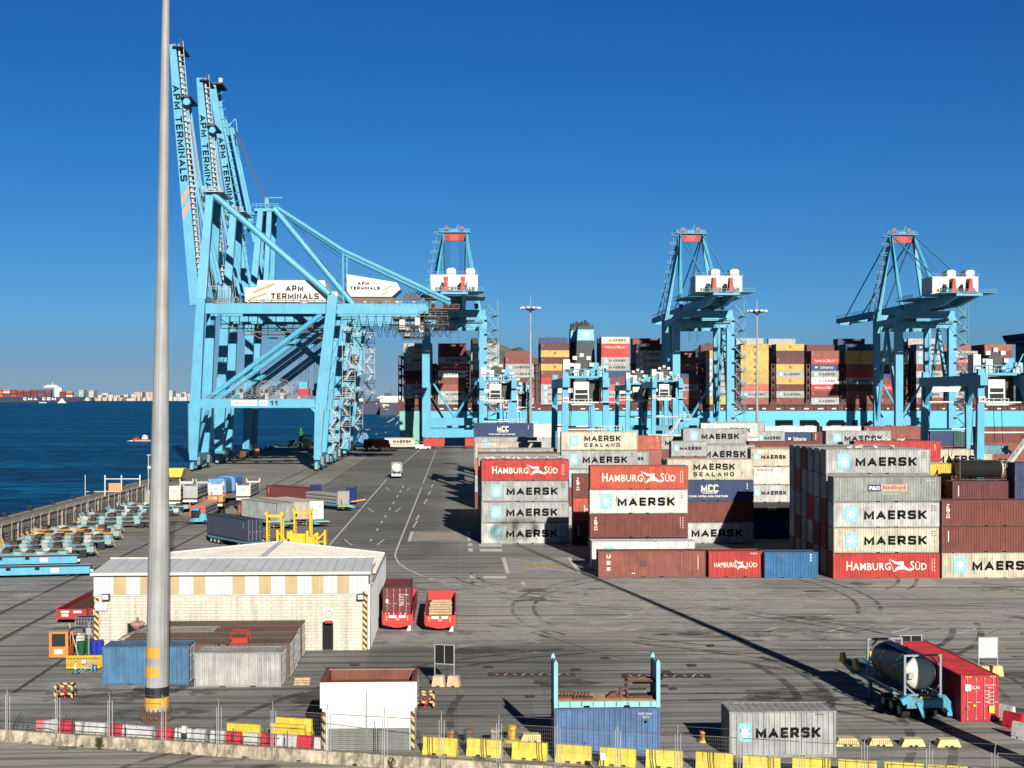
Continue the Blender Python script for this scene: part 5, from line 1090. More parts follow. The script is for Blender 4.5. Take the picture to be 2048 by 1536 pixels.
paint('band_orange', (0.80, 0.38, 0.04), .6, .2, 1.5, rust=.1); paint('band_black', (0.02, 0.022, 0.025), .6, .3, 1.5, rust=.4, rustcol=(.35, .36, .36))
p = gnd(313, 1440); big_mast(p, 60.0, 'huge grey lamp mast with orange and black bands, nearest the fence', lean=(.78, 0))
big_mast((32.4, 70.7, 0), 54.5, 'second huge lamp mast just outside the view on the right')
# ---------------------------------------------------------------- warehouse
WY = at(460, 109.2).y
wx0, wx1 = onY(189, WY).x, onY(733, WY).x; dpt = 6.0
W_ = thing('warehouse', 'low white warehouse with grey front roof and striped yellow translucent panels', 'warehouse', ((wx0+wx1)/2, WY, 0))
W_.location = (0, 0, 0)
def wb(m, n, mt, sm=False): return m.build(n, [mt] if isinstance(mt, str) else mt, W_, sm)
m, t, b = _nodes('block_wall'); L = t.links.new; tc = t.nodes.new('ShaderNodeTexCoord'); mp = t.nodes.new('ShaderNodeMapping'); mp.inputs['Rotation'].default_value = (PI/2, 0, 0); L(tc.outputs['Object'], mp.inputs[0])
br = t.nodes.new('ShaderNodeTexBrick'); br.inputs['Scale'].default_value = 1; br.inputs['Brick Width'].default_value = .8; br.inputs['Row Height'].default_value = .25; br.inputs['Mortar Size'].default_value = .02
br.inputs['Color1'].default_value = (.41, .385, .33, 1); br.inputs['Color2'].default_value = (.375, .35, .30, 1); br.inputs['Mortar'].default_value = (.24, .22, .18, 1); L(mp.outputs[0], br.inputs[0])
n = t.nodes.new('ShaderNodeTexNoise'); n.inputs['Scale'].default_value = .7; n.inputs['Detail'].default_value = 7; mp2 = t.nodes.new('ShaderNodeMapping'); mp2.inputs['Scale'].default_value = (2.5, 1, .35); L(tc.outputs['Object'], mp2.inputs[0]); L(mp2.outputs[0], n.inputs[0])
r = t.nodes.new('ShaderNodeMapRange'); r.inputs[1].default_value = .4; r.inputs[2].default_value = .68; r.inputs[3].default_value = 1.03; r.inputs[4].default_value = .72; L(n.outputs[0], r.inputs[0])
vs = t.nodes.new('ShaderNodeVectorMath'); vs.operation = 'SCALE'; L(br.outputs[0], vs.inputs[0]); L(r.outputs[0], vs.inputs['Scale']); L(vs.outputs[0], b.inputs['Base Color']); b.inputs['Roughness'].default_value = .85; MT['block_wall'] = m
paint('clad_white', (0.55, 0.58, 0.60), .45, .06, .4); paint('clad_cream', (.66, .66, .60), .5, .08, .4); paint('translucent_yellow', (.50, .385, .20), .5, .12, .8); paint('roof_grey', (.66, .69, .72), .5, .14, .25, rust=.05); paint('roof_beige', (.84, .80, .70), .6, .16, .35, rust=.08)
dx0, dx1 = onY(645, WY).x, onY(666, WY).x; ox0, ox1 = onY(255, WY).x, onY(276, WY).x; dz = onY(650, WY, 1244).z
m = MB(); zl = 4.45
m.box(wx0, ox0, WY, WY+.3, 0, zl); m.box(ox0, ox1, WY, WY+.3, dz, zl); m.box(ox0, ox1, WY, WY+.3, 0, .0); m.box(ox1, dx0, WY, WY+.3, 0, zl); m.box(dx0, dx1, WY, WY+.3, dz, zl); m.box(dx1, wx1, WY, WY+.3, 0, zl)
m.box(wx0, wx0+.3, WY+.3, WY+28, 0, zl); wb(m, 'front_wall', 'block_wall')
m = MB(); m.box(dx0+.01, dx1-.01, WY+.5, WY+1.2, .01, dz); m.box(ox0+.01, ox1-.01, WY+.5, WY+1.2, .01, dz); wb(m, 'doorway_shade', 'black')  # black blocks stand for the unlit inside behind both openings
m = MB()
for a, b_ in ((dx0, dx1), (ox0, ox1)):
    for x in (a-.06, b_): m.box(x, x+.06, WY-.02, WY+.1, 0, dz)
    m.box(a-.06, b_+.06, WY-.02, WY+.1, dz, dz+.06)
wb(m, 'door_frame', 'galv')
ze = 6.25
ys = [(228, 253), (281, 305), (335, 358), (387, 411), (466, 490), (518, 542), (571, 595), (624, 647), (675, 698)]
m = MB(); x = wx0-.05
edges = []
for a, b_ in ys: edges.append((onY(a, WY).x, onY(b_, WY).x))
prev = wx0-.05
for a, b_ in edges+[(wx1+.15, None)]:
    corr(m, prev, a, WY-.06, .03, zl+.12, ze, .3); prev = b_
m.box(wx0-.06, wx1+.16, WY-.0, WY+.1, zl+.1, ze); m.box(wx0-.08, wx1+.18, WY-.10, WY-.02, zl, zl+.1); wb(m, 'cladding', 'clad_white')
for a, b_ in edges:
    m = MB(); corr(m, a, b_, WY-.05, .022, zl+.12, ze-.02, .22); wb(m, 'translucent_panel', 'translucent_yellow')
zb = 6.75; m = MB(); n = 30
for i in range(n):
    a = wx0-.2+(wx1-wx0+.5)*i/n; b_ = wx0-.2+(wx1-wx0+.5)*(i+1)/n; m.hexa([(a+.02, WY-.35, ze-.02), (b_-.02, WY-.35, ze-.02), (b_-.02, WY+dpt, zb-.08), (a+.02, WY+dpt, zb-.08)], [(a+.02, WY-.35, ze+.06+.02*(i % 2)), (b_-.02, WY-.35, ze+.06+.02*(i % 2)), (b_-.02, WY+dpt, zb+.02*(i % 2)), (a+.02, WY+dpt, zb+.02*(i % 2))])
wb(m, 'front_roof', 'roof_grey')
m = MB(); m.box(wx0-.25, wx1+.35, WY-.42, WY-.32, ze-.12, ze+.1); m.box(wx0-.25, wx1+.3, WY+dpt-.05, WY+dpt+.12, zb-.5, zb+.08); m.box(wx1+.28, wx1+.36, WY-.3, WY+dpt, ze-.1, ze+.12); wb(m, 'gutter', 'clad_cream')
# main gable shed behind
me_, mr_ = 5.4, 6.55; yb0, yb1 = WY+dpt-.3, WY+21; xc = (wx0+wx1)/2+1.3; xe0, xe1 = wx0+.3, onY(745, WY+2).x
m = MB(); nn = 44
for sgn, xa in ((-1, xe0), (1, xe1)):
    for i in range(nn):
        y0_ = yb0+(yb1-yb0)*i/nn; y1_ = yb0+(yb1-yb0)*(i+.62)/nn; y2_ = yb0+(yb1-yb0)*(i+1)/nn
        A = [(xc, y0_, mr_), (xa, y0_, me_), (xa, y1_, me_), (xc, y1_, mr_)]; B = [(xc, y1_, mr_), (xa, y1_, me_), (xa, y2_, me_-.09), (xc, y2_, mr_-.09)]
        C_ = [(xc, y2_, mr_-.09), (xa, y2_, me_-.09), (xa, y2_+.001, me_), (xc, y2_+.001, mr_)]
        for q in (A, B, C_): m.poly(q if sgn < 0 else q[::-1])
wb(m, 'main_roof', 'roof_beige')
m = MB(); m.beam((xc, yb0, mr_+.03), (xc, yb1, mr_+.03), .45, .06); m.beam((xe0, yb1, me_+.03), (xc, yb1, mr_+.03), .3, .12); m.beam((xc, yb1, mr_+.03), (xe1, yb1, me_+.03), .3, .12); wb(m, 'ridge_cap', 'roof_grey')
m = MB(); corr(m, WY+.3, yb1, xe1-.03, -.03, 0.02, me_-.1, .3, axis='y'); m.box(xe1-.3, xe1-.1, WY+.3, yb1, 0, me_-.15); m.box(xe0, xe0+.2, yb0, yb1, 0, me_-.12); m.prism([(xe0, 0), (xe1-.1, 0), (xe1-.1, me_-.15), (xc, mr_-.15), (xe0, me_-.15)], yb1-.2, yb1-.05, 'y')
m.box(wx1-.02, wx1+.12, WY, WY+dpt, zl, ze-.02); m.prism([(WY, ze-.05), (WY+dpt, ze-.05), (WY+dpt, zb-.1)], wx1, wx1+.1, 'x'); wb(m, 'side_wall', 'clad_white')
m = MB(); m.box(xe1-.02, xe1+.12, WY+.6, yb1+.1, me_-.22, me_-.04); m.tube((xe1+.05, yb1-.3, .1), (xe1+.05, yb1-.3, me_-.2), .08); m.tube((wx1+.35, WY+.4, .2), (wx1+.3, WY+.5, ze-.3), .07); wb(m, 'downpipe', 'galv')
for px in (189.5, 726):
    x = onY(px, WY).x; m = MB(); m.box(x-.02, x+.32, WY-.12, WY-.02, .1, 4.3 if px < 300 else 4.75); wb(m, 'corner_guard', 'hazard')
for px in (214, 722):
    p = onY(px, WY, 1192); m = MB(); m.box(p.x-.28, p.x+.28, WY-.5, WY-.1, p.z-.25, p.z+.2); m.box(p.x-.22, p.x+.22, WY-.53, WY-.5, p.z-.2, p.z+.15, 1); wb(m, 'wall_lamp', ['dark_metal', 'house_white'])
for px, py, w2, h2 in ((199, 1212, .30, .33), (211, 1214, .2, .25)):
    p = onY(px, WY, py); m = MB(); m.box(p.x-w2, p.x+w2, WY-.25, WY-.02, p.z-h2, p.z+h2); wb(m, 'meter_box', 'clad_cream')
m = MB(); p = onY(213, WY, 1196); q = onY(206, WY, 1290); m.tube((p.x-.6, WY-.06, p.z), (p.x-.6, WY-.06, q.z), .03); m.tube((p.x, WY-.06, p.z+.3), (p.x-.6, WY-.06, p.z+.3), .03); wb(m, 'conduit', 'galv')
# forbidden round sign and red plate over the door
c = onY(657, WY, 1228); m = MB(); m.box(c.x-.38, c.x+.38, WY-.05, WY-.02, c.z-.45, c.z+.45, 0); k = 20
for i in range(k):
    t0_, t1_ = 2*PI*i/k, 2*PI*(i+1)/k; m.poly([(c.x+math.cos(t)*rr, WY-.06, c.z+math.sin(t)*rr) for t, rr in ((t0_, .26), (t0_, .31), (t1_, .31), (t1_, .26))][::-1], 1)
m.beam((c.x-.2, WY-.065, c.z+.2), (c.x+.2, WY-.065, c.z-.2), .05, .01, 1); m.beam((c.x-.14, WY-.06, c.z-.02), (c.x+.14, WY-.06, c.z+.02), .06, .01, 2)
m.box(c.x-.3, c.x+.3, WY-.055, WY-.05, c.z-.74, c.z-.52, 1); wb(m, 'warning_sign', ['house_white', 'crane_red', 'black_letter'])
p = gnd(735, 1285)
# ---------------------------------------------------------------- old boxes in front of the warehouse
FG = 'old storage boxes in front of the warehouse'
def fbox(code, L, x, y, label, h=2.6, doors=True, col=None, mt=None):
    o = container(code, L, (x, y, 0.001), h, 0, label, FG, doors, col, letters=False); return o
p = at(204, 96.0); B1 = fbox('mblue' if 0 else 'b', 6.06, p.x+3.03, p.y+1.22, 'blue short container half hidden behind the lamp mast', 2.75, True, (0.07, 0.20, 0.36))
p = at(388, 95.3); fbox('g', 6.06, p.x+3.03, p.y+1.22, 'grey white short container right of the lamp mast, dented side', 2.45, True, (.46, .46, .44))
xr = p.x+6.3
rowc = [((.16, .10, .07), 'rust brown long container carrying the red cage', (.62, .30, .06)), ((.17, .11, .08), 'second rusty brown long container behind the white one', (.45, .40, .36)), None, ((.15, .085, .06), 'rusty brown long container against the warehouse wall', (.60, .22, .04))]
for k, rc in enumerate(rowc):
    y = p.y+1.22+2.62*(k+1)
    if rc is None:
        fbox('g', 6.06, xr-9.3, y, 'short container with a bare grey roof between rusty ones', 2.6, False, (.36, .37, .36)); fbox('k', 6.06, xr-3.15, y, 'short container with a dark red roof and whitish doors', 2.6, True, (.17, .05, .05))
    else:
        o = fbox('k', 12.19, xr-6.1, y, rc[1], 2.6, True, rc[0])
        for ch in o.children:
            if ch.name.startswith('door'): ch.color = (*rc[2], 1)
            if ch.name.startswith(('wall', 'roof')): ch.data = ch.data
# red basket, brackets and dish on those roofs
q = Vector((at(480, 98.5).x, at(480, 98.5).y, 2.62)); t = thing('steel_basket', 'red open steel basket lying on a rusty container roof', 'basket', q)
m = MB(); a, b_, h = .6, .5, .8
for x in (-a, a):
    for y in (-b_, b_): m.beam((x, y, 0), (x, y, h), .05)
for z in (.03, h*.5, h):
    m.beam((-a, -b_, z), (a, -b_, z), .05); m.beam((-a, b_, z), (a, b_, z), .05); m.beam((-a, -b_, z), (-a, b_, z), .05); m.beam((a, -b_, z), (a, b_, z), .05)
m.build('cage_frame', ['crane_red'], t); m = MB(); m.box(-a, a, -b_, b_, .0, .04); m.box(-a+.02, a-.02, -b_+.02, -b_+.05, .05, .38); m.build('floor_plate', ['crane_red'], t)
m = MB(); x0_ = at(430, 97.6)
for i in range(4): m.beam((i*.3, 0, .35 if i % 2 == 0 else .02), ((i+1)*.3, 0, .02 if i % 2 == 0 else .35), .12, .05)
o = m.build('steel_bracket', ['rust_steel'], None); o.location = (x0_.x, x0_.y, 2.64); tag(o, 'zig-zag rusty steel bracket lying beside the red basket', 'bracket')
q = at(275, 104.5); t = thing('roof_beacon', 'faded pink dish shaped cap on a small stand behind the blue container', 'beacon', (q.x, q.y, 0))
m = MB(); m.box(-1.1, 1.2, -1, 1, 0, 1.9); m.prism([(-1.3, 1.9), (1.3, 1.9), (.7, 2.3), (-.4, 2.3)], -1.1, 1.1, 'y'); m.build('stand', ['rusty_paint'], t, color=(.45, .42, .36))
m = MB(); m.lathe([(.05, 2.3), (.55, 2.9), (.58, 3.0), (.3, 3.15), (.1, 3.2), (.1, 3.45)], n=16); m.build('dish_cap', ['rusty_paint'], t, True, (.5, .32, .26))
# ---------------------------------------------------------------- kiosk
K0, K1 = at(640, 78.2), at(833, 78.2); kx0, kx1, KY = K0.x, K1.x, K0.y
K_ = thing('kiosk', 'white flat-roofed kiosk with a rusty red sunken roof and grey shutter', 'kiosk', ((kx0+kx1)/2, KY, 0)); cxk = (kx0+kx1)/2; hwk = (kx1-kx0)/2
def kb(m, n, mt): return m.build(n, [mt] if isinstance(mt, str) else mt, K_)
paint('kiosk_white', (.74, .73, .68), .55, .05, .5); paint('roof_rust', (.20, .07, .045), .85, .3, .6); paint('shutter_grey', (.20, .21, .20), .6, .2, .8)
m = MB(); m.box(-hwk+.12, hwk-.12, .05, 3.8, 0, 2.5); kb(m, 'body', 'kiosk_white')
m = MB(); z0, z1 = 2.45, 3.93
m.box(-hwk, hwk, 0, .14, z0, z1); m.box(-hwk, -hwk+.14, .14, 4.1, z0, z1); m.box(hwk-.14, hwk, .14, 4.1, z0, z1); m.box(-hwk+.14, hwk-.14, 3.96, 4.1, z0, z1); kb(m, 'parapet', 'kiosk_white')
m = MB(); m.box(-hwk+.14, hwk-.14, .14, 3.96, 3.15, 3.3)
for a in ((-hwk+.14, hwk-.14, 3.82, 3.96, 3.3, 3.86), (-hwk+.14, -hwk+.3, .14, 3.82, 3.3, 3.86), (hwk-.3, hwk-.14, .14, 3.82, 3.3, 3.86)): m.box(*a)
m.box(-hwk-.01, hwk+.01, 3.9, 4.12, z1-.03, z1+.03); m.box(-hwk-.02, -hwk+.16, .1, 4.1, z1-.02, z1+.03); m.box(hwk-.16, hwk+.02, .1, 4.1, z1-.02, z1+.03); m.box(-hwk, hwk, -.02, .14, z1, z1+.03); kb(m, 'sunken_roof', 'roof_rust')
m = MB()
for i in range(11): m.box(-hwk+.5, hwk-.4, -.03+.02*(i % 2), .06, .03+i*.115, .13+i*.115)
kb(m, 'shutter', 'shutter_grey')
for x in (-hwk+.12, hwk-.32): m = MB(); m.box(x, x+.2, -.12, .05, .02, 2.25); kb(m, 'corner_guard', 'hazard')
m = MB(); m.tube((-.1, -.06, 1.0), (-.1, -.06, 3.4), .035); kb(m, 'pipe', 'galv')
# ---------------------------------------------------------------- boundary wall, fence
FA = Vector((at(0, 80.5).x, at(0, 80.5).y, 0)); FB = Vector((at(650, 75.6).x, at(650, 75.6).y, 0)); FD = (FB-FA).normalized(); FN = Vector((-FD.y, FD.x, 0)); FANG = math.atan2(FD.y, FD.x)
def fpx(px):   # parameter along the fence for a picture column
    lo, hi = -40.0, 90.0
    for _ in range(50):
        mid = (lo+hi)/2; P = FA+FD*mid; D = P.x*SA+P.y*CA; x = 1024+F*(P.x*CA-P.y*SA)/D
        if x < px: lo = mid
        else: hi = mid
    return lo
posts = [-95, 13, 113, 218, 325, 436, 545, 655, 768, 882, 997, 1114, 1235, 1355, 1480, 1604, 1729, 1859, 1990, 2125]
ts = [fpx(x) for x in posts]
m, t, b = _nodes('stained_concrete'); L = t.links.new; tc = t.nodes.new('ShaderNodeTexCoord'); oi = t.nodes.new('ShaderNodeObjectInfo')
sc = t.nodes.new('ShaderNodeVectorMath'); sc.operation = 'SCALE'; sc.inputs[0].default_value = (31, 17, 5); L(oi.outputs['Random'], sc.inputs['Scale']); ad = t.nodes.new('ShaderNodeVectorMath'); L(tc.outputs['Object'], ad.inputs[0]); L(sc.outputs[0], ad.inputs[1])
n1 = t.nodes.new('ShaderNodeTexNoise'); n1.inputs['Scale'].default_value = 2.2; n1.inputs['Detail'].default_value = 9; n1.inputs['Roughness'].default_value = .7; mp = t.nodes.new('ShaderNodeMapping'); mp.inputs['Scale'].default_value = (1, 1, .45); L(ad.outputs[0], mp.inputs[0]); L(mp.outputs[0], n1.inputs[0])
cr = t.nodes.new('ShaderNodeValToRGB'); e = cr.color_ramp.elements; e[0].position = .3; e[0].color = (.055, .05, .04, 1); e[1].position = .68; e[1].color = (.42, .35, .25, 1); x = e.new(.45); x.color = (.15, .13, .10, 1); x = e.new(.54); x.color = (.27, .235, .175, 1)
L(n1.outputs[0], cr.inputs[0]); L(cr.outputs[0], b.inputs['Base Color']); b.inputs['Roughness'].default_value = .95; bp = t.nodes.new('ShaderNodeBump'); bp.inputs['Strength'].default_value = .4; bp.inputs['Distance'].default_value = .03; L(n1.outputs[0], bp.inputs['Height']); L(bp.outputs[0], b.inputs['Normal']); MT['stained_concrete'] = m
def at_f(o, t, off=0.0, z=0.0): P = FA+FD*t+FN*off; o.location = (P.x, P.y, z); o.rotation_euler = (0, 0, FANG)
BL = []
desc_b = {0: 'at the left picture edge', 7: 'in front of the white kiosk left corner', 8: 'in front of the kiosk right half', 4: 'below the yellow barrier pair'}
for i in range(len(ts)-1):
    L_ = ts[i+1]-ts[i]-.03; m = MB(); m.prism([(-.26, 0), (.3, 0), (.3, .08), (.2, .2), (.14, .66), (-.12, .66), (-.18, .2), (-.26, .08)], 0.02, L_*.5-.14, 'x'); m.prism([(-.26, 0.12), (.3, 0.12), (.24, .2), (.14, .66), (-.12, .66), (-.18, .2)], L_*.5-.14, L_*.5+.14, 'x'); m.prism([(-.26, 0), (.3, 0), (.3, .08), (.2, .2), (.14, .66), (-.12, .66), (-.18, .2), (-.26, .08)], L_*.5+.14, L_, 'x')
    o = m.build('concrete_barrier', ['stained_concrete']); at_f(o, ts[i], .1)
    tag(o, f'stained concrete base block of the wire fence, {["first","second","third","fourth","fifth","sixth","seventh","eighth","ninth","tenth","eleventh","twelfth","thirteenth","fourteenth","fifteenth","sixteenth","seventeenth","eighteenth","nineteenth","twentieth"][i]} from the left', 'barrier', 'concrete blocks carrying the wire fence')
FE = thing('wire_fence', 'galvanised wire fence with angled post tops along the near edge', 'fence', (0, 0, 0)); at_f(FE, 0)
for t_ in ts:
    m = MB()
    for d in (-.14, 0, .14): m.tube((t_+d, .12 if d else .06, .6), (t_+d, .12 if d else .06, 2.74 if d else 2.95), .026, n=6)
    m.tube((t_, .06, 2.95), (t_+.04, -.10, 3.28), .026, n=6); m.build('post', ['galv'], FE)
m = MB()
for a, b_ in zip(ts[:-1], ts[1:]):
    m.tube((a+.14, .12, 2.72), (b_-.14, .12, 2.72), .022, n=5); m.tube((a+.14, .12, .72), (b_-.14, .12, .72), .02, n=5)
m.build('top_rail', ['rail_steel'], FE)
m = MB()
for a, b_ in zip(ts[:-1], ts[1:]):
    n = int((b_-a-.28)/.11)
    for i in range(n+1): x = a+.14+(b_-a-.28)*i/n; m.beam((x, .12, .74), (x, .12, 2.7), .0035)
    for k in range(9): z = .8+k*.22; m.beam((a+.14, .12, z), (b_-.14, .12, z), .0035)
    m.tube((a, -.08, 3.2), (b_, -.08, 3.2), .006, n=3)
m.build('wire_mesh', ['galv'], FE)
# dark pipe behind the blocks on the left and shrub
m = MB(); m.tube((ts[0], .9, .95), (ts[6], .9, .95), .03, n=6)
for i in range(7): m.tube((ts[i]+.5, .9, 0), (ts[i]+.5, .9, 1.4), .03, n=6)
o = m.build('guard_rail', ['dark_metal']); at_f(o, 0); tag(o, 'low dark pipe rail behind the red and white plastic barriers', 'rail')
def shrub(px, off, n, h, label):
    m = MB()
    for i in range(n):
        a = RN.uniform(0, 6.28); r = RN.uniform(.02, .35); zz = RN.uniform(0, h); c = Vector((math.cos(a)*r*(1-zz/h*.5), math.sin(a)*r*.5, zz)); d = Vector((math.cos(a), math.sin(a), RN.uniform(.5, 1.6))).normalized()*RN.uniform(.08, .2); w2 = d.cross(Vector((0, 0, 1))).normalized()*.02
        m.poly([c-w2, c+w2, c+d])
    for i in range(7): a = RN.uniform(0, 6.28); m.beam((0, 0, 0), (math.cos(a)*.25, math.sin(a)*.12, h*RN.uniform(.6, 1)), .012)
    o = m.build('shrub', ['leaf']); at_f(o, fpx(px), off); tag(o, label, 'plant')
paint('leaf', (.07, .085, .03), .8, .4, 3)
shrub(204, -.35, 320, .7, 'small dry green shrub growing against the concrete fence blocks'); shrub(788, -.3, 90, .6, 'bare thin shrub in front of the kiosk fence blocks')
# plastic barriers
def plastic_barrier(col, t_, label, w=1.0, h=.74, off=1.35, rz=0.0, grp='red and white plastic barriers behind the fence'):
    m = MB(); k = w/2
    for s0, s1, z0 in ((-k, -k*.55, 0), (-k*.3, k*.3, 0), (k*.55, k, 0)): m.prism([(-.24, z0), (.24, z0), (.2, .16), (-.2, .16)], s0, s1, 'x')
    m.prism([(-.24, .14), (.24, .14), (.13, h-.1), (-.13, h-.1)], -k, k, 'x')
    for a in (-k, -k*.32, k*.4): m.prism([(-.12, h-.1), (.12, h-.1), (.11, h), (-.11, h)], a, a+k*.6, 'x')
    o = m.build('plastic_barrier', ['plastic'], color=col); at_f(o, t_, off); o.rotation_euler[2] += rz; tag(o, label, 'barrier', grp); return o
RED, WHT = (.55, .02, .045), (.62, .63, .62)
seq = [(38, 0, .5), (52, 1, 1.2), (83, 0, 0), (112, 1, 0), (131, 1, 0), (152, 1, 0), (187, 0, 0), (209, 1, 0), (226, 1, 0), (252, 1, 0), (289, 0, 0), (317, 1, 0), (335, 1, 0), (356, 1, 0), (397, 1, 0), (430, 0, 0), (466, 1, 0), (502, 0, 0), (527, 1, 0), (545, 1, 0), (575, 0, 0), (612, 1, 0)]
nr = nw = 0; on = ['first', 'second', 'third', 'fourth', 'fifth', 'sixth', 'seventh', 'eighth', 'ninth', 'tenth', 'eleventh', 'twelfth', 'thirteenth', 'fourteenth', 'fifteenth', 'sixteenth']
for px, c, rz in seq:
    if c: lab = f'white plastic road barrier behind the fence, {on[nw]} white one from the left'; nw += 1
    else: lab = f'red plastic road barrier behind the fence, {on[nr]} red one from the left'; nr += 1
    plastic_barrier(WHT if c else RED, fpx(px-2), lab, w=.9 if c == 0 else (.5 if px in (112, 131, 209, 317, 527) else .86), off=2.55+.15*(px % 3)*.5, rz=rz)
for k, (px, py, c) in enumerate(((2010, 1432, 1), (2027, 1448, 0), (2046, 1470, 1))):
    P = gnd(px, py+8); o = plastic_barrier(WHT if c else RED, 0, ['white plastic barrier end beside the red container', 'red plastic barrier right of the red container', 'white plastic barrier cut by the right picture edge'][k], w=1.3, h=.95); o.location = P; o.rotation_euler = (0, 0, -1.0)
def yel(P, w, h, label, ang=FANG, dark=False, col=(.80, .60, .05), grp='yellow barriers along the fence', dep=.28):
    m = MB(); k = w/2
    for s0, s1 in ((-k, -k*.45), (-k*.18, k*.18), (k*.45, k)): m.prism([(-dep, 0), (dep, 0), (dep, .12), (-dep, .12)], s0, s1, 'x')
    m.prism([(-dep, .12), (dep, .12), (.13, h*.45), (.1, h), (-.1, h), (-.13, h*.45)], -k, k, 'x')
    for a in (-k*.6, 0, k*.6): m.box(a-.015, a+.015, -.16, .16, h*.5, h+.012)
    o = m.build('yellow_barrier', ['plastic'], color=col); o.location = P; o.rotation_euler = (0, 0, ang); return tag(o, label, 'barrier', grp)
ypx = [(881, 1475), (969, 1478), (1060, 1484), (1148, 1490), (1236, 1496), (1329, 1500), (1429, 1505), (1523, 1513), (1623, 1515), (1715, 1520), (1808, 1525), (1895, 1531), (1985, 1538)]
for i, (px, py) in enumerate(ypx):
    P = gnd(px, py, .95); P.z = 0
    yel(P, 2.0, .95, f'long yellow barrier inside the fence, {on[i]} from the kiosk', dep=.3, col=(.80, .62+.02*(i % 3), .08+.03*(i % 2)))
for k, (px, py, w, h) in enumerate(((488, 1447, 2.1, .9), (588, 1436, 2.3, 1.0), (576, 1448, 2.2, .9))):
    P = gnd(px, py, h); P.z = 0; yel(P, w, h, ['single long yellow barrier left of the stacked pair', 'taller yellow barrier at the back of the pair beside the kiosk', 'front yellow barrier of the pair beside the kiosk'][k], dep=.3)
# low yellow concrete blocks on the right, and the one by the bollards
def lowblock(px, py, label, ribs=False, col=(.72, .60, .28)):
    P = gnd(px, py); m = MB(); k = .72
    m.prism([(-k, 0), (-k*.4, 0), (-k*.3, .1), (-k*.12, .1), (-k*.06, 0), (k*.06, 0), (k*.12, .1), (k*.3, .1), (k*.4, 0), (k, 0), (k*.72, .44), (-k*.72, .44)], -.3, .3, 'y')
    if ribs:
        for i in range(9): x = -k*.7+i*k*.175; m.box(x, x+.03, -.315, -.3, .1, .38, 1)
    o = m.build('concrete_block', ['any_paint', 'rust_steel'], color=col); o.location = P; tag(o, label, 'block', 'low yellow concrete blocks'); return o
for px, py, l, rb in ((1693, 1490, 'low yellow block with dark ribs right of the grey container', 1), (1759, 1490, 'low yellow ribbed block, second from the grey container', 1), (1824, 1491, 'plain low yellow block, third from the grey container', 0), (1895, 1492, 'plain low yellow block farthest right', 0), (1064, 1482, 'pale yellow ribbed block beside the yellow bollard', 1)): lowblock(px, py, l, rb)
def bollard(px, py, col, label, s=1.0, head=True):
    P = gnd(px, py); m = MB(); m.lathe([(.5*s, 0), (.5*s, .12*s), (.32*s, .18*s), (.25*s, .3*s), (.24*s, .62*s), (.3*s, .7*s), (.3*s, .85*s), (.12*s, .9*s)], n=14)
    o = m.build('bollard', ['rusty_paint'], smooth=False, color=col); o.location = P; tag(o, label, 'bollard', 'mooring bollards stored behind the barriers')
bollard(900, 1485, (.6, .38, .05), 'small orange yellow bollard nearest the kiosk', .8); bollard(938, 1488, (.12, .14, .18), 'dark grey bollard on a brown base', 1); bollard(990, 1490, (.5, .48, .44), 'whitish weathered bollard behind the barriers', 1.1); bollard(1023, 1482, (.70, .5, .05), 'round based bright yellow bollard', 1.05); bollard(1406, 1483, (.72, .6, .1), 'short yellow bollard between blue and grey containers', .7)
# hazard striped guard frames with hydrants
def guard(px, py, label, lab2):
    P = gnd(px, py); t = thing('striped_guard', label, 'guard frame', P, .05); m = MB(); a, b_, h = .55, .45, .95
    for x in (-a, a):
        for y in (-b_, b_): m.beam((x, y, 0), (x, y, h), .11)
    for z in (.45, h):
        for y in (-b_, b_): m.beam((-a, y, z), (a, y, z), .11)
        for x in (-a, a): m.beam((x, -b_, z), (x, b_, z), .11)
    m.build('frame_bars', ['hazard'], t)
    h_ = thing('fire_hydrant', lab2, 'hydrant', P); m = MB(); m.lathe([(.14, 0), (.14, .08), (.08, .1), (.08, .5), (.13, .55), (.13, .66), (.05, .74)], n=12); m.tube((-.2, 0, .45), (.2, 0, .45), .06); m.build('body', ['crane_red'], h_)
    m = MB(); m.lathe([(.075, .67), (.075, .76), (.02, .8)], n=8); m.build('cap', ['house_white'], h_)
guard(130, 1398, 'black and yellow striped guard frame left of the lamp mast', 'red hydrant inside the left striped guard frame'); guard(850, 1415, 'black and yellow striped guard frame behind the kiosk', 'red hydrant inside the guard frame by the kiosk')
# little junction posts
for px, l in ((357, 'small grey junction box on a post by the plastic barriers'), (805+397, 'small white junction box on a post by the yellow barriers')):
    m = MB(); m.beam((0, 0, 0), (0, 0, 1.0), .06); m.box(-.14, .14, -.08, .08, 1.0, 1.4, 1); o = m.build('junction_post', ['dark_metal', 'house_white']); at_f(o, fpx(px), .7); tag(o, l, 'junction box')
# ---------------------------------------------------------------- orange booth and clutter
P = gnd(117, 1318); t = thing('guard_booth', 'orange guard booth with white notice at the far left', 'booth', P)
m = MB(); w_, d_, h = .72, .8, 2.15
for a in ((-w_, w_, 0, .06, .12, .95), (-w_, -w_+.2, 0, .06, .95, h), (w_-.2, w_, 0, .06, .95, h), (-w_+.2, w_-.2, 0, .06, 1.95, h), (-w_, w_, 2*d_-.06, 2*d_, .12, .95), (-w_, -w_+.06, .06, 2*d_-.06, .12, .95), (w_-.06, w_, .06, 2*d_-.06, .12, .95), (w_-.06, w_, .06, .2, .95, h), (w_-.06, w_, .75, .85, .95, h), (w_-.06, w_, 2*d_-.2, 2*d_, .95, h), (-w_, -w_+.06, .06, .2, .95, h), (-w_, w_, 2*d_-.06, 2*d_, 1.95, h)): m.box(*a)
m.build('body', ['plastic'], t, color=(.85, .24, .04))
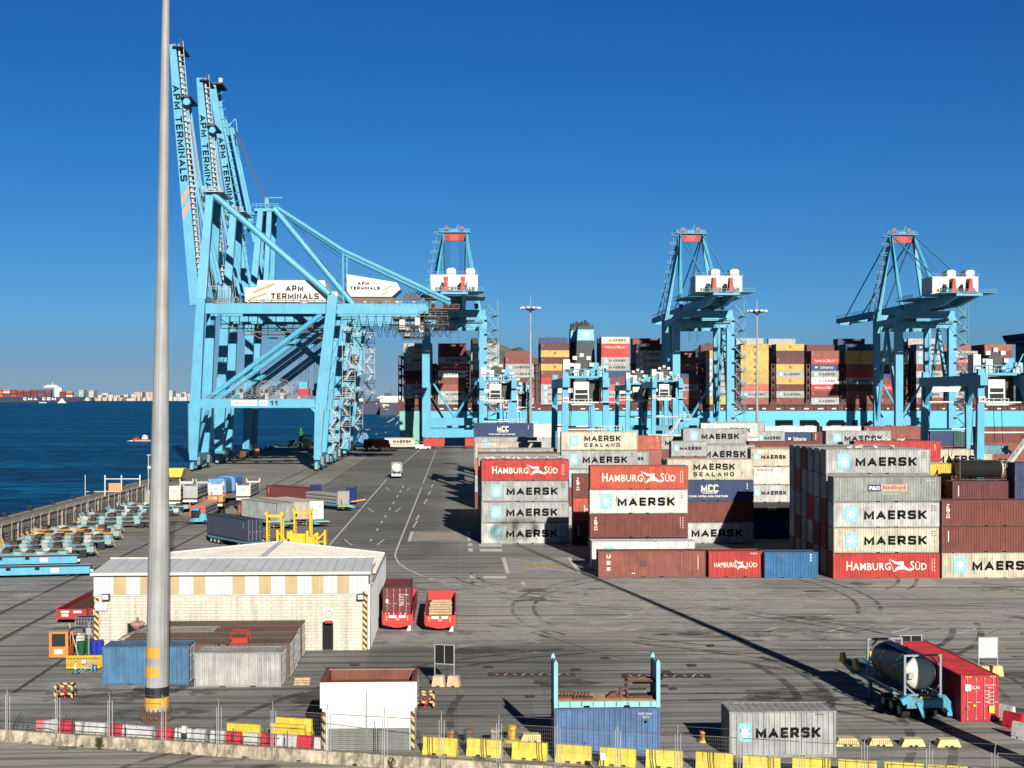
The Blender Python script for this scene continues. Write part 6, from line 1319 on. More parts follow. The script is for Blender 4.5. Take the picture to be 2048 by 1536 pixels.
m = MB(); m.box(-w_+.2, w_-.2, .02, .03, .95, 1.95); m.box(w_-.04, w_-.03, .2, .75, .95, 2.0); m.box(w_-.04, w_-.03, .85, 1.4, .95, 2.0); m.build('window', ['glass_dark'], t)
m = MB(); m.prism([(-w_-.05, h), (w_+.05, h), (w_+.05, h+.1), (-w_-.05, h+.06)], -.1, 2*d_+.1, 'y'); m.build('roof', ['shutter_grey'], t)
m = MB(); m.box(-w_, w_, 0.02, 2*d_, 0, .12); m.build('base', ['dark_metal'], t)
m = MB(); m.box(-.32, .32, -.02, -.005, .38, .74); put_text(m, 'CERRADO', -.24, .24, .60, .67, -.025, 1, .0); put_text(m, 'NO USAR', -.22, .22, .47, .54, -.025, 1, .0); m.build('notice', ['house_white', 'funnel_black'], t)
def ibc(px, py, col, bar, label, w=.6, h=1.15):
    P = gnd(px, py); t = thing('tank_cage', label, 'tank', P); m = MB(); m.box(-w+.06, w-.06, -.5, .5, .18, h-.03); m.lathe([(.14, h-.03), (.14, h+.06)], n=10); m.build('tank', ['plastic'], t, color=col)
    m = MB()
    for i in range(7): x = -w+2*w*i/6; m.beam((x, -.56, .15), (x, -.56, h), .03); m.beam((x, .56, .15), (x, .56, h), .03)
    for k in range(5): z = .18+(h-.2)*k/4; m.beam((-w, -.56, z), (w, -.56, z), .03); m.beam((w, -.56, z), (w, .56, z), .03); m.beam((-w, -.56, z), (-w, .56, z), .03)
    m.box(-w, w, -.55, .55, 0, .1); m.build('cage_bars', [bar], t)
ibc(172, 1268, (.02, .03, .06), 'galv', 'dark caged liquid tank by the warehouse corner', .75, 1.5); ibc(156, 1277, (.02, .03, .06), 'galv', 'smaller dark caged tank left of the big one', .5, .9); ibc(158, 1296, (.6, .6, .55), 'galv', 'white caged liquid tank behind the green bins', .6, 1.15)
def bin_(px, py, col, label, r=.33, h=.95):
    P = gnd(px, py); t = thing('waste_bin', label, 'bin', P, 0, 'coloured bins beside the blue container'); m = MB(); m.lathe([(r*.8, 0), (r, h), (r*1.05, h), (r*1.05, h+.05)], n=14); m.build('drum', ['plastic'], t, color=col); m = MB(); m.prism([(-r*.9, h+.05), (r*.9, h+.05), (r*.7, h+.14), (-r*.9, h+.1)], -r*.8, r*.8, 'y'); m.build('lid', ['plastic'], t, color=tuple(.4*c+.02 for c in col))
bin_(162, 1310, (.01, .10, .03), 'green bin, left one of the two'); bin_(177, 1306, (.01, .11, .035), 'green bin, right one beside the blue drums'); bin_(189, 1308, (.01, .03, .45), 'bright blue drum, left one'); bin_(199, 1307, (.01, .03, .50), 'bright blue drum, right one against the blue container')
P = gnd(167, 1340); t = thing('barrier_rack', 'bundle of yellow tubular barriers standing beside the blue container', 'barrier', P); m = MB()
for k in range(5):
    y = k*.14; m.beam((-1.25, y, .95), (1.2, y, .95), .05); m.beam((-1.25, y, .15), (1.2, y, .15), .05)
    for i in range(12): x = -1.25+i*.222; m.beam((x+.02*k, y, .15), (x+.02*k, y, .95), .03)
m.build('rails', ['yellow'], t); m = MB(); m.box(-.1, .2, -.08, -.04, .5, .75); m.build('tag_plate', ['house_white'], t)
P = gnd(184, 1342); t = thing('hand_cart', 'pale blue two-wheeled hand cart leaning by the yellow barriers', 'cart', P); m = MB(); m.beam((-.9, -.5, 0), (.1, -.4, .9), .05); m.beam((-.6, -.7, .02), (.35, -.5, .85), .05); m.beam((-.4, -.6, .3), (.3, -.5, .3), .04); m.build('frame', ['crane_blue'], t)
for x in (.15, .4): m = MB(); m.tube((x, -.55, .28), (x+.06, -.55, .28), .28, n=14); m.build('wheel', ['crane_blue'], t)
P = gnd(151, 1347); t = thing('traffic_cone', 'blue and white traffic cone before the yellow barriers', 'cone', P); m = MB(); m.box(-.26, .26, -.26, .26, 0, .05, 1); m.lathe([(.2, .05), (.14, .35)], n=14); m.lathe([(.04, .8), (.03, .9)], n=14); m.build('cone_body', ['plastic', 'dark_metal'], t, color=(.04, .14, .32)); m = MB(); m.lathe([(.14, .35), (.042, .8)], n=14); m.build('sleeve', ['house_white'], t)
P = gnd(178, 1312); t = thing('sign_post', 'thin grey post with a small plate beside the drums', 'sign', P); m = MB(); m.beam((0, 0, 0), (0, 0, 2.7), .05); m.build('post', ['galv'], t); m = MB(); m.box(-.2, .2, -.04, -.02, 1.7, 2.2); m.build('plate', ['galv'], t)
m = MB(); m.beam((0, 0, 0), (-.75, .1, 2.6), .07); o = m.build('leaning_pole', ['galv']); o.location = gnd(157, 1313); tag(o, 'grey pole leaning against the orange booth', 'pole')
# ---------------------------------------------------------------- notice boards
def board(px, py, rz, label, front, w=.72, zb=1.45, h=1.25, base=True, basecol=(.72, .52, .33)):
    P = gnd(px, py); t = thing('notice_board', label, 'sign', P, rz, 'double notice boards on concrete feet'); m = MB()
    for x in (-w, w): m.beam((x, 0, 0.05), (x, 0, zb+h+.05), .07)
    m.beam((-w, 0, zb), (w, 0, zb), .06); m.beam((-w, 0, zb+h), (w, 0, zb+h), .06); m.beam((0, 0, zb), (0, 0, zb+h), .05); m.build('frame', ['galv'], t)
    m = MB(); m.box(-w+.04, -.02, -.02, .02, zb+.03, zb+h-.03); m.box(.02, w-.04, -.02, .02, zb+.03, zb+h-.03); m.build('panel', [front], t)
    for k, x in enumerate((-w+.3, w-.05)):
        m = MB(); m.prism([(-.42, 0), (-.12, 0), (-.1, .08), (.1, .08), (.12, 0), (.42, 0), (.3, .75), (-.3, .75)], -.35+.15*k, .25+.15*k, 'y'); m.v = [(v[0]*1.1+x, v[1], v[2]) for v in m.v]; m.build('foot_block', ['plastic'], t, color=basecol)
board(889, 1372, -.25, 'notice board seen from its black back behind the kiosk', 'black', 0.7, 1.55, 1.35)
board(1976, 1352, 0.02, 'white double notice board right of the red container', 'house_white', .70, 1.35, 1.45, basecol=(.75, .65, .25))
board(1822, 1330, 0.02, 'notice board half hidden behind the tank container', 'black', .82, 1.35, .9, basecol=(.75, .65, .25))
# ---------------------------------------------------------------- blue box with flat rack, grey box, tank trailer, red box
p = at(1107, 77.4); X, Y = p.x, p.y; S_ = 34.65
o = container('b', 6.06, (X+3.06, Y+1.22, .001), 2.62, 0, 'faded blue short container under the pale blue flat rack', 'short containers by the fence', color=(.075, .165, .34), letters=False)
me = letter_mesh('Q', 6.06, 2.6)
for nm, q in me: e = bpy.data.objects.new(nm, q); COL.objects.link(e); e.parent = o
t = thing('flat_rack', 'pale blue flat rack with upright ends on top of the blue container', 'flat rack', (X+3.06, Y+1.22, 2.63))
FRB = (.26, .56, .62); m = MB(); m.box(-3.0, 3.0, -1.15, 1.15, .12, .34)
for sy in (-1.17, 1.07): m.box(-3.0, -1.35, sy, sy+.1, .02, .34); m.box(-1.0, .95, sy, sy+.1, .02, .34); m.box(1.3, 3.0, sy, sy+.1, .02, .34)
for i in range(9): m.box(-2.8+i*.66, -2.76+i*.66, -1.19, -1.17, .06, .32, 1)
m.build('deck', ['any_paint', 'dark_metal'], t, color=FRB)
for sx in (-1, 1):
    for sy in (-1, 1):
        m = MB(); x = sx*2.92; m.box(x-.11, x+.11, sy*1.1-.1, sy*1.1+.1, 0, 2.55); m.prism([(x-.11, 2.55), (x+.11, 2.55), (x+sx*.0, 2.75)], sy*1.1-.1, sy*1.1+.1, 'y'); m.build('end_post', ['any_paint'], t, color=FRB)
m = MB(); m.box(2.86, 2.98, -1.0, 1.0, .34, 2.45); m.build('end_wall', ['any_paint'], t, color=(.1, .3, .4)); m = MB(); m.box(-2.98, -2.86, -1.0, 1.0, .34, 2.45); m.build('end_wall', ['any_paint'], t, color=(.1, .3, .4))
m = MB(); m.box(-2.85, 2.85, -1.1, 1.1, .34, .37); m.build('deck_boards', ['wood'], t)
# scrap lying on the rack
def scrap(x, y, mk, name, label, cat, mt='rust_steel'):
    m = MB(); mk(m); o = m.build(name, [mt]); o.location = (X+3.06+x, Y+1.22+y, 3.0); tag(o, label, cat)
def blockpile(n, a, b_, h):
    def f(m):
        for i in range(n): x, y = RN.uniform(-a, a), RN.uniform(-b_, b_); s = RN.uniform(.1, .22); m.beam((x-s, y, RN.uniform(.02, h)), (x+s, y+.1, RN.uniform(.05, h)), s, s*.8)
    return f
def coupling(m):
    for i in range(5): m.tube((-.5+i*.2, 0, .2), (-.38+i*.2, 0, .2), .2, n=8)
    m.box(-.55, .6, -.25, .25, 0, .12)
scrap(-2.3, -.2, coupling, 'scrap_coupling', 'dark ribbed scrap part at the left end of the flat rack', 'scrap'); scrap(-1.35, -.5, coupling, 'scrap_coupling', 'dark ribbed scrap part lying second on the flat rack', 'scrap')
scrap(.5, -.2, lambda m: (m.prism([(-.5, 0), (.4, 0), (.1, .35), (-.2, .3)], -.25, .25, 'y'), m.box(.3, .48, -.1, .1, 0, .55)), 'scrap_bracket', 'rusty bracket with upright tab in the middle of the flat rack', 'scrap')
def cradle(m):
    for x in (-.75, .75):
        for y in (-.5, .5): m.beam((x, y, 0), (x, y, 1.0), .09)
    for y in (-.5, .5): m.beam((-.75, y, 1.0), (.75, y, 1.0), .1); m.beam((-.75, y, .1), (.75, y, .1), .09)
    m.beam((-.75, -.5, 1), (-.75, .5, 1), .1); m.beam((.75, -.5, 1), (.75, .5, 1), .1); m.beam((-.4, 0, .8), (.7, 0, .8), .16)
scrap(2.0, 0, cradle, 'scrap_cradle', 'rusty open steel cradle at the right end of the flat rack', 'scrap'); scrap(1.9, 0, lambda m: (m.tube((-.6, 0, .25), (.5, 0, .25), .22, n=8), m.box(-.3, .3, -.3, .3, 0, .14), m.tube((-1.1, -.1, .2), (-.7, -.1, .2), .2, n=8)), 'scrap_motor', 'dark motor lying inside the rusty cradle', 'scrap', 'dark_metal')
p = at(1459, 76.6); container('m', 6.06, (p.x+3.03, p.y+1.22, .001), 2.62, 0, 'weathered grey short container with star badge, alone by the fence', 'short containers by the fence')
# red long box running away from the camera
P0, P1_ = gnd(1922, 1444), gnd(1999, 1442); fr = at(1862, 97.8)
ax_ = (Vector((P1_.x, P1_.y, 0))-Vector((P0.x, P0.y, 0))).normalized(); px_ = Vector((-ax_.y, ax_.x, 0)); dirv = Vector((-.03, 1, 0)).normalized()
def yawbox(code, L, near_left, dirv, z, h, label, grp=None, doors=True, color=None, letters=True):
    "near_left: ground point of the near left bottom corner of its end face; dirv points away along its length"
    perp = Vector((dirv.y, -dirv.x, 0)); c = Vector((near_left.x, near_left.y, 0))+dirv*L/2+perp*1.22; c.z = z
    return container(code, L, c, h, math.atan2(-dirv.y, -dirv.x), label, grp, doors, color, letters=letters)
RB = yawbox('r', 12.19, P0, dirv, .001, 2.9, 'bright red long container with doors facing the camera', None, True, (.62, .02, .035), letters=False)
m = MB(); Lx = 6.19
Tm = Matrix(((0, 1, 0, 0), (1, 0, 0, 0), (0, 0, 1, 0), (0, 0, 0, 1)))   # x-z sheet facing -y -> facing +x
def endtext(m, s, y0, y1, z0, z1, mi, x=Lx):
    g = text_geo(s, .02); k = len(m.v)
    m.v += [(x, y0+(y1-y0)*v[0], z0+(z1-z0)*v[2]) for v in g.v]; m.f += [tuple(k+i for i in f) for f in g.f]; m.m += [mi]*len(g.f)
endtext(m, 'CAI', -.55, -.08, 2.05, 2.25, 0); m.box(Lx-.01, Lx, -1.0, -.6, 1.95, 2.35, 0); endtext(m, 'TCLU 540287 3', .25, .95, 2.25, 2.34, 0); endtext(m, '45G1', .45, .75, 2.1, 2.18, 0)
for i in range(8): endtext(m, ('MAX GR', '30480 KG', 'TARE', '3900 KG', 'NET', '26580', 'CU CAP', '76.2')[i], .45 if i % 2 else .25, .85 if i % 2 else .6, 1.9-.11*i, 1.97-.11*i, 0)
m.box(Lx-.01, Lx, .55, .9, .55, 1.0, 1); m.box(Lx-.01, Lx, -.9, -.72, .75, 1.0, 2)
m.v += [(Lx, -.5, .98), (Lx, -.3, .98), (Lx, -.4, 1.16)]; m.f.append((len(m.v)-3, len(m.v)-2, len(m.v)-1)); m.m.append(1)
for sgn in (-1, 1):
    for i in range(4): m.box(Lx-.02, Lx, sgn*.78-.2+i*.11, sgn*.78-.14+i*.11, 2.79, 2.87, 1)
m.build('door_markings', ['white_letter', 'yellow_plastic', 'shutter_grey'], RB)
# tank container on a skeletal trailer
TD = Vector((-.085, 1, 0)).normalized(); tp = Vector((-TD.y*-1, -TD.x, 0)); NP = gnd(1845, 1441)
T0 = thing('tank_container', 'dark tank container with white domed end in a square frame', 'tank container', NP, math.atan2(TD.y, TD.x)-PI/2); DZ_ = 1.55
def tb(m, n, mt, sm=False, c=None): return m.build(n, [mt] if isinstance(mt, str) else mt, T0, sm, c)
paint('tank_dark', (.055, .062, .07), .45, .2, .8, rust=.1); paint('tank_cream', (.78, .74, .62), .4, .08, .8)
m = MB(); prof = [(1.07, .45), (1.1, 1.0), (1.1, 5.2), (1.07, 5.75)]; m.lathe([(r, z) for r, z in prof], 0, DZ_+1.32, 28, 0, 'y'); m.lathe([(1.12, 1.8), (1.12, 1.9)], 0, DZ_+1.32, 28, 0, 'y'); m.lathe([(1.12, 4.2), (1.12, 4.3)], 0, DZ_+1.32, 28, 0, 'y'); tb(m, 'barrel', 'tank_dark')
m = MB(); m.lathe([(.05, -.02), (.4, .03), (.75, .14), (.98, .32), (1.07, .46)], 0, DZ_+1.32, 28, 0, 'y'); tb(m, 'end_dome', 'tank_cream', True)
m = MB(); m.lathe([(1.07, 5.74), (.8, 5.95), (.05, 6.02)], 0, DZ_+1.32, 28, 0, 'y'); tb(m, 'end_dome', 'tank_dark')
for yy in (.0, 6.0):
    m = MB(); w_ = 1.17; z0 = DZ_; z1 = DZ_+2.6
    for x in (-w_, w_): m.box(x-.07, x+.07, yy-.07, yy+.07, z0, z1)
    m.box(-w_, w_, yy-.06, yy+.06, z0, z0+.13); m.box(-w_, w_, yy-.06, yy+.06, z1-.12, z1)
    for sx in (-1, 1):
        m.beam((sx*w_, yy, z1-.75), (sx*.5, yy, z1-.1), .09); m.beam((sx*w_, yy, z0+.7), (sx*.5, yy, z0+.1), .09)
    tb(m, 'end_frame', 'tank_frame' if 'tank_frame' in MT else 'galv')
m = MB()
for sx in (-1.17, 1.17): m.beam((sx, .1, DZ_+.06), (sx, 5.9, DZ_+.06), .12)
m.box(-.35, .35, .8, 5.4, DZ_+2.42, DZ_+2.47); m.lathe([(.28, DZ_+2.4), (.28, DZ_+2.56)], 0, 3, 12); tb(m, 'walkway', 'galv')
m = MB(); m.box(-.95, -.6, -.12, -.06, DZ_+1.1, DZ_+1.5); tb(m, 'placard', 'galv')
T1 = thing('container_trailer', 'light blue skeletal trailer with yellow nose under the dark tank', 'trailer', NP, T0.rotation_euler[2])
def t1(m, n, mt, c=None): return m.build(n, [mt] if isinstance(mt, str) else mt, T1, False, c)
m = MB()
for x in (-.5, .5): m.box(x-.1, x+.1, -.4, 9.4, 1.0, 1.4)
for yy in (0, 2.0, 4.0, 6.0, 9.0): m.box(-1.2, 1.2, yy-.12, yy+.12, 1.25, 1.5)
m.box(-1.25, 1.25, -.55, -.35, .9, 1.5); m.prism([(9.2, 1.1), (11.4, 1.5), (11.4, 1.75), (9.2, 1.5)], -1.0, 1.0, 'x'); m.box(-.7, .7, 6.6, 8.6, 1.5, 1.56); t1(m, 'chassis', 'crane_blue_dull')
m = MB(); m.box(-.35, 1.15, -.62, -.56, .95, 1.4); t1(m, 'rear_board', 'crane_blue'); m = MB(); m.beam((-.6, -.6, 1.3), (-.15, -.6, .35), .22); m.beam((-1.6, -.5, 1.3), (-1.0, -.5, 1.6), .3, .4); m.beam((1.3, .3, 1.3), (2.2, .8, .4), .5, .6); m.beam((2.2, .8, 1.0), (2.0, .4, .1), .3); t1(m, 'guide_arm', 'crane_blue')
for yy in (8.6, 11.0):
    for x in (-1.1, .9): m = MB(); m.prism([(yy-.4, 1.5), (yy+.5, 1.6), (yy+.3, 2.2), (yy-.1, 2.3), (yy-.4, 1.9)], x, x+.22, 'x'); t1(m, 'guide_horn', 'yellow')
m = MB(); m.box(-.35, .35, -.5, -.38, 1.5, 1.6); t1(m, 'marker_board', 'yellow')
for yy in (.9, 2.2, 3.5):
    for x in (-1.15, .65):
        m = MB(); m.tube((x, yy, .52), (x+.5, yy, .52), .52, n=16); w = t1(m, 'wheel', 'rubber'); m = MB(); m.tube((x-.01, yy, .52), (x+.51, yy, .52), .26, n=12); m.build('rim', ['galv'], w)
m = MB(); m.box(-.9, -.7, 6.4, 6.6, 0, 1.1); m.box(.7, .9, 6.4, 6.6, 0, 1.1); t1(m, 'landing_leg', 'crane_blue_dull')
# ---------------------------------------------------------------- two red roll trailers beside the warehouse
def roll_trailer(P, rz, label, cargo, L=12.0):
    t = thing('roll_trailer', label, 'trailer', P, rz, 'red roll trailers'); w_ = 1.3
    m = MB(); m.box(-w_, w_, 0, L, .75, 1.0); m.box(-w_, w_, -.08, .06, .55, 1.45); m.prism([(-w_, .55), (w_, .55), (w_*.2, .3), (-w_*.2, .3)], -.05, .1, 'y'); m.build('chassis', ['any_paint'], t, color=(.50, .03, .03))
    for x in (-w_-.06, w_-.04): m = MB(); m.box(x, x+.1, .06, L, .7, 1.75); m.build('side_board', ['any_paint'], t, color=(.42, .03, .035))
    m = MB(); m.box(-w_, w_, L, L+.1, .7, 1.9); m.build('head_board', ['any_paint'], t, color=(.52, .03, .03))
    m = MB(); m.box(-w_+.1, w_-.1, .1, L, 1.0, 1.03); m.build('deck', ['rust_steel'], t)
    m = MB(); m.box(-.75, -.1, -.1, -.085, 1.15, 1.38); m.box(.12, .7, -.1, -.085, 1.15, 1.38); m.box(-.14, .14, -.105, -.09, .95, 1.12, 1); m.box(-1.0, -.9, -.1, -.085, .9, 1.35, 2); m.box(.82, .92, -.1, -.085, .9, 1.35, 2); m.build('rear_plate', ['white_letter', 'salmon_patch', 'band_orange'], t)
    for yy in (.9, 1.9):
        for x in (-1.1, .65): m = MB(); m.tube((x, yy, .42), (x+.42, yy, .42), .42, n=12); m.build('wheel', ['rubber'], t)
    m = MB(); m.prism([(.75, .02), (1.15, .02), (1.15, .5), (1.0, .5)], -.02, .2, 'y'); m.build('wheel_chock', ['house_white'], t)
    return t
va = Vector((-.02, 1, 0))
P = gnd(795, 1262); roll_trailer(P, .0, 'red roll trailer carrying the maroon container beside the warehouse', 0, 12.5)
P2 = P+Vector((-.1, .6, 0)); C1 = yawbox('mr', 6.06, P2+Vector((-1.22, 0, 0)), Vector((0, 1, 0)), 1.04, 2.65, 'maroon short container with white markings on the left red trailer', None, True, (.16, .018, .02), letters=False)
m = MB(); Lx = 3.12
for i in range(5): endtext(m, ('MSCU 8116204', '22G1', 'MAX GR', 'TARE', 'NET')[i], .2, 1.0 if i == 0 else .65, 1.95-.22*i, 2.06-.22*i, 0, Lx)
for y in (-1.0, -.7, -.3, .3, .7): m.box(Lx-.01, Lx, y, y+.08, .25, .45, 0)
m.box(Lx-.01, Lx, -.95, -.72, 1.3, 1.6, 0); m.build('door_markings', ['white_letter'], C1)
P = gnd(880, 1264); roll_trailer(P, .0, 'red roll trailer loaded with wooden planks, right of the maroon container', 1, 12.0)
for i in range(7):
    m = MB(); w2 = RN.uniform(.9, 1.08); m.box(-w2, w2, -.22, .22, 0, .25); o = m.build('timber_baulk', ['wood']); o.location = (P.x+.02, P.y+1.2+i*1.5+RN.uniform(-.1, .1), 1.05); o.rotation_euler = (0, 0, RN.uniform(-.05, .05))
    tag(o, f'pale wooden baulk on the right red trailer, {on[i]} from its rear', 'timber', 'wooden baulks on the red trailer')
# ramp trailers left of the warehouse
for k, (px, py, rz, L, lab) in enumerate(((143, 1248, 0.0, 12, 'front red flat trailer poking out from behind the warehouse'), (207, 1246, 0.0, 12, 'dark red flat trailer behind the front one by the warehouse'))):
    P = gnd(px, py); t = thing('flat_trailer', lab, 'trailer', P, rz, 'red flat trailers left of the warehouse'); m = MB(); m.box(-1.3, 1.3, 0, L, .55, .9); m.box(-1.3, 1.3, -.1, 0, .45, 1.35); m.box(-1.38, -1.3, 0, L, .5, 1.35); m.box(1.3, 1.38, 0, L, .5, 1.35); m.build('chassis', ['any_paint'], t, color=(.36, .03, .035) if not k else (.2, .03, .03))
    m = MB(); m.box(-1.2, 1.2, .05, L-.1, .9, .94); m.build('deck', ['rust_steel'], t)
    m = MB(); m.box(-.9, -.2, -.12, -.1, 1.0, 1.2); m.box(.2, .9, -.12, -.1, 1.0, 1.2); m.box(-.85, -.25, -.12, -.1, .7, .9); m.build('rear_plate', ['white_letter'], t)
    for x in (-1.1, .7): m = MB(); m.tube((x, 1.5, .3), (x+.4, 1.5, .3), .3, n=12); m.build('wheel', ['rubber'], t)
t2 = clone(T0, loc=(P.x, P.y, 8.3), label='dark white-ended tank container, blackened as if in shadow, on top of the shaded right stack')
q = at(1908, 173.5); t2.location = (q.x+6.4, q.y+.2, 8.35); t2.rotation_euler = (0, 0, PI/2)
for ch in t2.children:
    if ch.name.startswith(('barrel', 'end_frame', 'walkway')) : ch.data = ch.data.copy(); ch.data.materials[0] = MT['black' if ch.name.startswith('barrel') else 'dark_metal']  # barrel, frames and walkway blackened to stand in for shadow
def gull(x, y, z, lab, grp):
    m = MB(); m.lathe([(.02, -.22), (.09, -.1), (.1, .05), (.05, .2)], 0, .12, 8, 0, 'x'); m.lathe([(.02, .16), (.06, .2), (.05, .27), (.01, .3)], 0, .22, 6, 0, 'x'); m.box(-.16, .08, -.1, .1, .13, .2, 1); m.beam((0, .03, 0), (0, .03, .08), .015, mi=2); m.beam((0, -.03, 0), (0, -.03, .08), .015, mi=2)
    m.v = [(a*1.5, b*1.5, c*1.5) for a, b, c in m.v]; o = m.build('gull', ['kiosk_white', 'galv', 'yellow']); o.location = (x, y, z); o.rotation_euler = (0, 0, RN.uniform(0, 6.28)); tag(o, lab, 'bird', grp)
q = at(963, 189.6, 919)
for i in range(15): gull(q.x+RN.uniform(.4, 11.6), q.y+RN.uniform(.1, 2.3), q.z-.035, 'white gull resting on the roof of the roadside red container', 'gulls on the roadside red container')
q = at(1709, 190, 882)
for i in range(8): gull(q.x+RN.uniform(.4, 9), q.y+RN.uniform(.1, 2.3), q.z-.035, 'white gull resting on the far red container behind the right tower', 'gulls on the far red container')
q = at(1652, 157, 898)
for i in range(6): gull(q.x+RN.uniform(2, 9), q.y+RN.uniform(1.6, 2.4), q.z-.035, 'white gull standing on the grey container topping the right tower', 'gulls on the right tower')
# timber steps at the old boxes
P = gnd(603, 1368); m = MB()
for i in range(3): m.box(-.5, .6, -.4+i*.3, -.1+i*.3, 0, .14+i*.12)
o = m.build('timber_pallet', ['wood']); o.location = P; tag(o, 'broken yellowish timber pieces by the white container doors', 'timber')
# ---------------------------------------------------------------- painted markings and rails in the ground
paint('mark_white', (.78, .78, .74), .8, .35, 2.5, rust=.3, rustcol=(.2, .2, .19)); paint('mark_yellow', (.60, .38, .08), .8, .4, 2, rust=.25, rustcol=(.2, .2, .19)); paint('patch_dark', (.07, .06, .058), .9, .35, 1.2); paint('patch_pale', (.34, .33, .30), .9, .3, .5)
mk = MB()
def ln(pts, w=.22, mi=0, z=.011):
    "painted line through picture points"
    P = [gnd(x, y) if not isinstance(x, Vector) else x for x, y in pts]
    for a, b_ in zip(P[:-1], P[1:]):
        d = (b_-a).normalized(); n = Vector((-d.y, d.x, 0))*w/2; up = Vector((0, 0, z)); mk.poly([a-n+up, b_-n+up, b_+n+up, a+n+up], mi)
def quad(pts, mi=0, z=.011): mk.poly([gnd(x, y)+Vector((0, 0, z)) for x, y in pts][::-1], mi)
ln([(652, 1098), (774, 958)], .25); ln([(800, 933), (842, 897)], .25); ln([(793, 1100), (843, 975)], .22); ln([(846, 967), (872, 901)], .2); ln([(793, 1100), (790, 1112), (797, 1126), (815, 1139), (845, 1152)], .22)
for a, b_ in (((858, 1157), (868, 1160)), ((878, 1163), (892, 1166)), ((905, 1168), (922, 1171)), ((975, 1176), (1000, 1180)), ((1020, 1183), (1046, 1187))): ln([a, b_], .3)
ln([(600, 880), (790, 897)], .15)
for y in (962, 925): ln([(700, y), (930, y)], .12)
for k, y in enumerate((1083, 1062, 1047, 1035, 1020, 1008, 995, 985, 976)): x = 913-(913-741)*(y-HZ)/(1083-HZ); ln([(x, y), (x+2, y-5)], .25)
for x, y, s in ((695, 1085, -1), (762, 1085, 1), (740, 1020, -1), (797, 1020, 1), (775, 978, -1), (818, 978, 1)):
    s_ = (y-HZ)/290; ln([(x-8*s_*s, y+5*s_), (x+6*s_*s, y-6*s_)], .2); ln([(x-8*s_*s, y+5*s_), (x-8*s_*s+9*s_, y+5*s_)], .2)
def bay(x0, y0, x1, y1, y2, n, yellow=True):
    "hatched bay: x0,y0 near-left .. x1 right, y1 far edge"
    A, B_, C_, D_ = gnd(x0, y0), gnd(x1, y0), gnd(x1-(x1-913)*(y0-y1)/(y0-HZ), y1), gnd(x0-(x0-913)*(y0-y1)/(y0-HZ), y1)
    up = Vector((0, 0, .011))
    def seg(p, q, w=.2, mi=0):
        w *= 1.35
        d = (q-p).normalized(); nn = Vector((-d.y, d.x, 0))*w/2; mk.poly([p-nn+up, q-nn+up, q+nn+up, p+nn+up], mi)
    mk.poly([v+Vector((0, 0, .0085)) for v in (A, B_, C_, D_)], 4)
    seg(A, D_, .35); seg(B_, C_, .35)
    for i in range(n):
        f = (i+.5)/n; l = A.lerp(D_, f); r_ = B_.lerp(C_, f); mid = A.lerp(D_, .5).lerp(B_.lerp(C_, .5), .5); t_ = .46*(1-abs(2*f-1))
        c1 = l.lerp(r_, .48); c2 = l.lerp(r_, .52); tgt = mid; seg(l+Vector((.4, 0, 0)), c1.lerp(tgt, .55), .16); seg(r_-Vector((.4, 0, 0)), c2.lerp(tgt, .55), .16)
    if yellow:
        c = A.lerp(C_, .5); up = Vector((0, 0, .016)); seg(c-Vector((2.4, 0, 0)), c+Vector((2.4, 0, 0)), 1.1, 1)
bay(1016, 1147, 1160, 1115, 0, 9); bay(818, 1083, 938, 1063, 0, 9)
for y0, y1, x0 in ((1055, 1042, 826), (1040, 1030, 832), (1008, 998, 848), (990, 982, 856), (975, 968, 862), (963, 957, 868)):
    ln([(x0, y0), (x0+4*(y0-y1)/6, y1)], .25); ln([(x0, y0), (x0+60, y0)], .1); ln([(x0+4, y1), (x0+60, y1)], .1)
for q in ([(935, 1087), (945, 1087), (945, 1092), (936, 1092)], [(936, 1097), (945, 1097), (946, 1103), (937, 1103)], [(958, 1089), (1003, 1089), (1004, 1093), (959, 1093)], [(959, 1098), (1004, 1098), (1005, 1103), (960, 1103)], [(939, 1149), (950, 1149), (951, 1156), (940, 1156)], [(966, 1152), (1012, 1152), (1014, 1157), (967, 1157)], [(1041, 1164), (1049, 1164), (1053, 1173), (1045, 1173)]): quad(q)
quad([(941, 1163), (948, 1163), (950, 1171), (943, 1171)], 2)
for y in (1192, 1216): ln([(1100, y), (2048, y+34)], .14)
ln([(1570, 1240), (2090, 1268)], .18); ln([(1580, 1222), (2090, 1246)], .16); ln([(1640, 1196), (2090, 1215)], .16); ln([(1900, 1180), (2090, 1187)], .16)
for k in range(7):
    x = 1250+k*133
    ln([(x, 1263+k*.8), (x+38, 1253+k*.8)], .22); ln([(x+62, 1262+k*.8), (x+100, 1252+k*.8)], .12, 2); ln([(x-20, 1238), (x+14, 1230)], .18)
for k in range(26): x = 1040+RN.uniform(0, 1000); y = RN.choice((1205, 1222, 1281, 1293, 1305, 1240)) + RN.uniform(-2, 2); ln([(x, y), (x+RN.uniform(14, 34), y+RN.uniform(1, 5))], .16)
for (x, y, w, h) in ((975, 1345, 175, 8), (1243, 1347, 178, 9)):
    quad([(x, y), (x+w, y+1), (x+w+2, y+h), (x+1, y+h)], 3, .009)
    for i in range(int(w/18)): xx = x+14+i*18+RN.uniform(-2, 2); ln([(xx, y+h-2), (xx+6, y+2)] if i % 2 else [(xx, y+3), (xx+7, y+h-3)], .1, 0, .014)
ln([(2035, 1327), (1500, 1321), (1250, 1318), (1190, 1303), (1080, 1268)], .10, 2, .009)
for k in range(14): x, y = RN.uniform(880, 1900), RN.uniform(1180, 1480); quad([(x, y), (x+16, y-1), (x+20, y+4), (x+3, y+5)], 2, .009)
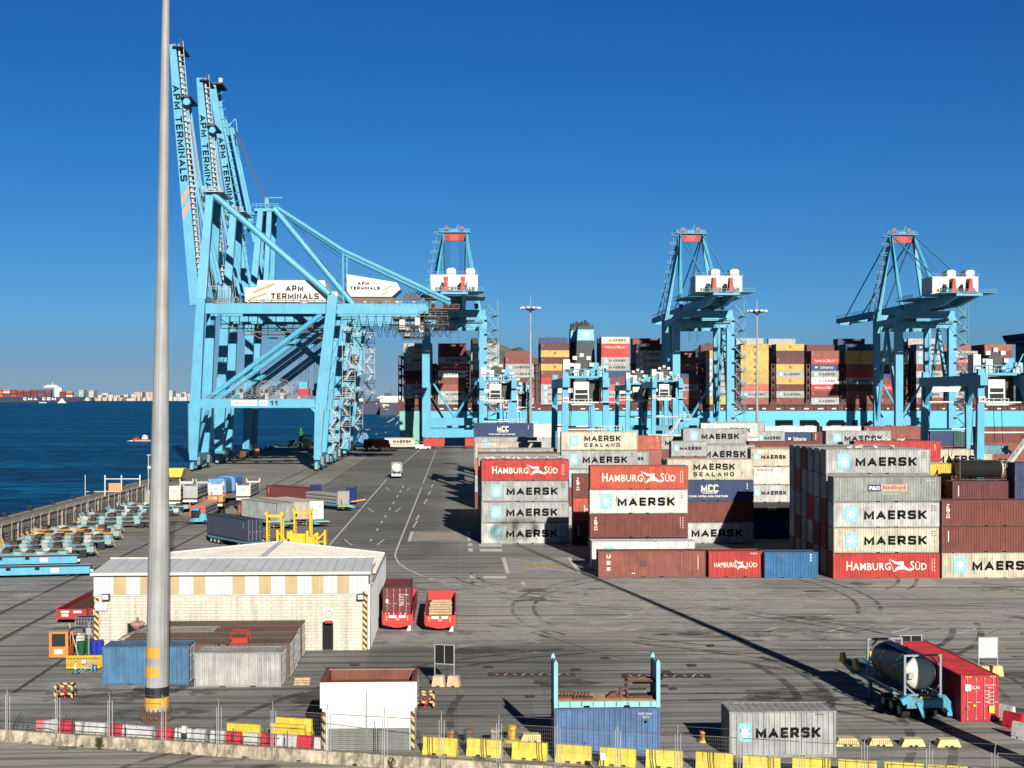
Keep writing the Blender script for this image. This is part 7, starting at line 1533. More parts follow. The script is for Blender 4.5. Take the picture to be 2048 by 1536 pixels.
for k in range(10): x, y = RN.uniform(420, 1500), RN.uniform(1320, 1440); quad([(x, y), (x+20, y), (x+24, y+5), (x+4, y+6)], 2, .009)
tag(mk.build('ground_markings', ['mark_white', 'mark_yellow', 'patch_dark', 'patch_maroon', 'patch_pale']), 'worn painted lane lines, hatched bays and patches on the yard', 'road marking', kind='structure') if paint('patch_maroon', (.085, .05, .045), .9, .3, 1.5) else None
g = MB()
for X in (-72.6, -42.9, -38.2, -30.4):
    g.box(X-.16, X+.16, 70 if X > -60 else 295, QY-4, .007, .012, 0)
for X in (-42.9, -38.2, -72.6): g.box(X+.28, X+.36, 70 if X > -60 else 295, QY-4, .007, .02, 0)
for Y in (LS, WS): g.box(-70, 300, Y-.12, Y+.12, .007, .02, 0)
tag(g.build('crane_rails', 'patch_dark'), 'sunken crane rails and cable trenches along the quay', 'rail', kind='structure')
# tyre arcs, oil stains on the yard floor
def worn(name, col, amax, sc):
    m, t, b = _nodes(name); L = t.links.new; tc = t.nodes.new('ShaderNodeTexCoord'); n = t.nodes.new('ShaderNodeTexNoise'); n.inputs['Scale'].default_value = sc; n.inputs['Detail'].default_value = 7; n.inputs['Roughness'].default_value = .7; L(tc.outputs['Object'], n.inputs[0])
    r = t.nodes.new('ShaderNodeMapRange'); r.inputs[1].default_value = .38; r.inputs[2].default_value = .66; r.inputs[3].default_value = 0; r.inputs[4].default_value = amax; L(n.outputs[0], r.inputs[0]); L(r.outputs[0], b.inputs['Alpha']); b.inputs['Base Color'].default_value = (*col, 1); b.inputs['Roughness'].default_value = .85; MT[name] = m
worn('tyre_black', (.03, .03, .03), .75, .5); worn('oil_dark', (.035, .032, .028), .8, .45); worn('pale_wear', (.42, .41, .38), .65, .35)
tm = MB()
def arc(c, R_, a0, a1, w, z, mi=0):
    n = 22; pts = [(c.x+math.cos(a0+(a1-a0)*i/n)*R_, c.y+math.sin(a0+(a1-a0)*i/n)*R_) for i in range(n+1)]; q = [(c.x+math.cos(a0+(a1-a0)*i/n)*(R_+w), c.y+math.sin(a0+(a1-a0)*i/n)*(R_+w)) for i in range(n+1)]
    for i in range(n): tm.poly([(*pts[i], z), (*q[i], z), (*q[i+1], z), (*pts[i+1], z)], mi)
RZ = random.Random(5)
for i in range(34):
    c = Vector((RZ.uniform(-10, 60), RZ.uniform(60, 165), 0)); R_ = RZ.uniform(9, 38); a0 = RZ.uniform(0, 6.28); a1 = a0+RZ.uniform(.4, 1.5); w = RZ.uniform(.3, .6); z = .0175+i*.0002
    arc(c, R_, a0, a1, w, z); arc(c, R_+RZ.uniform(1.8, 2.4), a0+.05, a1+.1, w, z+.0001)
tag(tm.build('tyre_marks', ['tyre_black']), 'curved black tyre marks on the yard', 'tyre mark', kind='structure')
tm = MB()
def blob(x, y, r, e, mi, z):
    pts = []; n = 18
    for i in range(n): t = 2*PI*i/n; rr = r*RZ.uniform(.65, 1.2); pts.append((x+math.cos(t)*rr*e, y+math.sin(t)*rr, z))
    for i in range(n): tm.poly([(x, y, z), pts[i], pts[(i+1) % n]], mi)
for i in range(46): blob(RZ.uniform(-32, 60), RZ.uniform(72, 150), RZ.uniform(.5, 2.6), RZ.uniform(.6, 2.2), 0, .0262+i*.0002)
for i in range(26): blob(RZ.uniform(-5, 60), RZ.uniform(100, 152), RZ.uniform(2, 6), RZ.uniform(1, 2.6), 1, .0372+i*.0002)
for i in range(14): blob(RZ.uniform(-60, -25), RZ.uniform(80, 170), RZ.uniform(1, 4), RZ.uniform(.8, 1.8), 1, .0432+i*.0002)
tag(tm.build('ground_stains', ['oil_dark', 'pale_wear']), 'oil stains and pale worn patches on the yard', 'stain', kind='structure')
g = MB()
for q in ([(905, 1180), (1010, 1180), (990, 1290), (880, 1290)],): pass
# ---------------------------------------------------------------- sea wall with wire fence
m = MB(); m.box(-75.5, -74.6, 60, QY, -5.9, .45)
o = m.build('quay_kerb', ['concrete']); tag(o, 'low pale concrete kerb along the outer quay edge', 'kerb')
m = MB(); m.box(-61.5, -61.2, 120, 292, .0, 3.0); m.box(-61.65, -61.05, 120, 292, 3.0, 3.12)
for i in range(24): y = 122+i*7.1; m.box(-61.2, -61.0, y, y+.25, 0, 3.0); m.box(-61.2, -61.14, y+.25, y+7.1, 1.45, 1.55)
o = m.build('sea_wall', ['wall_brown']); tag(o, 'tall grey brown concrete wall between the parked chassis and the sea', 'wall')
m = MB()
for i in range(30):
    Y = 170+i*13.5; m.box(-76.4, -75.5, Y, Y+RN.uniform(1.5, 3), -1.2, .5); m.tube((-75.0, Y+6, .4), (-75.0, Y+6, 1.1), .3, n=8); m.box(-75.4, -74.6, Y+5.7, Y+6.3, 1.0, 1.25)
o = m.build('quay_fenders', ['rubber']); tag(o, 'black bollards and fenders along the outer quay edge', 'fender', kind='stuff')
FW = thing('wire_fence', 'wire fence with bent post tops in front of the brown wall', 'fence', (-60.6, 120, 0))
for i in range(40):
    m = MB(); y = i*4.3; m.tube((0, y, 0), (0, y, 3.3), .05, n=5); m.tube((0, y, 3.3), (.3, y, 3.7), .04, n=5); m.build('post', ['galv'], FW)
m = MB()
for z in (.3, 1.2, 2.1, 3.0): m.beam((0, 0, z), (0, 170, z), .03)
m.build('fence_wire', ['rail_steel'], FW)
P = at(243, 282); t = thing('gate', 'white framed gate with an orange panel behind the sea wall', 'gate', (P.x, P.y, 0)); m = MB()
for x in (-3.2, 0, 3.6): m.beam((x*1.05, 0, 0), (x*1.05, 0, 4.4), .2)
m.beam((-3.4, 0, 3.6), (3.8, 0, 3.6), .16); m.beam((-7.4, 0, 0), (-7.4, 0, 4.4), .1); m.beam((-7.4, 0, 1.0), (3.6, 0, 1.0), .1); m.build('frame', ['house_white'], t)
m = MB(); m.box(-2.6, -.2, -.06, .0, 1.1, 2.7); m.build('panel', ['crane_orange'], t)
P = at(297, 262); hgt = at(297, 262, 910).z; t = thing('camera_pole', 'thin grey camera pole on a concrete foot near the sea wall', 'pole', (P.x, P.y, 0)); m = MB(); m.tube((0, 0, 0), (0, 0, hgt), .12, n=8); m.beam((-.3, 0, hgt), (.5, 0, hgt), .2); m.build('pole', ['galv'], t); m = MB(); m.box(-.1, .5, -.3, .1, hgt-2.6, hgt-2.1); m.build('camera', ['house_white'], t); m = MB(); m.box(-.6, .6, -.6, .6, 0, 2.6); m.build('foot', ['concrete'], t)
# ---------------------------------------------------------------- parked chassis rows
def chassis(P, L, rz, label, cols, goose=True, plates=True):
    t = thing('container_chassis', label, 'trailer', P, rz, 'empty chassis parked side by side'); main, gcol = cols
    m = MB()
    for y in (-.5, .5): m.box(-L/2, L/2, y-.1, y+.1, .95, 1.3)
    m.box(-L/2, L/2, -1.25, -1.1, 1.05, 1.28); m.build('beams', ['any_paint'], t, color=main)
    m = MB()
    for i in range(9):
        x = -L/2+.5+i*(L-1)/8; c = i % 2; hh = 1.45+RN.uniform(-.05, .3)
        if c: m.box(x-RN.uniform(.35, .6), x+RN.uniform(.35, .6), -1.22, RN.uniform(.2, 1.2), .95, hh, 0)
        else: m.box(x-.42, x+.42, -1.30, -1.22, .75, 1.45, RN.choice((1, 1, 2))); m.box(x-.15, x+.15, -1.2, 1.2, 1.0, 1.3, 1)
    m.build('cross_members', ['chassis_brown', 'any_paint', 'galv'], t, color=(.24, .36, .38))
    for x in (L/2-2.6, L/2-1.4):
        for y in (-1.15, .65): m = MB(); m.tube((x, y, .5), (x, y+.5, .5), .5, n=10); m.build('wheel', ['rubber'], t)
    m = MB(); m.beam((-L/2+.1, -1.1, 1.2), (-L/2-.4, -1.1, 1.8), .3); m.beam((-L/2+.1, 1.1, 1.2), (-L/2-.2, 1.1, 1.9), .25); m.box(-L/2-.6, -L/2+.2, -.9, .9, 1.0, 1.25)
    m.beam((L/2, -1.1, 1.1), (L/2+.5, -1.1, .5), .14); m.build('gooseneck', ['any_paint'], t, color=gcol)
    m = MB(); m.beam((-L/2+2.4, -.9, 0), (-L/2+2.4, -.9, 1), .14); m.beam((-L/2+2.4, .9, 0), (-L/2+2.4, .9, 1), .14); m.build('landing_leg', ['any_paint'], t, color=main)
    return t
AQ, TE, YE, BEI = (.10, .26, .31), (.09, .16, .155), (.40, .22, .05), (.40, .34, .22)
rows = [(152, 1124, AQ, AQ, 'light blue'), (196, 1114, TE, YE, 'teal green'), (205, 1106, AQ, YE, 'pale blue'), (238, 1097, AQ, AQ, 'light aqua'), (243, 1089, TE, YE, 'greenish'), (248, 1081, YE, YE, 'orange yellow'), (255, 1073, YE, AQ, 'yellow and brown'),
        (262, 1066, AQ, AQ, 'pale aqua'), (318, 1055, TE, BEI, 'dark teal'), (330, 1047, AQ, AQ, 'blue green'), (335, 1040, TE, AQ, 'dull green'), (372, 1032, AQ, AQ, 'bright aqua'), (378, 1025, AQ, AQ, 'sky blue'), (374, 1018, TE, BEI, 'grey teal')]
for i, (px, py, a, b_, cw) in enumerate(rows):
    P = gnd(px, py); L = 11.6; rz = .08+RN.uniform(-.09, .09); P = P+Vector((RN.uniform(-1.2, .8), RN.uniform(-.4, .4), 0)); c = P-Vector((math.cos(rz), math.sin(rz), 0))*(L/2+.6); c.z = 0
    chassis(c, L, rz, f'{cw} empty container chassis, {on[i]} from the near end of the parked row', (a, b_))
for k, (px, py, lab) in enumerate(((183, 1150, 'nearest light blue flatbed with dark deck at the left edge'), (157, 1129, 'second light blue flatbed with dark deck behind the nearest'))):
    P = gnd(px, py); rz = .16; L = 13; c = P-Vector((math.cos(rz), math.sin(rz), 0))*L/2; t = thing('flatbed_trailer', lab, 'trailer', (c.x, c.y, 0), rz, 'light blue flatbeds at the left edge')
    m = MB(); m.box(-L/2, L/2, -1.3, -1.15, .35, 1.15); m.box(-L/2, L/2, 1.15, 1.3, .35, 1.15); m.box(L/2-.1, L/2, -1.3, 1.3, .35, 1.15); m.box(-L/2, -L/2+.1, -1.3, 1.3, .35, 1.15); m.build('frame', ['crane_blue'], t)
    m = MB(); m.box(-L/2+.1, L/2-.1, -1.15, 1.15, .95, 1.1); m.build('deck', ['rail_steel'], t); m = MB()
    for x in (-2.6, .5): m.box(x, x+.5, -1.32, -1.28, .85, 1.17)
    m.build('stake_pocket', ['black'], t); m = MB(); m.box(2.2, 3.1, -1.33, -1.3, .55, 1.05); m.box(L/2, L/2+.3, -1.2, -.9, .5, .8); m.build('marker_plate', ['house_white'], t)
    for x in (-5, -4, 4, 5): m = MB(); m.tube((x, -1, .28), (x, -.5, .28), .28, n=10); m.build('wheel', ['rubber'], t)
# ---------------------------------------------------------------- stacks of folded flat racks, running away along the quay
def rackstack(px, D, pt, pb, label, front, top=None, n=3, L=12.0, w=2.44):
    "front panel between pt and pb in the picture"
    a = at(px, D, pt); zt = a.z; zb = max(.9, at(px, D, pb).z); t = thing('flat_rack_stack', label, 'flat racks', (a.x, a.y, 0), 0, 'folded flat racks on trailers')
    m = MB(); m.box(-.05, w+.05, 0, .18, zb, zt); m.box(-.1, .12, 0, .25, zt, zt+.45); m.box(w-.12, w+.1, 0, .25, zt, zt+.45); m.lathe([(.26, -.03), (.26, 0)], w/2, zb+(zt-zb)*.62, 10, 1, 'y'); m.build('end_panel', ['any_paint', 'star_blue'], t, color=front)
    h = (zt-zb)/n
    for i in range(n):
        m = MB(); z = zb+i*h; m.prism([(.2, z+.08*h), (L-.2, z+.08*h), (L-.2, z+.62*h), (L*.5, z+.8*h), (.2, z+.62*h)], 0.05, w-.05, 'x'); m.build('folded_rack', ['any_paint'], t, color=(.27, .30, .27) if i % 2 else (.42, .43, .38))
    m = MB(); m.box(.05, w-.05, L-.2, L, zb, zt+.1); m.box(-.1, .12, L-.25, L, zt, zt+.6); m.box(w-.12, w+.1, L-.25, L, zt, zt+.6); m.build('end_panel', ['any_paint'], t, color=top or front)
    m = MB(); m.box(.1, w-.1, -.2, L, zb-.35, zb-.02); m.box(0, w, -.35, -.1, zb-.7, zb-.3, 1); m.build('trailer_bed', ['dark_metal', 'house_white'], t)
    for y in (.8, 2, L-1.5):
        for x in (0, w-.5): m = MB(); m.tube((x, y, .45), (x+.5, y, .45), .45, n=10); m.build('wheel', ['rubber'], t)
    return t
rackstack(333, 243, 972, 1000, 'pale grey folded flat racks just right of the lamp mast', (.58, .57, .53)); rackstack(367, 243, 972, 996, 'grey folded flat racks, second pile from the lamp mast', (.38, .39, .38)); rackstack(417, 243, 971, 991, 'whitish flat rack end in front of the blue tarpaulins', (.60, .58, .55), n=2, L=1.6); rackstack(473, 245, 971, 992, 'cream folded flat racks standing free on a white trailer', (.62, .60, .53), n=4)
rackstack(380, 222, 1011, 1034, 'orange red folded flat racks with a yellow top edge', (.50, .09, .04), (.45, .09, .05)); rackstack(417, 236, 993, 1004, 'yellow and orange flat rack end below the tarpaulins', (.60, .30, .05), (.4, .12, .06), n=2, L=3)
def tarp(px, D, pt, pb, w, L, label):
    a = at(px, D, pt); b_ = at(px, D, pb); h = a.z-b_.z; z0 = max(b_.z, 1.0); m = MB(); nx, ny = 10, 8; V = {}
    prof = [(0, 0), (.0, .55), (.02, .85), (.14, .98), (.5, 1.0), (.86, .98), (.98, .85), (1, .55), (1, 0)]
    for j in range(ny+1):
        f = j/ny; sh = 1-.06*abs(math.sin(f*7))
        for i, (u, v) in enumerate(prof): m.v.append((u*w+RN.uniform(-.05, .05), f*L, z0+h*v*sh+RN.uniform(-.04, .04)))
    n = len(prof)
    for j in range(ny):
        for i in range(n-1): m.f.append((j*n+i, j*n+i+1, (j+1)*n+i+1, (j+1)*n+i)); m.m.append(0)
    m.f.append(tuple(range(n))[::1]); m.m.append(0); m.f.append(tuple(ny*n+i for i in reversed(range(n)))); m.m.append(0)
    m.box(.1, w-.1, .1, L-.1, z0-.4, z0-.05, 1)
    for y in (1, 3, L-2): m.box(.2, w-.2, y, y+.8, 0, .8, 2)
    o = m.build('covered_load', ['plastic', 'dark_metal', 'rubber'], color=(.12, .30, .60)); o.location = (a.x, a.y, 0); tag(o, label, 'covered load', 'blue tarpaulin covered loads')
tarp(415, 248, 957, 985, 3.3, 6.5, 'left load wrapped in blue tarpaulin on a trailer'); tarp(434, 256, 952, 982, 3.4, 9, 'right larger load wrapped in blue tarpaulin behind the left one')
P = at(351, 330); m = MB(); m.prism([(-1.9, 3.0), (1.9, 3.0), (1.3, 1.2), (-1.3, 1.2)], 0, 3.5, 'y'); m.box(-1.9, 1.9, 0, 3.5, 3.0, 3.3); m.box(-1, 1, .5, 3, 0, 1.2, 1); o = m.build('hopper', ['yellow_plastic', 'dark_metal']); o.location = P; tag(o, 'bright yellow hopper near the sea wall', 'hopper')
# small blue terminal tractor below the orange racks
P = gnd(397, 1050); t = thing('terminal_tractor', 'small light blue terminal tractor below the orange flat racks', 'truck', P); m = MB(); m.box(-1.3, 0.1, 0, 2.2, .5, 1.1); m.box(-1.2, 0, .1, 1.7, 1.1, 2.35, 1); m.box(-1.25, .05, .05, 1.8, 2.35, 2.6); m.prism([(.1, .5), (1.3, .5), (1.1, 1.7), (.5, 1.9), (.1, 1.4)], .2, 1.6, 'y'); m.box(-1.3, 1.2, 2.2, 5, .6, 1.0); m.build('body', ['crane_blue', 'glass_dark'], t)
for x in (-1.2, .8):
    for y in (.6, 4.2): m = MB(); m.tube((x, y, .5), (x+.4, y, .5), .5, n=12); m.build('wheel', ['rubber'], t)
# ---------------------------------------------------------------- angled group of boxes on trailers with yellow lifting frames
dr = Vector((-.57, .82, 0)).normalized()
def trailer_under(nl, dirv, L, label, col='crane_blue_dull'):
    perp = Vector((dirv.y, -dirv.x, 0)); t = thing('trailer', label, 'trailer', Vector((nl.x, nl.y, 0))+perp*1.22, math.atan2(dirv.y, dirv.x)-PI/2, 'trailers under the angled boxes')
    m = MB(); m.box(-1.2, 1.2, -1.4, L, .75, 1.05); m.box(-1.25, 1.25, -1.6, -1.3, .5, 1.05); m.beam((-.9, -1.4, .9), (.9, -2.8, 1.0), .9, .12, 1); m.build('bed', [col, 'wood'], t)
    for y in (1, 2.2, 8.5, 9.7, 10.9):
        for x in (-1.2, .7): m = MB(); m.tube((x, y, .42), (x+.5, y, .42), .42, n=12); w = m.build('wheel', ['rubber'], t); m = MB(); m.tube((x-.02, y, .42), (x+.52, y, .42), .24, n=10); m.build('rim', ['house_white'], w)
def cornerpt(px, py, z): return gnd(px, py, z)
Z1 = 1.1
nl = cornerpt(492, 1083, Z1); yawbox('n', 12.19, nl, dr, Z1, 2.9, 'dark navy long container with a torn cover on a trailer', None, True, (.022, .035, .075)); trailer_under(nl, dr, 12, 'long trailer under the dark navy container')
nl = cornerpt(508, 1043, .02); yawbox('kr', 6.06, nl, dr, .001, 2.6, 'rust orange short container behind the navy one', None, False, (.40, .10, .05))
nl = cornerpt(553, 1044, Z1); yawbox('g', 12.19, nl, dr, Z1, 2.9, 'grey long container with grey doors among the yellow frames', None, True, (.33, .36, .37)); trailer_under(nl, dr, 12, 'light blue trailer under the grey container', 'crane_blue')
nl = cornerpt(586, 1041, Z1); yawbox('g', 12.19, nl, dr, Z1, 2.9, 'cream-roofed long container between the grey and white ones', None, True, (.56, .50, .42))
nl = cornerpt(619, 1040, Z1); WB_ = yawbox('g', 12.19, nl, dr, Z1, 2.9, 'long container with a white sheet over its near end', None, False, (.50, .49, .44)); trailer_under(nl, dr, 12, 'light blue trailer with a plank nose under the white-sheeted container', 'crane_blue')
m = MB(); m.box(6.1, 6.16, -1.25, 1.25, .05, 2.92); m.beam((6.18, -.9, 2.5), (6.18, -.05, 1.2), .05, .03, 1); m.beam((6.18, .8, 2.5), (6.18, -.05, 1.2), .05, .03, 1); m.beam((6.18, -.05, 1.2), (6.18, 0, .3), .05, .03, 1); m.build('end_sheet', ['house_white', 'shutter_grey'], WB_)
nl = cornerpt(613, 1003, .5); yawbox('mr', 12.19, nl, Vector((-.72, .69, 0)).normalized(), .5, 2.6, 'maroon long container at the back of the angled group', None, False, (.16, .022, .025))
# pipe bundle on a flat rack with navy ends
P = cornerpt(676, 1012, .9); dv = Vector((-.62, .78, 0)).normalized(); t = thing('pipe_rack', 'flat rack with navy ends carrying a bundle of grey pipes', 'flat rack', Vector((P.x, P.y, 0)), math.atan2(dv.y, dv.x)-PI/2); m = MB(); m.box(0, 2.5, 0, 11.5, .9, 1.2); m.box(-.1, 2.6, -1.6, .0, .5, .9); m.build('base', ['crane_blue'], t)
m = MB(); m.box(0, 2.5, .1, .3, 1.2, 3.5); m.build('end_panel', ['any_paint'], t, color=(.36, .38, .38)); m = MB(); m.box(2.45, 4.2, .5, .8, 1.0, 4.0); m.box(2.3, 2.5, .4, .7, 1.0, 4.2); m.box(4.1, 4.3, .4, .7, 1.0, 4.2); m.build('end_wall', ['any_paint'], t, color=(.02, .035, .13)); m = MB(); m.box(1.3, 3.6, 11, 11.3, 1.0, 4.1); m.build('end_wall', ['any_paint'], t, color=(.02, .035, .13))
for i in range(4):
    for j in range(3): m = MB(); m.tube((.3+i*.62, .6, 1.5+j*.6), (.3+i*.62, 10.8, 1.5+j*.6), .29, n=10); m.build('pipe', ['galv'], t)
m = MB(); m.beam((-.5, -1.2, .9), (1.0, -3.2, 1.1), .8, .14); m.beam((2.4, -.6, 1.6), (4.6, -2.0, 2.0), .8, .14); m.build('nose', ['yellow'], t)
m = MB(); m.beam((-.3, -.9, .8), (.3, -.8, 2.6), .1); m.beam((.4, -.9, .8), (.3, -.8, 2.6), .1); o = m.build('striped_brace', ['crane_orange'], t)
# yellow lifting frames
def lift_frame(px, py, w, h, label, box=True):
    P = gnd(px, py); t = thing('lifting_frame', label, 'lifting frame', P, -.12, 'yellow lifting frames by the warehouse'); m = MB()
    for x in (-w, w):
        m.box(x-.12, x+.12, -.15, .15, 0, h); m.box(x-.08, x+.08, 1.0, 1.2, 0, h*.9)
    m.box(-w-.2, w+.2, -.2, .2, h-.35, h); m.box(-w-.3, -w+.1, -.25, .25, h, h+.35); m.box(w-.1, w+.3, -.25, .25, h, h+.35); m.box(-w, w, -.1, .1, h-1.0, h-.85)
    for x in (-w, w): m.box(x-.05, x+.05, .1, 1.1, h-.5, h-.3); m.box(x-.05, x+.05, .1, 1.1, .2, .4)
    m.build('frame', ['yellow'], t)
    m = MB()
    for i in range(8): z = .5+i*(h-1.4)/8; m.box(-w, w, -.08, .08, z, z+.1)
    m.build('rungs', ['rail_steel'], t); m = MB(); m.prism([(-w-1.1, 0), (-w-.1, 0), (-w-.1, .5), (-w-.9, 1.1), (-w-1.1, 1.1)], -.2, .2, 'y'); m.prism([(w+.1, 0), (w+1.2, 0), (w+1.2, .9), (w+1.0, 1.0), (w+.1, .35)], -.2, .2, 'y'); m.build('foot', ['yellow'], t)
lift_frame(549, 1092, 1.0, 4.3, 'left upright yellow lifting frame with rungs'); lift_frame(605, 1078, 1.15, 4.0, 'right upright yellow lifting frame with rungs, set farther back')
P = gnd(612, 1099); t = thing('ballast_stand', 'bright yellow boxed stand with triangular side braces beside the warehouse roof', 'stand', P, -.1); m = MB(); m.box(-1.9, -.1, 0, .8, 0, 2.1); m.box(-2.2, -1.8, -.1, .9, 0, 2.5); m.box(0.1, 1.2, 0, .8, 0, 1.7); m.box(0, .35, -.1, .9, 0, 2.5); m.build('body', ['yellow'], t)
m = MB(); m.box(2.4, 2.7, -.1, .9, 0, 2.6); m.beam((1.2, .1, 1.0), (2.5, .1, 2.3), .2); m.beam((1.2, .1, 1.0), (2.5, .1, .2), .2); m.beam((1.2, .1, 1.0), (2.5, .1, 1.1), .15); m.box(-4.0, -3.7, -.1, .9, 1.0, 2.6); m.beam((-3.8, .1, 2.3), (-2.2, .1, .6), .2); m.beam((-3.8, .1, .8), (-2.4, .1, .4), .2); m.build('side_brace', ['yellow'], t)
# ---------------------------------------------------------------- vehicles and things at the far end of the quay road
P = gnd(793, 957); t = thing('tank_truck', 'truck with a cream round tank driving away on the quay road', 'truck', P, 0); m = MB(); m.lathe([(1.15, .3), (1.2, .6), (1.2, 5.6), (1.1, 5.9)], 0, 2.7, 16, 0, 'y'); m.build('tank', ['tank_cream'], t, True)
m = MB(); m.box(-1.25, 1.25, .1, 6, 3.8, 4.0); m.box(-1.2, -1.05, 0, .15, 1.4, 4); m.box(1.05, 1.2, 0, .15, 1.4, 4); m.build('tank_frame', ['galv'], t); m = MB(); m.box(-1.2, 1.2, -.6, 11.5, 1.0, 1.35); m.box(-1.25, 1.25, -.8, -.5, .6, 1.2, 1); m.box(-1.2, 1.2, 8.6, 10.8, 1.0, 3.3); m.build('chassis', ['crane_blue_dull', 'galv'], t)
for y in (.6, 1.9, 9.6):
    for x in (-1.2, .75): m = MB(); m.tube((x, y, .5), (x+.45, y, .5), .5, n=10); m.build('wheel', ['rubber'], t)
D0 = 520
def fthing(name, label, cat, px, D, mk, mats, group=None):
    P = at(px, D); m = MB(); mk(m); o = m.build(name, mats); o.location = P; return tag(o, label, cat, group)
p = at(769, 545); C9 = container('mc', 12.19, (p.x+6.1, p.y+1.2, 1.6), 2.9, 0, 'cream container on a trailer at the far end of the quay road', None)
fthing('trailer', 'pale trailer under the far cream container', 'trailer', 769, 545, lambda m: (m.box(-.5, 13, .2, 2.2, 1.0, 1.5), [m.tube((x, .3, .55), (x, 1, .55), .55, n=8, mi=1) for x in (1.5, 3, 9.5, 11, 12.3)]), ['house_white', 'rubber'])
fthing('brown_cargo', 'brown covered machine parked beside the far cream container', 'machine', 727, 520, lambda m: (m.box(0, 7.2, 0, 4, 1.2, 4.6), m.prism([(7.2, .4), (10.2, 1.4), (9.4, 4.2), (7.2, 4.6)], 0, 4, 'y'), m.box(0, 3, -.1, 4, 1.3, 4.0, 1), [m.tube((x, 0, .6), (x, 4, .6), .6, n=8, mi=2) for x in (1, 3, 6)]), ['rusty_paint', 'black', 'rubber']).color = (.16, .05, .03, 1)
fthing('round_tank', 'pale blue octagonal tank end left of the brown machine', 'tank', 725, 560, lambda m: m.lathe([(2.4, 0), (2.4, 6)], 0, 4.3, 8, 0, 'y'), ['plastic']).color = (.13, .30, .58, 1)
fthing('yellow_forklift', 'small yellow forklift by the stair towers of the left cranes', 'forklift', 703, 530, lambda m: (m.box(-1.3, 1.3, 0, 3, .5, 2.2), m.box(-1, 1, .4, 2.2, 2.2, 3.6, 1), m.tube((-1.2, .5, .6), (-1.2, 1, .6), .6, n=8, mi=1), m.tube((1.2, .5, .6), (1.2, 1, .6), .6, n=8, mi=1)), ['yellow', 'dark_metal'])
fthing('pickup', 'small white pickup at the end of the quay road', 'car', 846, 540, lambda m: (m.box(-3, 3, 0, 1.9, .4, 1.2), m.box(-2.8, .3, .1, 1.8, 1.2, 2.0), m.tube((-2, -.05, .4), (-2, .3, .4), .4, n=8, mi=1), m.tube((2, -.05, .4), (2, .3, .4), .4, n=8, mi=1)), ['house_white', 'rubber'])
# green beacon and its hut
P = at(602, 585); t = thing('harbour_beacon', 'green harbour beacon on a white base at the pier end', 'beacon', P); m = MB(); m.lathe([(1.1, 1.8), (1.0, 5.4), (1.6, 5.5), (1.6, 5.8), (.6, 6.2), (.5, 7.4), (.1, 8.2)], n=12); m.build('tower', ['beacon_green'], t); m = MB(); m.lathe([(1.3, 0), (1.2, 1.8)], n=12); m.build('base', ['house_white'], t)
fthing('yellow_hut', 'yellow wheeled hut at the pier end beside the beacon', 'hut', 612, 545, lambda m: (m.box(-1.4, 1.2, 0, 3, .6, 4.2), m.box(-2, 2.2, -.2, 3.2, 5.0, 5.5, 1), m.beam((-1.8, 0, 0), (-1.8, 0, 5), .2, mi=1), m.beam((2.0, 0, 0), (2.0, 0, 5), .2, mi=1)), ['yellow_plastic', 'rail_steel'])
for k, (px, D, lab) in enumerate(((512, 470, 'orange red cabinet under the nearest raised cranes'), (486, 452, 'dark rusty cabinet left of the orange one'))):
    fthing('switch_cabinet', lab, 'cabinet', px, D, lambda m: (m.box(-1, 1, 0, 1.5, .6, 2.8), m.box(-.8, .8, -.05, 0, 1.2, 2.4, 1), m.beam((-.8, .1, 0), (-.8, .1, .7), .2), m.beam((.8, .1, 0), (.8, .1, .7), .2)), [('crane_orange', 'rust_steel')[k], 'rust_steel'])
# rocks at the pier corner
rk = MB()
for i in range(150):
    x, y, s = -73+RN.uniform(-2, 26), RN.uniform(560, 592), RN.uniform(.5, 1.6); c = Vector((x, y, RN.uniform(-1.4, .9)+(1.0 if y > 575 else -1))); V = [c+Vector((RN.uniform(-1, 1), RN.uniform(-1, 1), RN.uniform(-.8, .8)))*s for _ in range(4)]+[c+Vector((RN.uniform(-1, 1), RN.uniform(-1, 1), RN.uniform(.2, 1)))*s for _ in range(4)]
    rk.hexa(V[:4], V[4:])
tag(rk.build('rocks', ['rock']), 'dark breakwater rocks at the pier corner', 'rocks', kind='stuff')
# ---------------------------------------------------------------- ships and boats on the water
def wat(px, py): return gnd(px, py, -3)
W1 = wat(85, 804); Dw = W1.x*SA+W1.y*CA; s_ = F/Dw
cm = thing('container_ship', 'dark blue container ship with white lettering passing far out on the left', 'container ship', W1); u = 1/s_
def cxw(px): return (px-85)*u
m = MB(); zt = 14*u*.9; m.prism([(cxw(-60), 0), (cxw(150), 0), (cxw(160), 1.8*u*1.2), (cxw(172), 11*u), (cxw(150), 10.2*u), (cxw(-60), 10.6*u)], -18, 18, 'y'); m.build('hull', ['deep_navy_hull'], cm)
m = MB(); m.prism([(cxw(-60), -.2), (cxw(75), -.2), (cxw(73), 2.2*u), (cxw(-60), 2.6*u)], -18.3, 18.3, 'y'); m.build('boot_topping', ['hull_red'], cm)
m = MB(); strokes(m, 'CMA CGM', cxw(49), cxw(113), 3.6*u, 9.2*u, 1.5*u, -18.4, 0, gap=.45); m.build('lettering', ['white_letter'], cm)
cols = ['deep_maroon', 'deep_brown', 'deep_grey', 'deep_navy', 'deep_rbrown', 'deep_white', 'deep_orange']; paint('deep_white', (.6, .58, .52), .6, .1, .1); paint('deep_orange', (.7, .14, .05), .6, .1, .1)
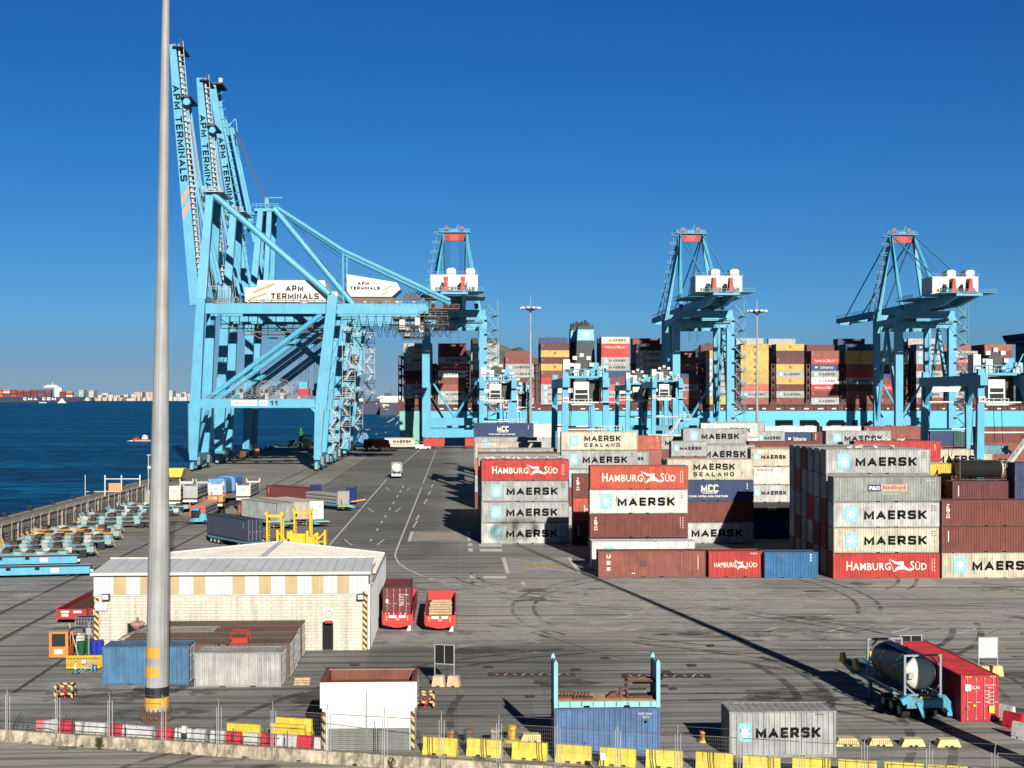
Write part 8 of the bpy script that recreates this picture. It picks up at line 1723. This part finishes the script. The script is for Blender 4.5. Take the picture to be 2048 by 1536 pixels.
for i in range(14):
    px = -45+i*13.6 if i < 11 else 106+(i-11)*13.6
    if 96 < px < 118: continue
    m = MB(); n = 4 if i not in (12, 13) else 3
    for k in range(n): m.box(cxw(px), cxw(px+12.4), -17, 17, 10.4*u+k*3.6*u, 10.4*u+(k+1)*3.6*u-.3, RN.choice((0, 1, 0, 1, 3, 4, 1, 0, 2, 5, 6)))
    m.build('container_bay', cols, cm)
m = MB(); m.box(cxw(110), cxw(124), -14, 14, 10*u, 29*u); m.box(cxw(89), cxw(119), -20, 20, 29*u, 31.5*u); m.box(cxw(93), cxw(114), -10, 10, 31.5*u, 34*u); m.beam((cxw(105), 0, 34*u), (cxw(105), 0, 39*u), 1.2*u); m.build('bridge', ['house_white'], cm)
fb = thing('white_ferry', 'small white ferry in front of the dark blue container ship', 'ferry', wat(124, 806)); u2 = (806-HZ)/23.2; u2 = 1/u2
m = MB(); m.prism([(-8*u2, 0), (8*u2, 0), (9*u2, 2*u2), (-8*u2, 2*u2)], -5, 5, 'y'); m.prism([(-6*u2, 2*u2), (6*u2, 2*u2), (1.5*u2, 9*u2), (-1.5*u2, 9*u2)], -4, 4, 'y'); m.box(-45*u2, -30*u2, -4, 4, 0, 1.6*u2); m.build('hull', ['house_white'], fb)
p = wat(282, 882); u3 = 23.2/(882-HZ); t = thing('pilot_boat', 'red and white workboat cutting through the bay left of the lamp mast', 'boat', p)
m = MB(); m.prism([(-17*u3, 1.2*u3), (-15*u3, 0), (19*u3, 0), (22*u3, 3*u3), (20*u3, 3*u3), (2*u3, 4*u3), (-13*u3, 6*u3)], -1.6, 1.6, 'y'); m.build('hull', ['crane_red'], t); m = MB(); m.prism([(3*u3, 4*u3), (14*u3, 3.5*u3), (13*u3, 10*u3), (7*u3, 13*u3), (4*u3, 10*u3)], -1.3, 1.3, 'y'); m.build('wheelhouse', ['house_white'], t); m = MB(); m.box(5.5*u3, 8*u3, -1.35, -1.3, 7*u3, 9.5*u3); m.build('window', ['glass_dark'], t); m = MB(); m.beam((-10*u3, 0, 5*u3), (-8*u3, 0, 13*u3), .3); m.box(-11*u3, -3*u3, -1, 1, 5*u3, 7.6*u3); m.build('deck_gear', ['hull_red'], t)
m = MB(); m.prism([(-27*u3, 0), (-14*u3, 0), (-15*u3, 2*u3)], -2.5, 1, 'y'); m.prism([(-12*u3, 0), (22*u3, 0), (20*u3, .9*u3), (-10*u3, 1.2*u3)], -2.0, -1.7, 'y'); o = m.build('bow_wave', ['house_white']); o.location = p; tag(o, 'white bow wave foam of the workboat', 'foam', kind='stuff')
# big navy ferry and ship beyond the pier end
p = wat(770, 830); u4 = 23.2/(830-HZ); t = thing('ferry', 'navy and white ferry stern beyond the pier end', 'ferry', p)
m = MB(); m.box(-10*u4, 60*u4, 0, 120, 0, 25*u4); m.build('hull', ['deep_navy_hull'], t); m = MB(); m.box(-10*u4, 60*u4, .5, 100, 25*u4, 33*u4); m.box(-4*u4, 50*u4, 3, 60, 33*u4, 38*u4); m.beam((-16*u4, 4, 34*u4), (-4*u4, 6, 38*u4), 3*u4)
for i in range(5): m.beam(((-8+i*9)*u4, 0, 26*u4), ((-3+i*9)*u4, 0, 36*u4), 1.1*u4)
m.build('superstructure', ['house_white'], t); m = MB(); m.box(-2*u4, 10*u4, 8, 20, 38*u4, 44*u4); m.beam((12*u4, 10, 38*u4), (12*u4, 10, 56*u4), .8*u4); m.build('funnel', ['funnel_black'], t)
m = MB(); m.box(-18*u4, -16*u4, -1, 1, 22*u4, 24*u4); m.box(-3*u4, -1*u4, -1, 1, 14*u4, 22*u4); m.box(-6*u4, 8*u4, -1.2, .2, 18*u4, 21*u4, 1); put_text(m, 'TANGER', 0, 7*u4, 10*u4, 11.6*u4, -1.5, 0, .02); m.build('stern_details', ['house_white', 'yellow_plastic'], t)
p = wat(740, 829); t = thing('cargo_hull', 'dark navy hull of a vessel left of the white ferry', 'ship', p); m = MB(); m.box(-26*u4, 18*u4, 30, 110, 0, 27*u4); m.build('hull', ['deep_navy_hull'], t); m = MB(); m.box(-26*u4, -17*u4, 34, 90, 27*u4, 33*u4); m.build('deckhouse', ['house_white'], t)
m = MB()
for a, b_, w in (((690, 830), (760, 829), 1.6), ((700, 850), (800, 851), .8)):
    P, Q = wat(*a), wat(*b_); d = (Q-P).normalized(); n = Vector((-d.y, d.x, 0))*w; up = Vector((0, 0, .15)); m.poly([P-n+up, Q-n+up, Q+n+up, P+n+up])
tag(m.build('wake', ['house_white']), 'thin white wake lines on the harbour water', 'wake', kind='stuff')
m = MB()
for (a, za), (b_, zb) in ((((709, 862), 1.5), ((800, 828), 9)), (((752, 868), 1.5), ((800, 838), 9)), (((868, 885), 1), ((905, 860), 3))):
    P = at(a[0], 560, a[1]); Q = Vector((SX(801), HY, onY(800, HY, b_[1]).z)); pts = [P.lerp(Q, f)-Vector((0, 0, 2.0*math.sin(PI*f))) for f in (0, .2, .4, .6, .8, 1)]; m.path(pts, .14, 4)
tag(m.build('mooring_lines', ['house_white']), 'pale mooring ropes running from the pier to the ship stern', 'rope', 'mooring ropes')
# ---------------------------------------------------------------- far town across the bay
paint('town_white', (.50, .49, .47), .8, .1, .01); paint('town_tan', (.48, .39, .31), .8, .1, .01); paint('town_dark', (.10, .11, .11), .8, .1, .01)
twn = [(0, 4, 790, 0, 0)]
def bldg(px0, px1, py, D, mt, label):
    a, b_ = at(px0, D, py), at(px1, D, py); g = MB(); h = a.z-4; nf = 3; wd = b_.x-a.x; m = MB(); m.box(0, wd, 0, 160, 0, h)
    for k in range(nf):
        z = h*(k+.45)/nf
        for i in range(max(2, int(wd/55))): x = wd*(i+.3)/max(2, int(wd/55)); m.box(x, x+wd*.35/max(2, int(wd/55)), -1, 0, z, z+h*.3/nf, 1)
    o = m.build('apartment_block', [mt, 'town_dark']); o.location = (a.x, a.y, 4); tag(o, label, 'building', 'blocks of the far town across the bay')
TB = [(158, 167, 780, 'town_green', 'pale green round-topped far block right of the blue ship'), (178, 187, 781, 'town_white', 'tall white far tower standing alone in the town'), (196, 204, 790, 'town_white', 'low white far block beside the lone tower'), (204, 216, 786, 'town_white', 'white far block with stepped roof before the tan row'), (217, 226, 789, 'town_white', 'small white far block in the middle of the town'), (228, 240, 790, 'town_tan', 'low tan far block in the middle of the town'),
      (243, 256, 789, 'town_white', 'low white far row left of the long tan building'), (262, 270, 788, 'town_white', 'white far house beside the long tan building'), (269, 284, 784, 'town_tan', 'long tan far building, left half'), (285, 305, 784, 'town_tan', 'long tan far building, right half beside the mast'), (338, 345, 781, 'town_white', 'far white tower just right of the lamp mast'), (352, 362, 787, 'town_white', 'far white block left of the blue crane leg'), (364, 372, 784, 'town_white', 'taller far white block left of the blue crane leg'), (373, 383, 787, 'town_tan', 'far tan block touching the crane leg in view'),
      (706, 712, 795, 'town_white', 'tiny far white block between crane stairs and ferry'), (716, 722, 796, 'town_white', 'tiny second far block near the ferry')]
paint('town_green', (.38, .47, .42), .8, .1, .01)
for i, (a, b_, y, mt, lab) in enumerate(TB): bldg(a, b_, y, 14100-(i % 3)*150, mt, lab)
m = MB()
for i in range(120):
    px = RN.uniform(150, 395); P = at(px, RN.uniform(13300, 13700), RN.uniform(794, 798)); w = RN.uniform(12, 60); m.box(P.x, P.x+w, P.y, P.y+60, -3, max(8, P.z), RN.choice((0, 0, 1, 2)))
tag(m.build('harbour_front', ['town_white', 'town_tan', 'town_dark']), 'jumble of low white houses and trees along the far waterfront', 'town', kind='stuff')
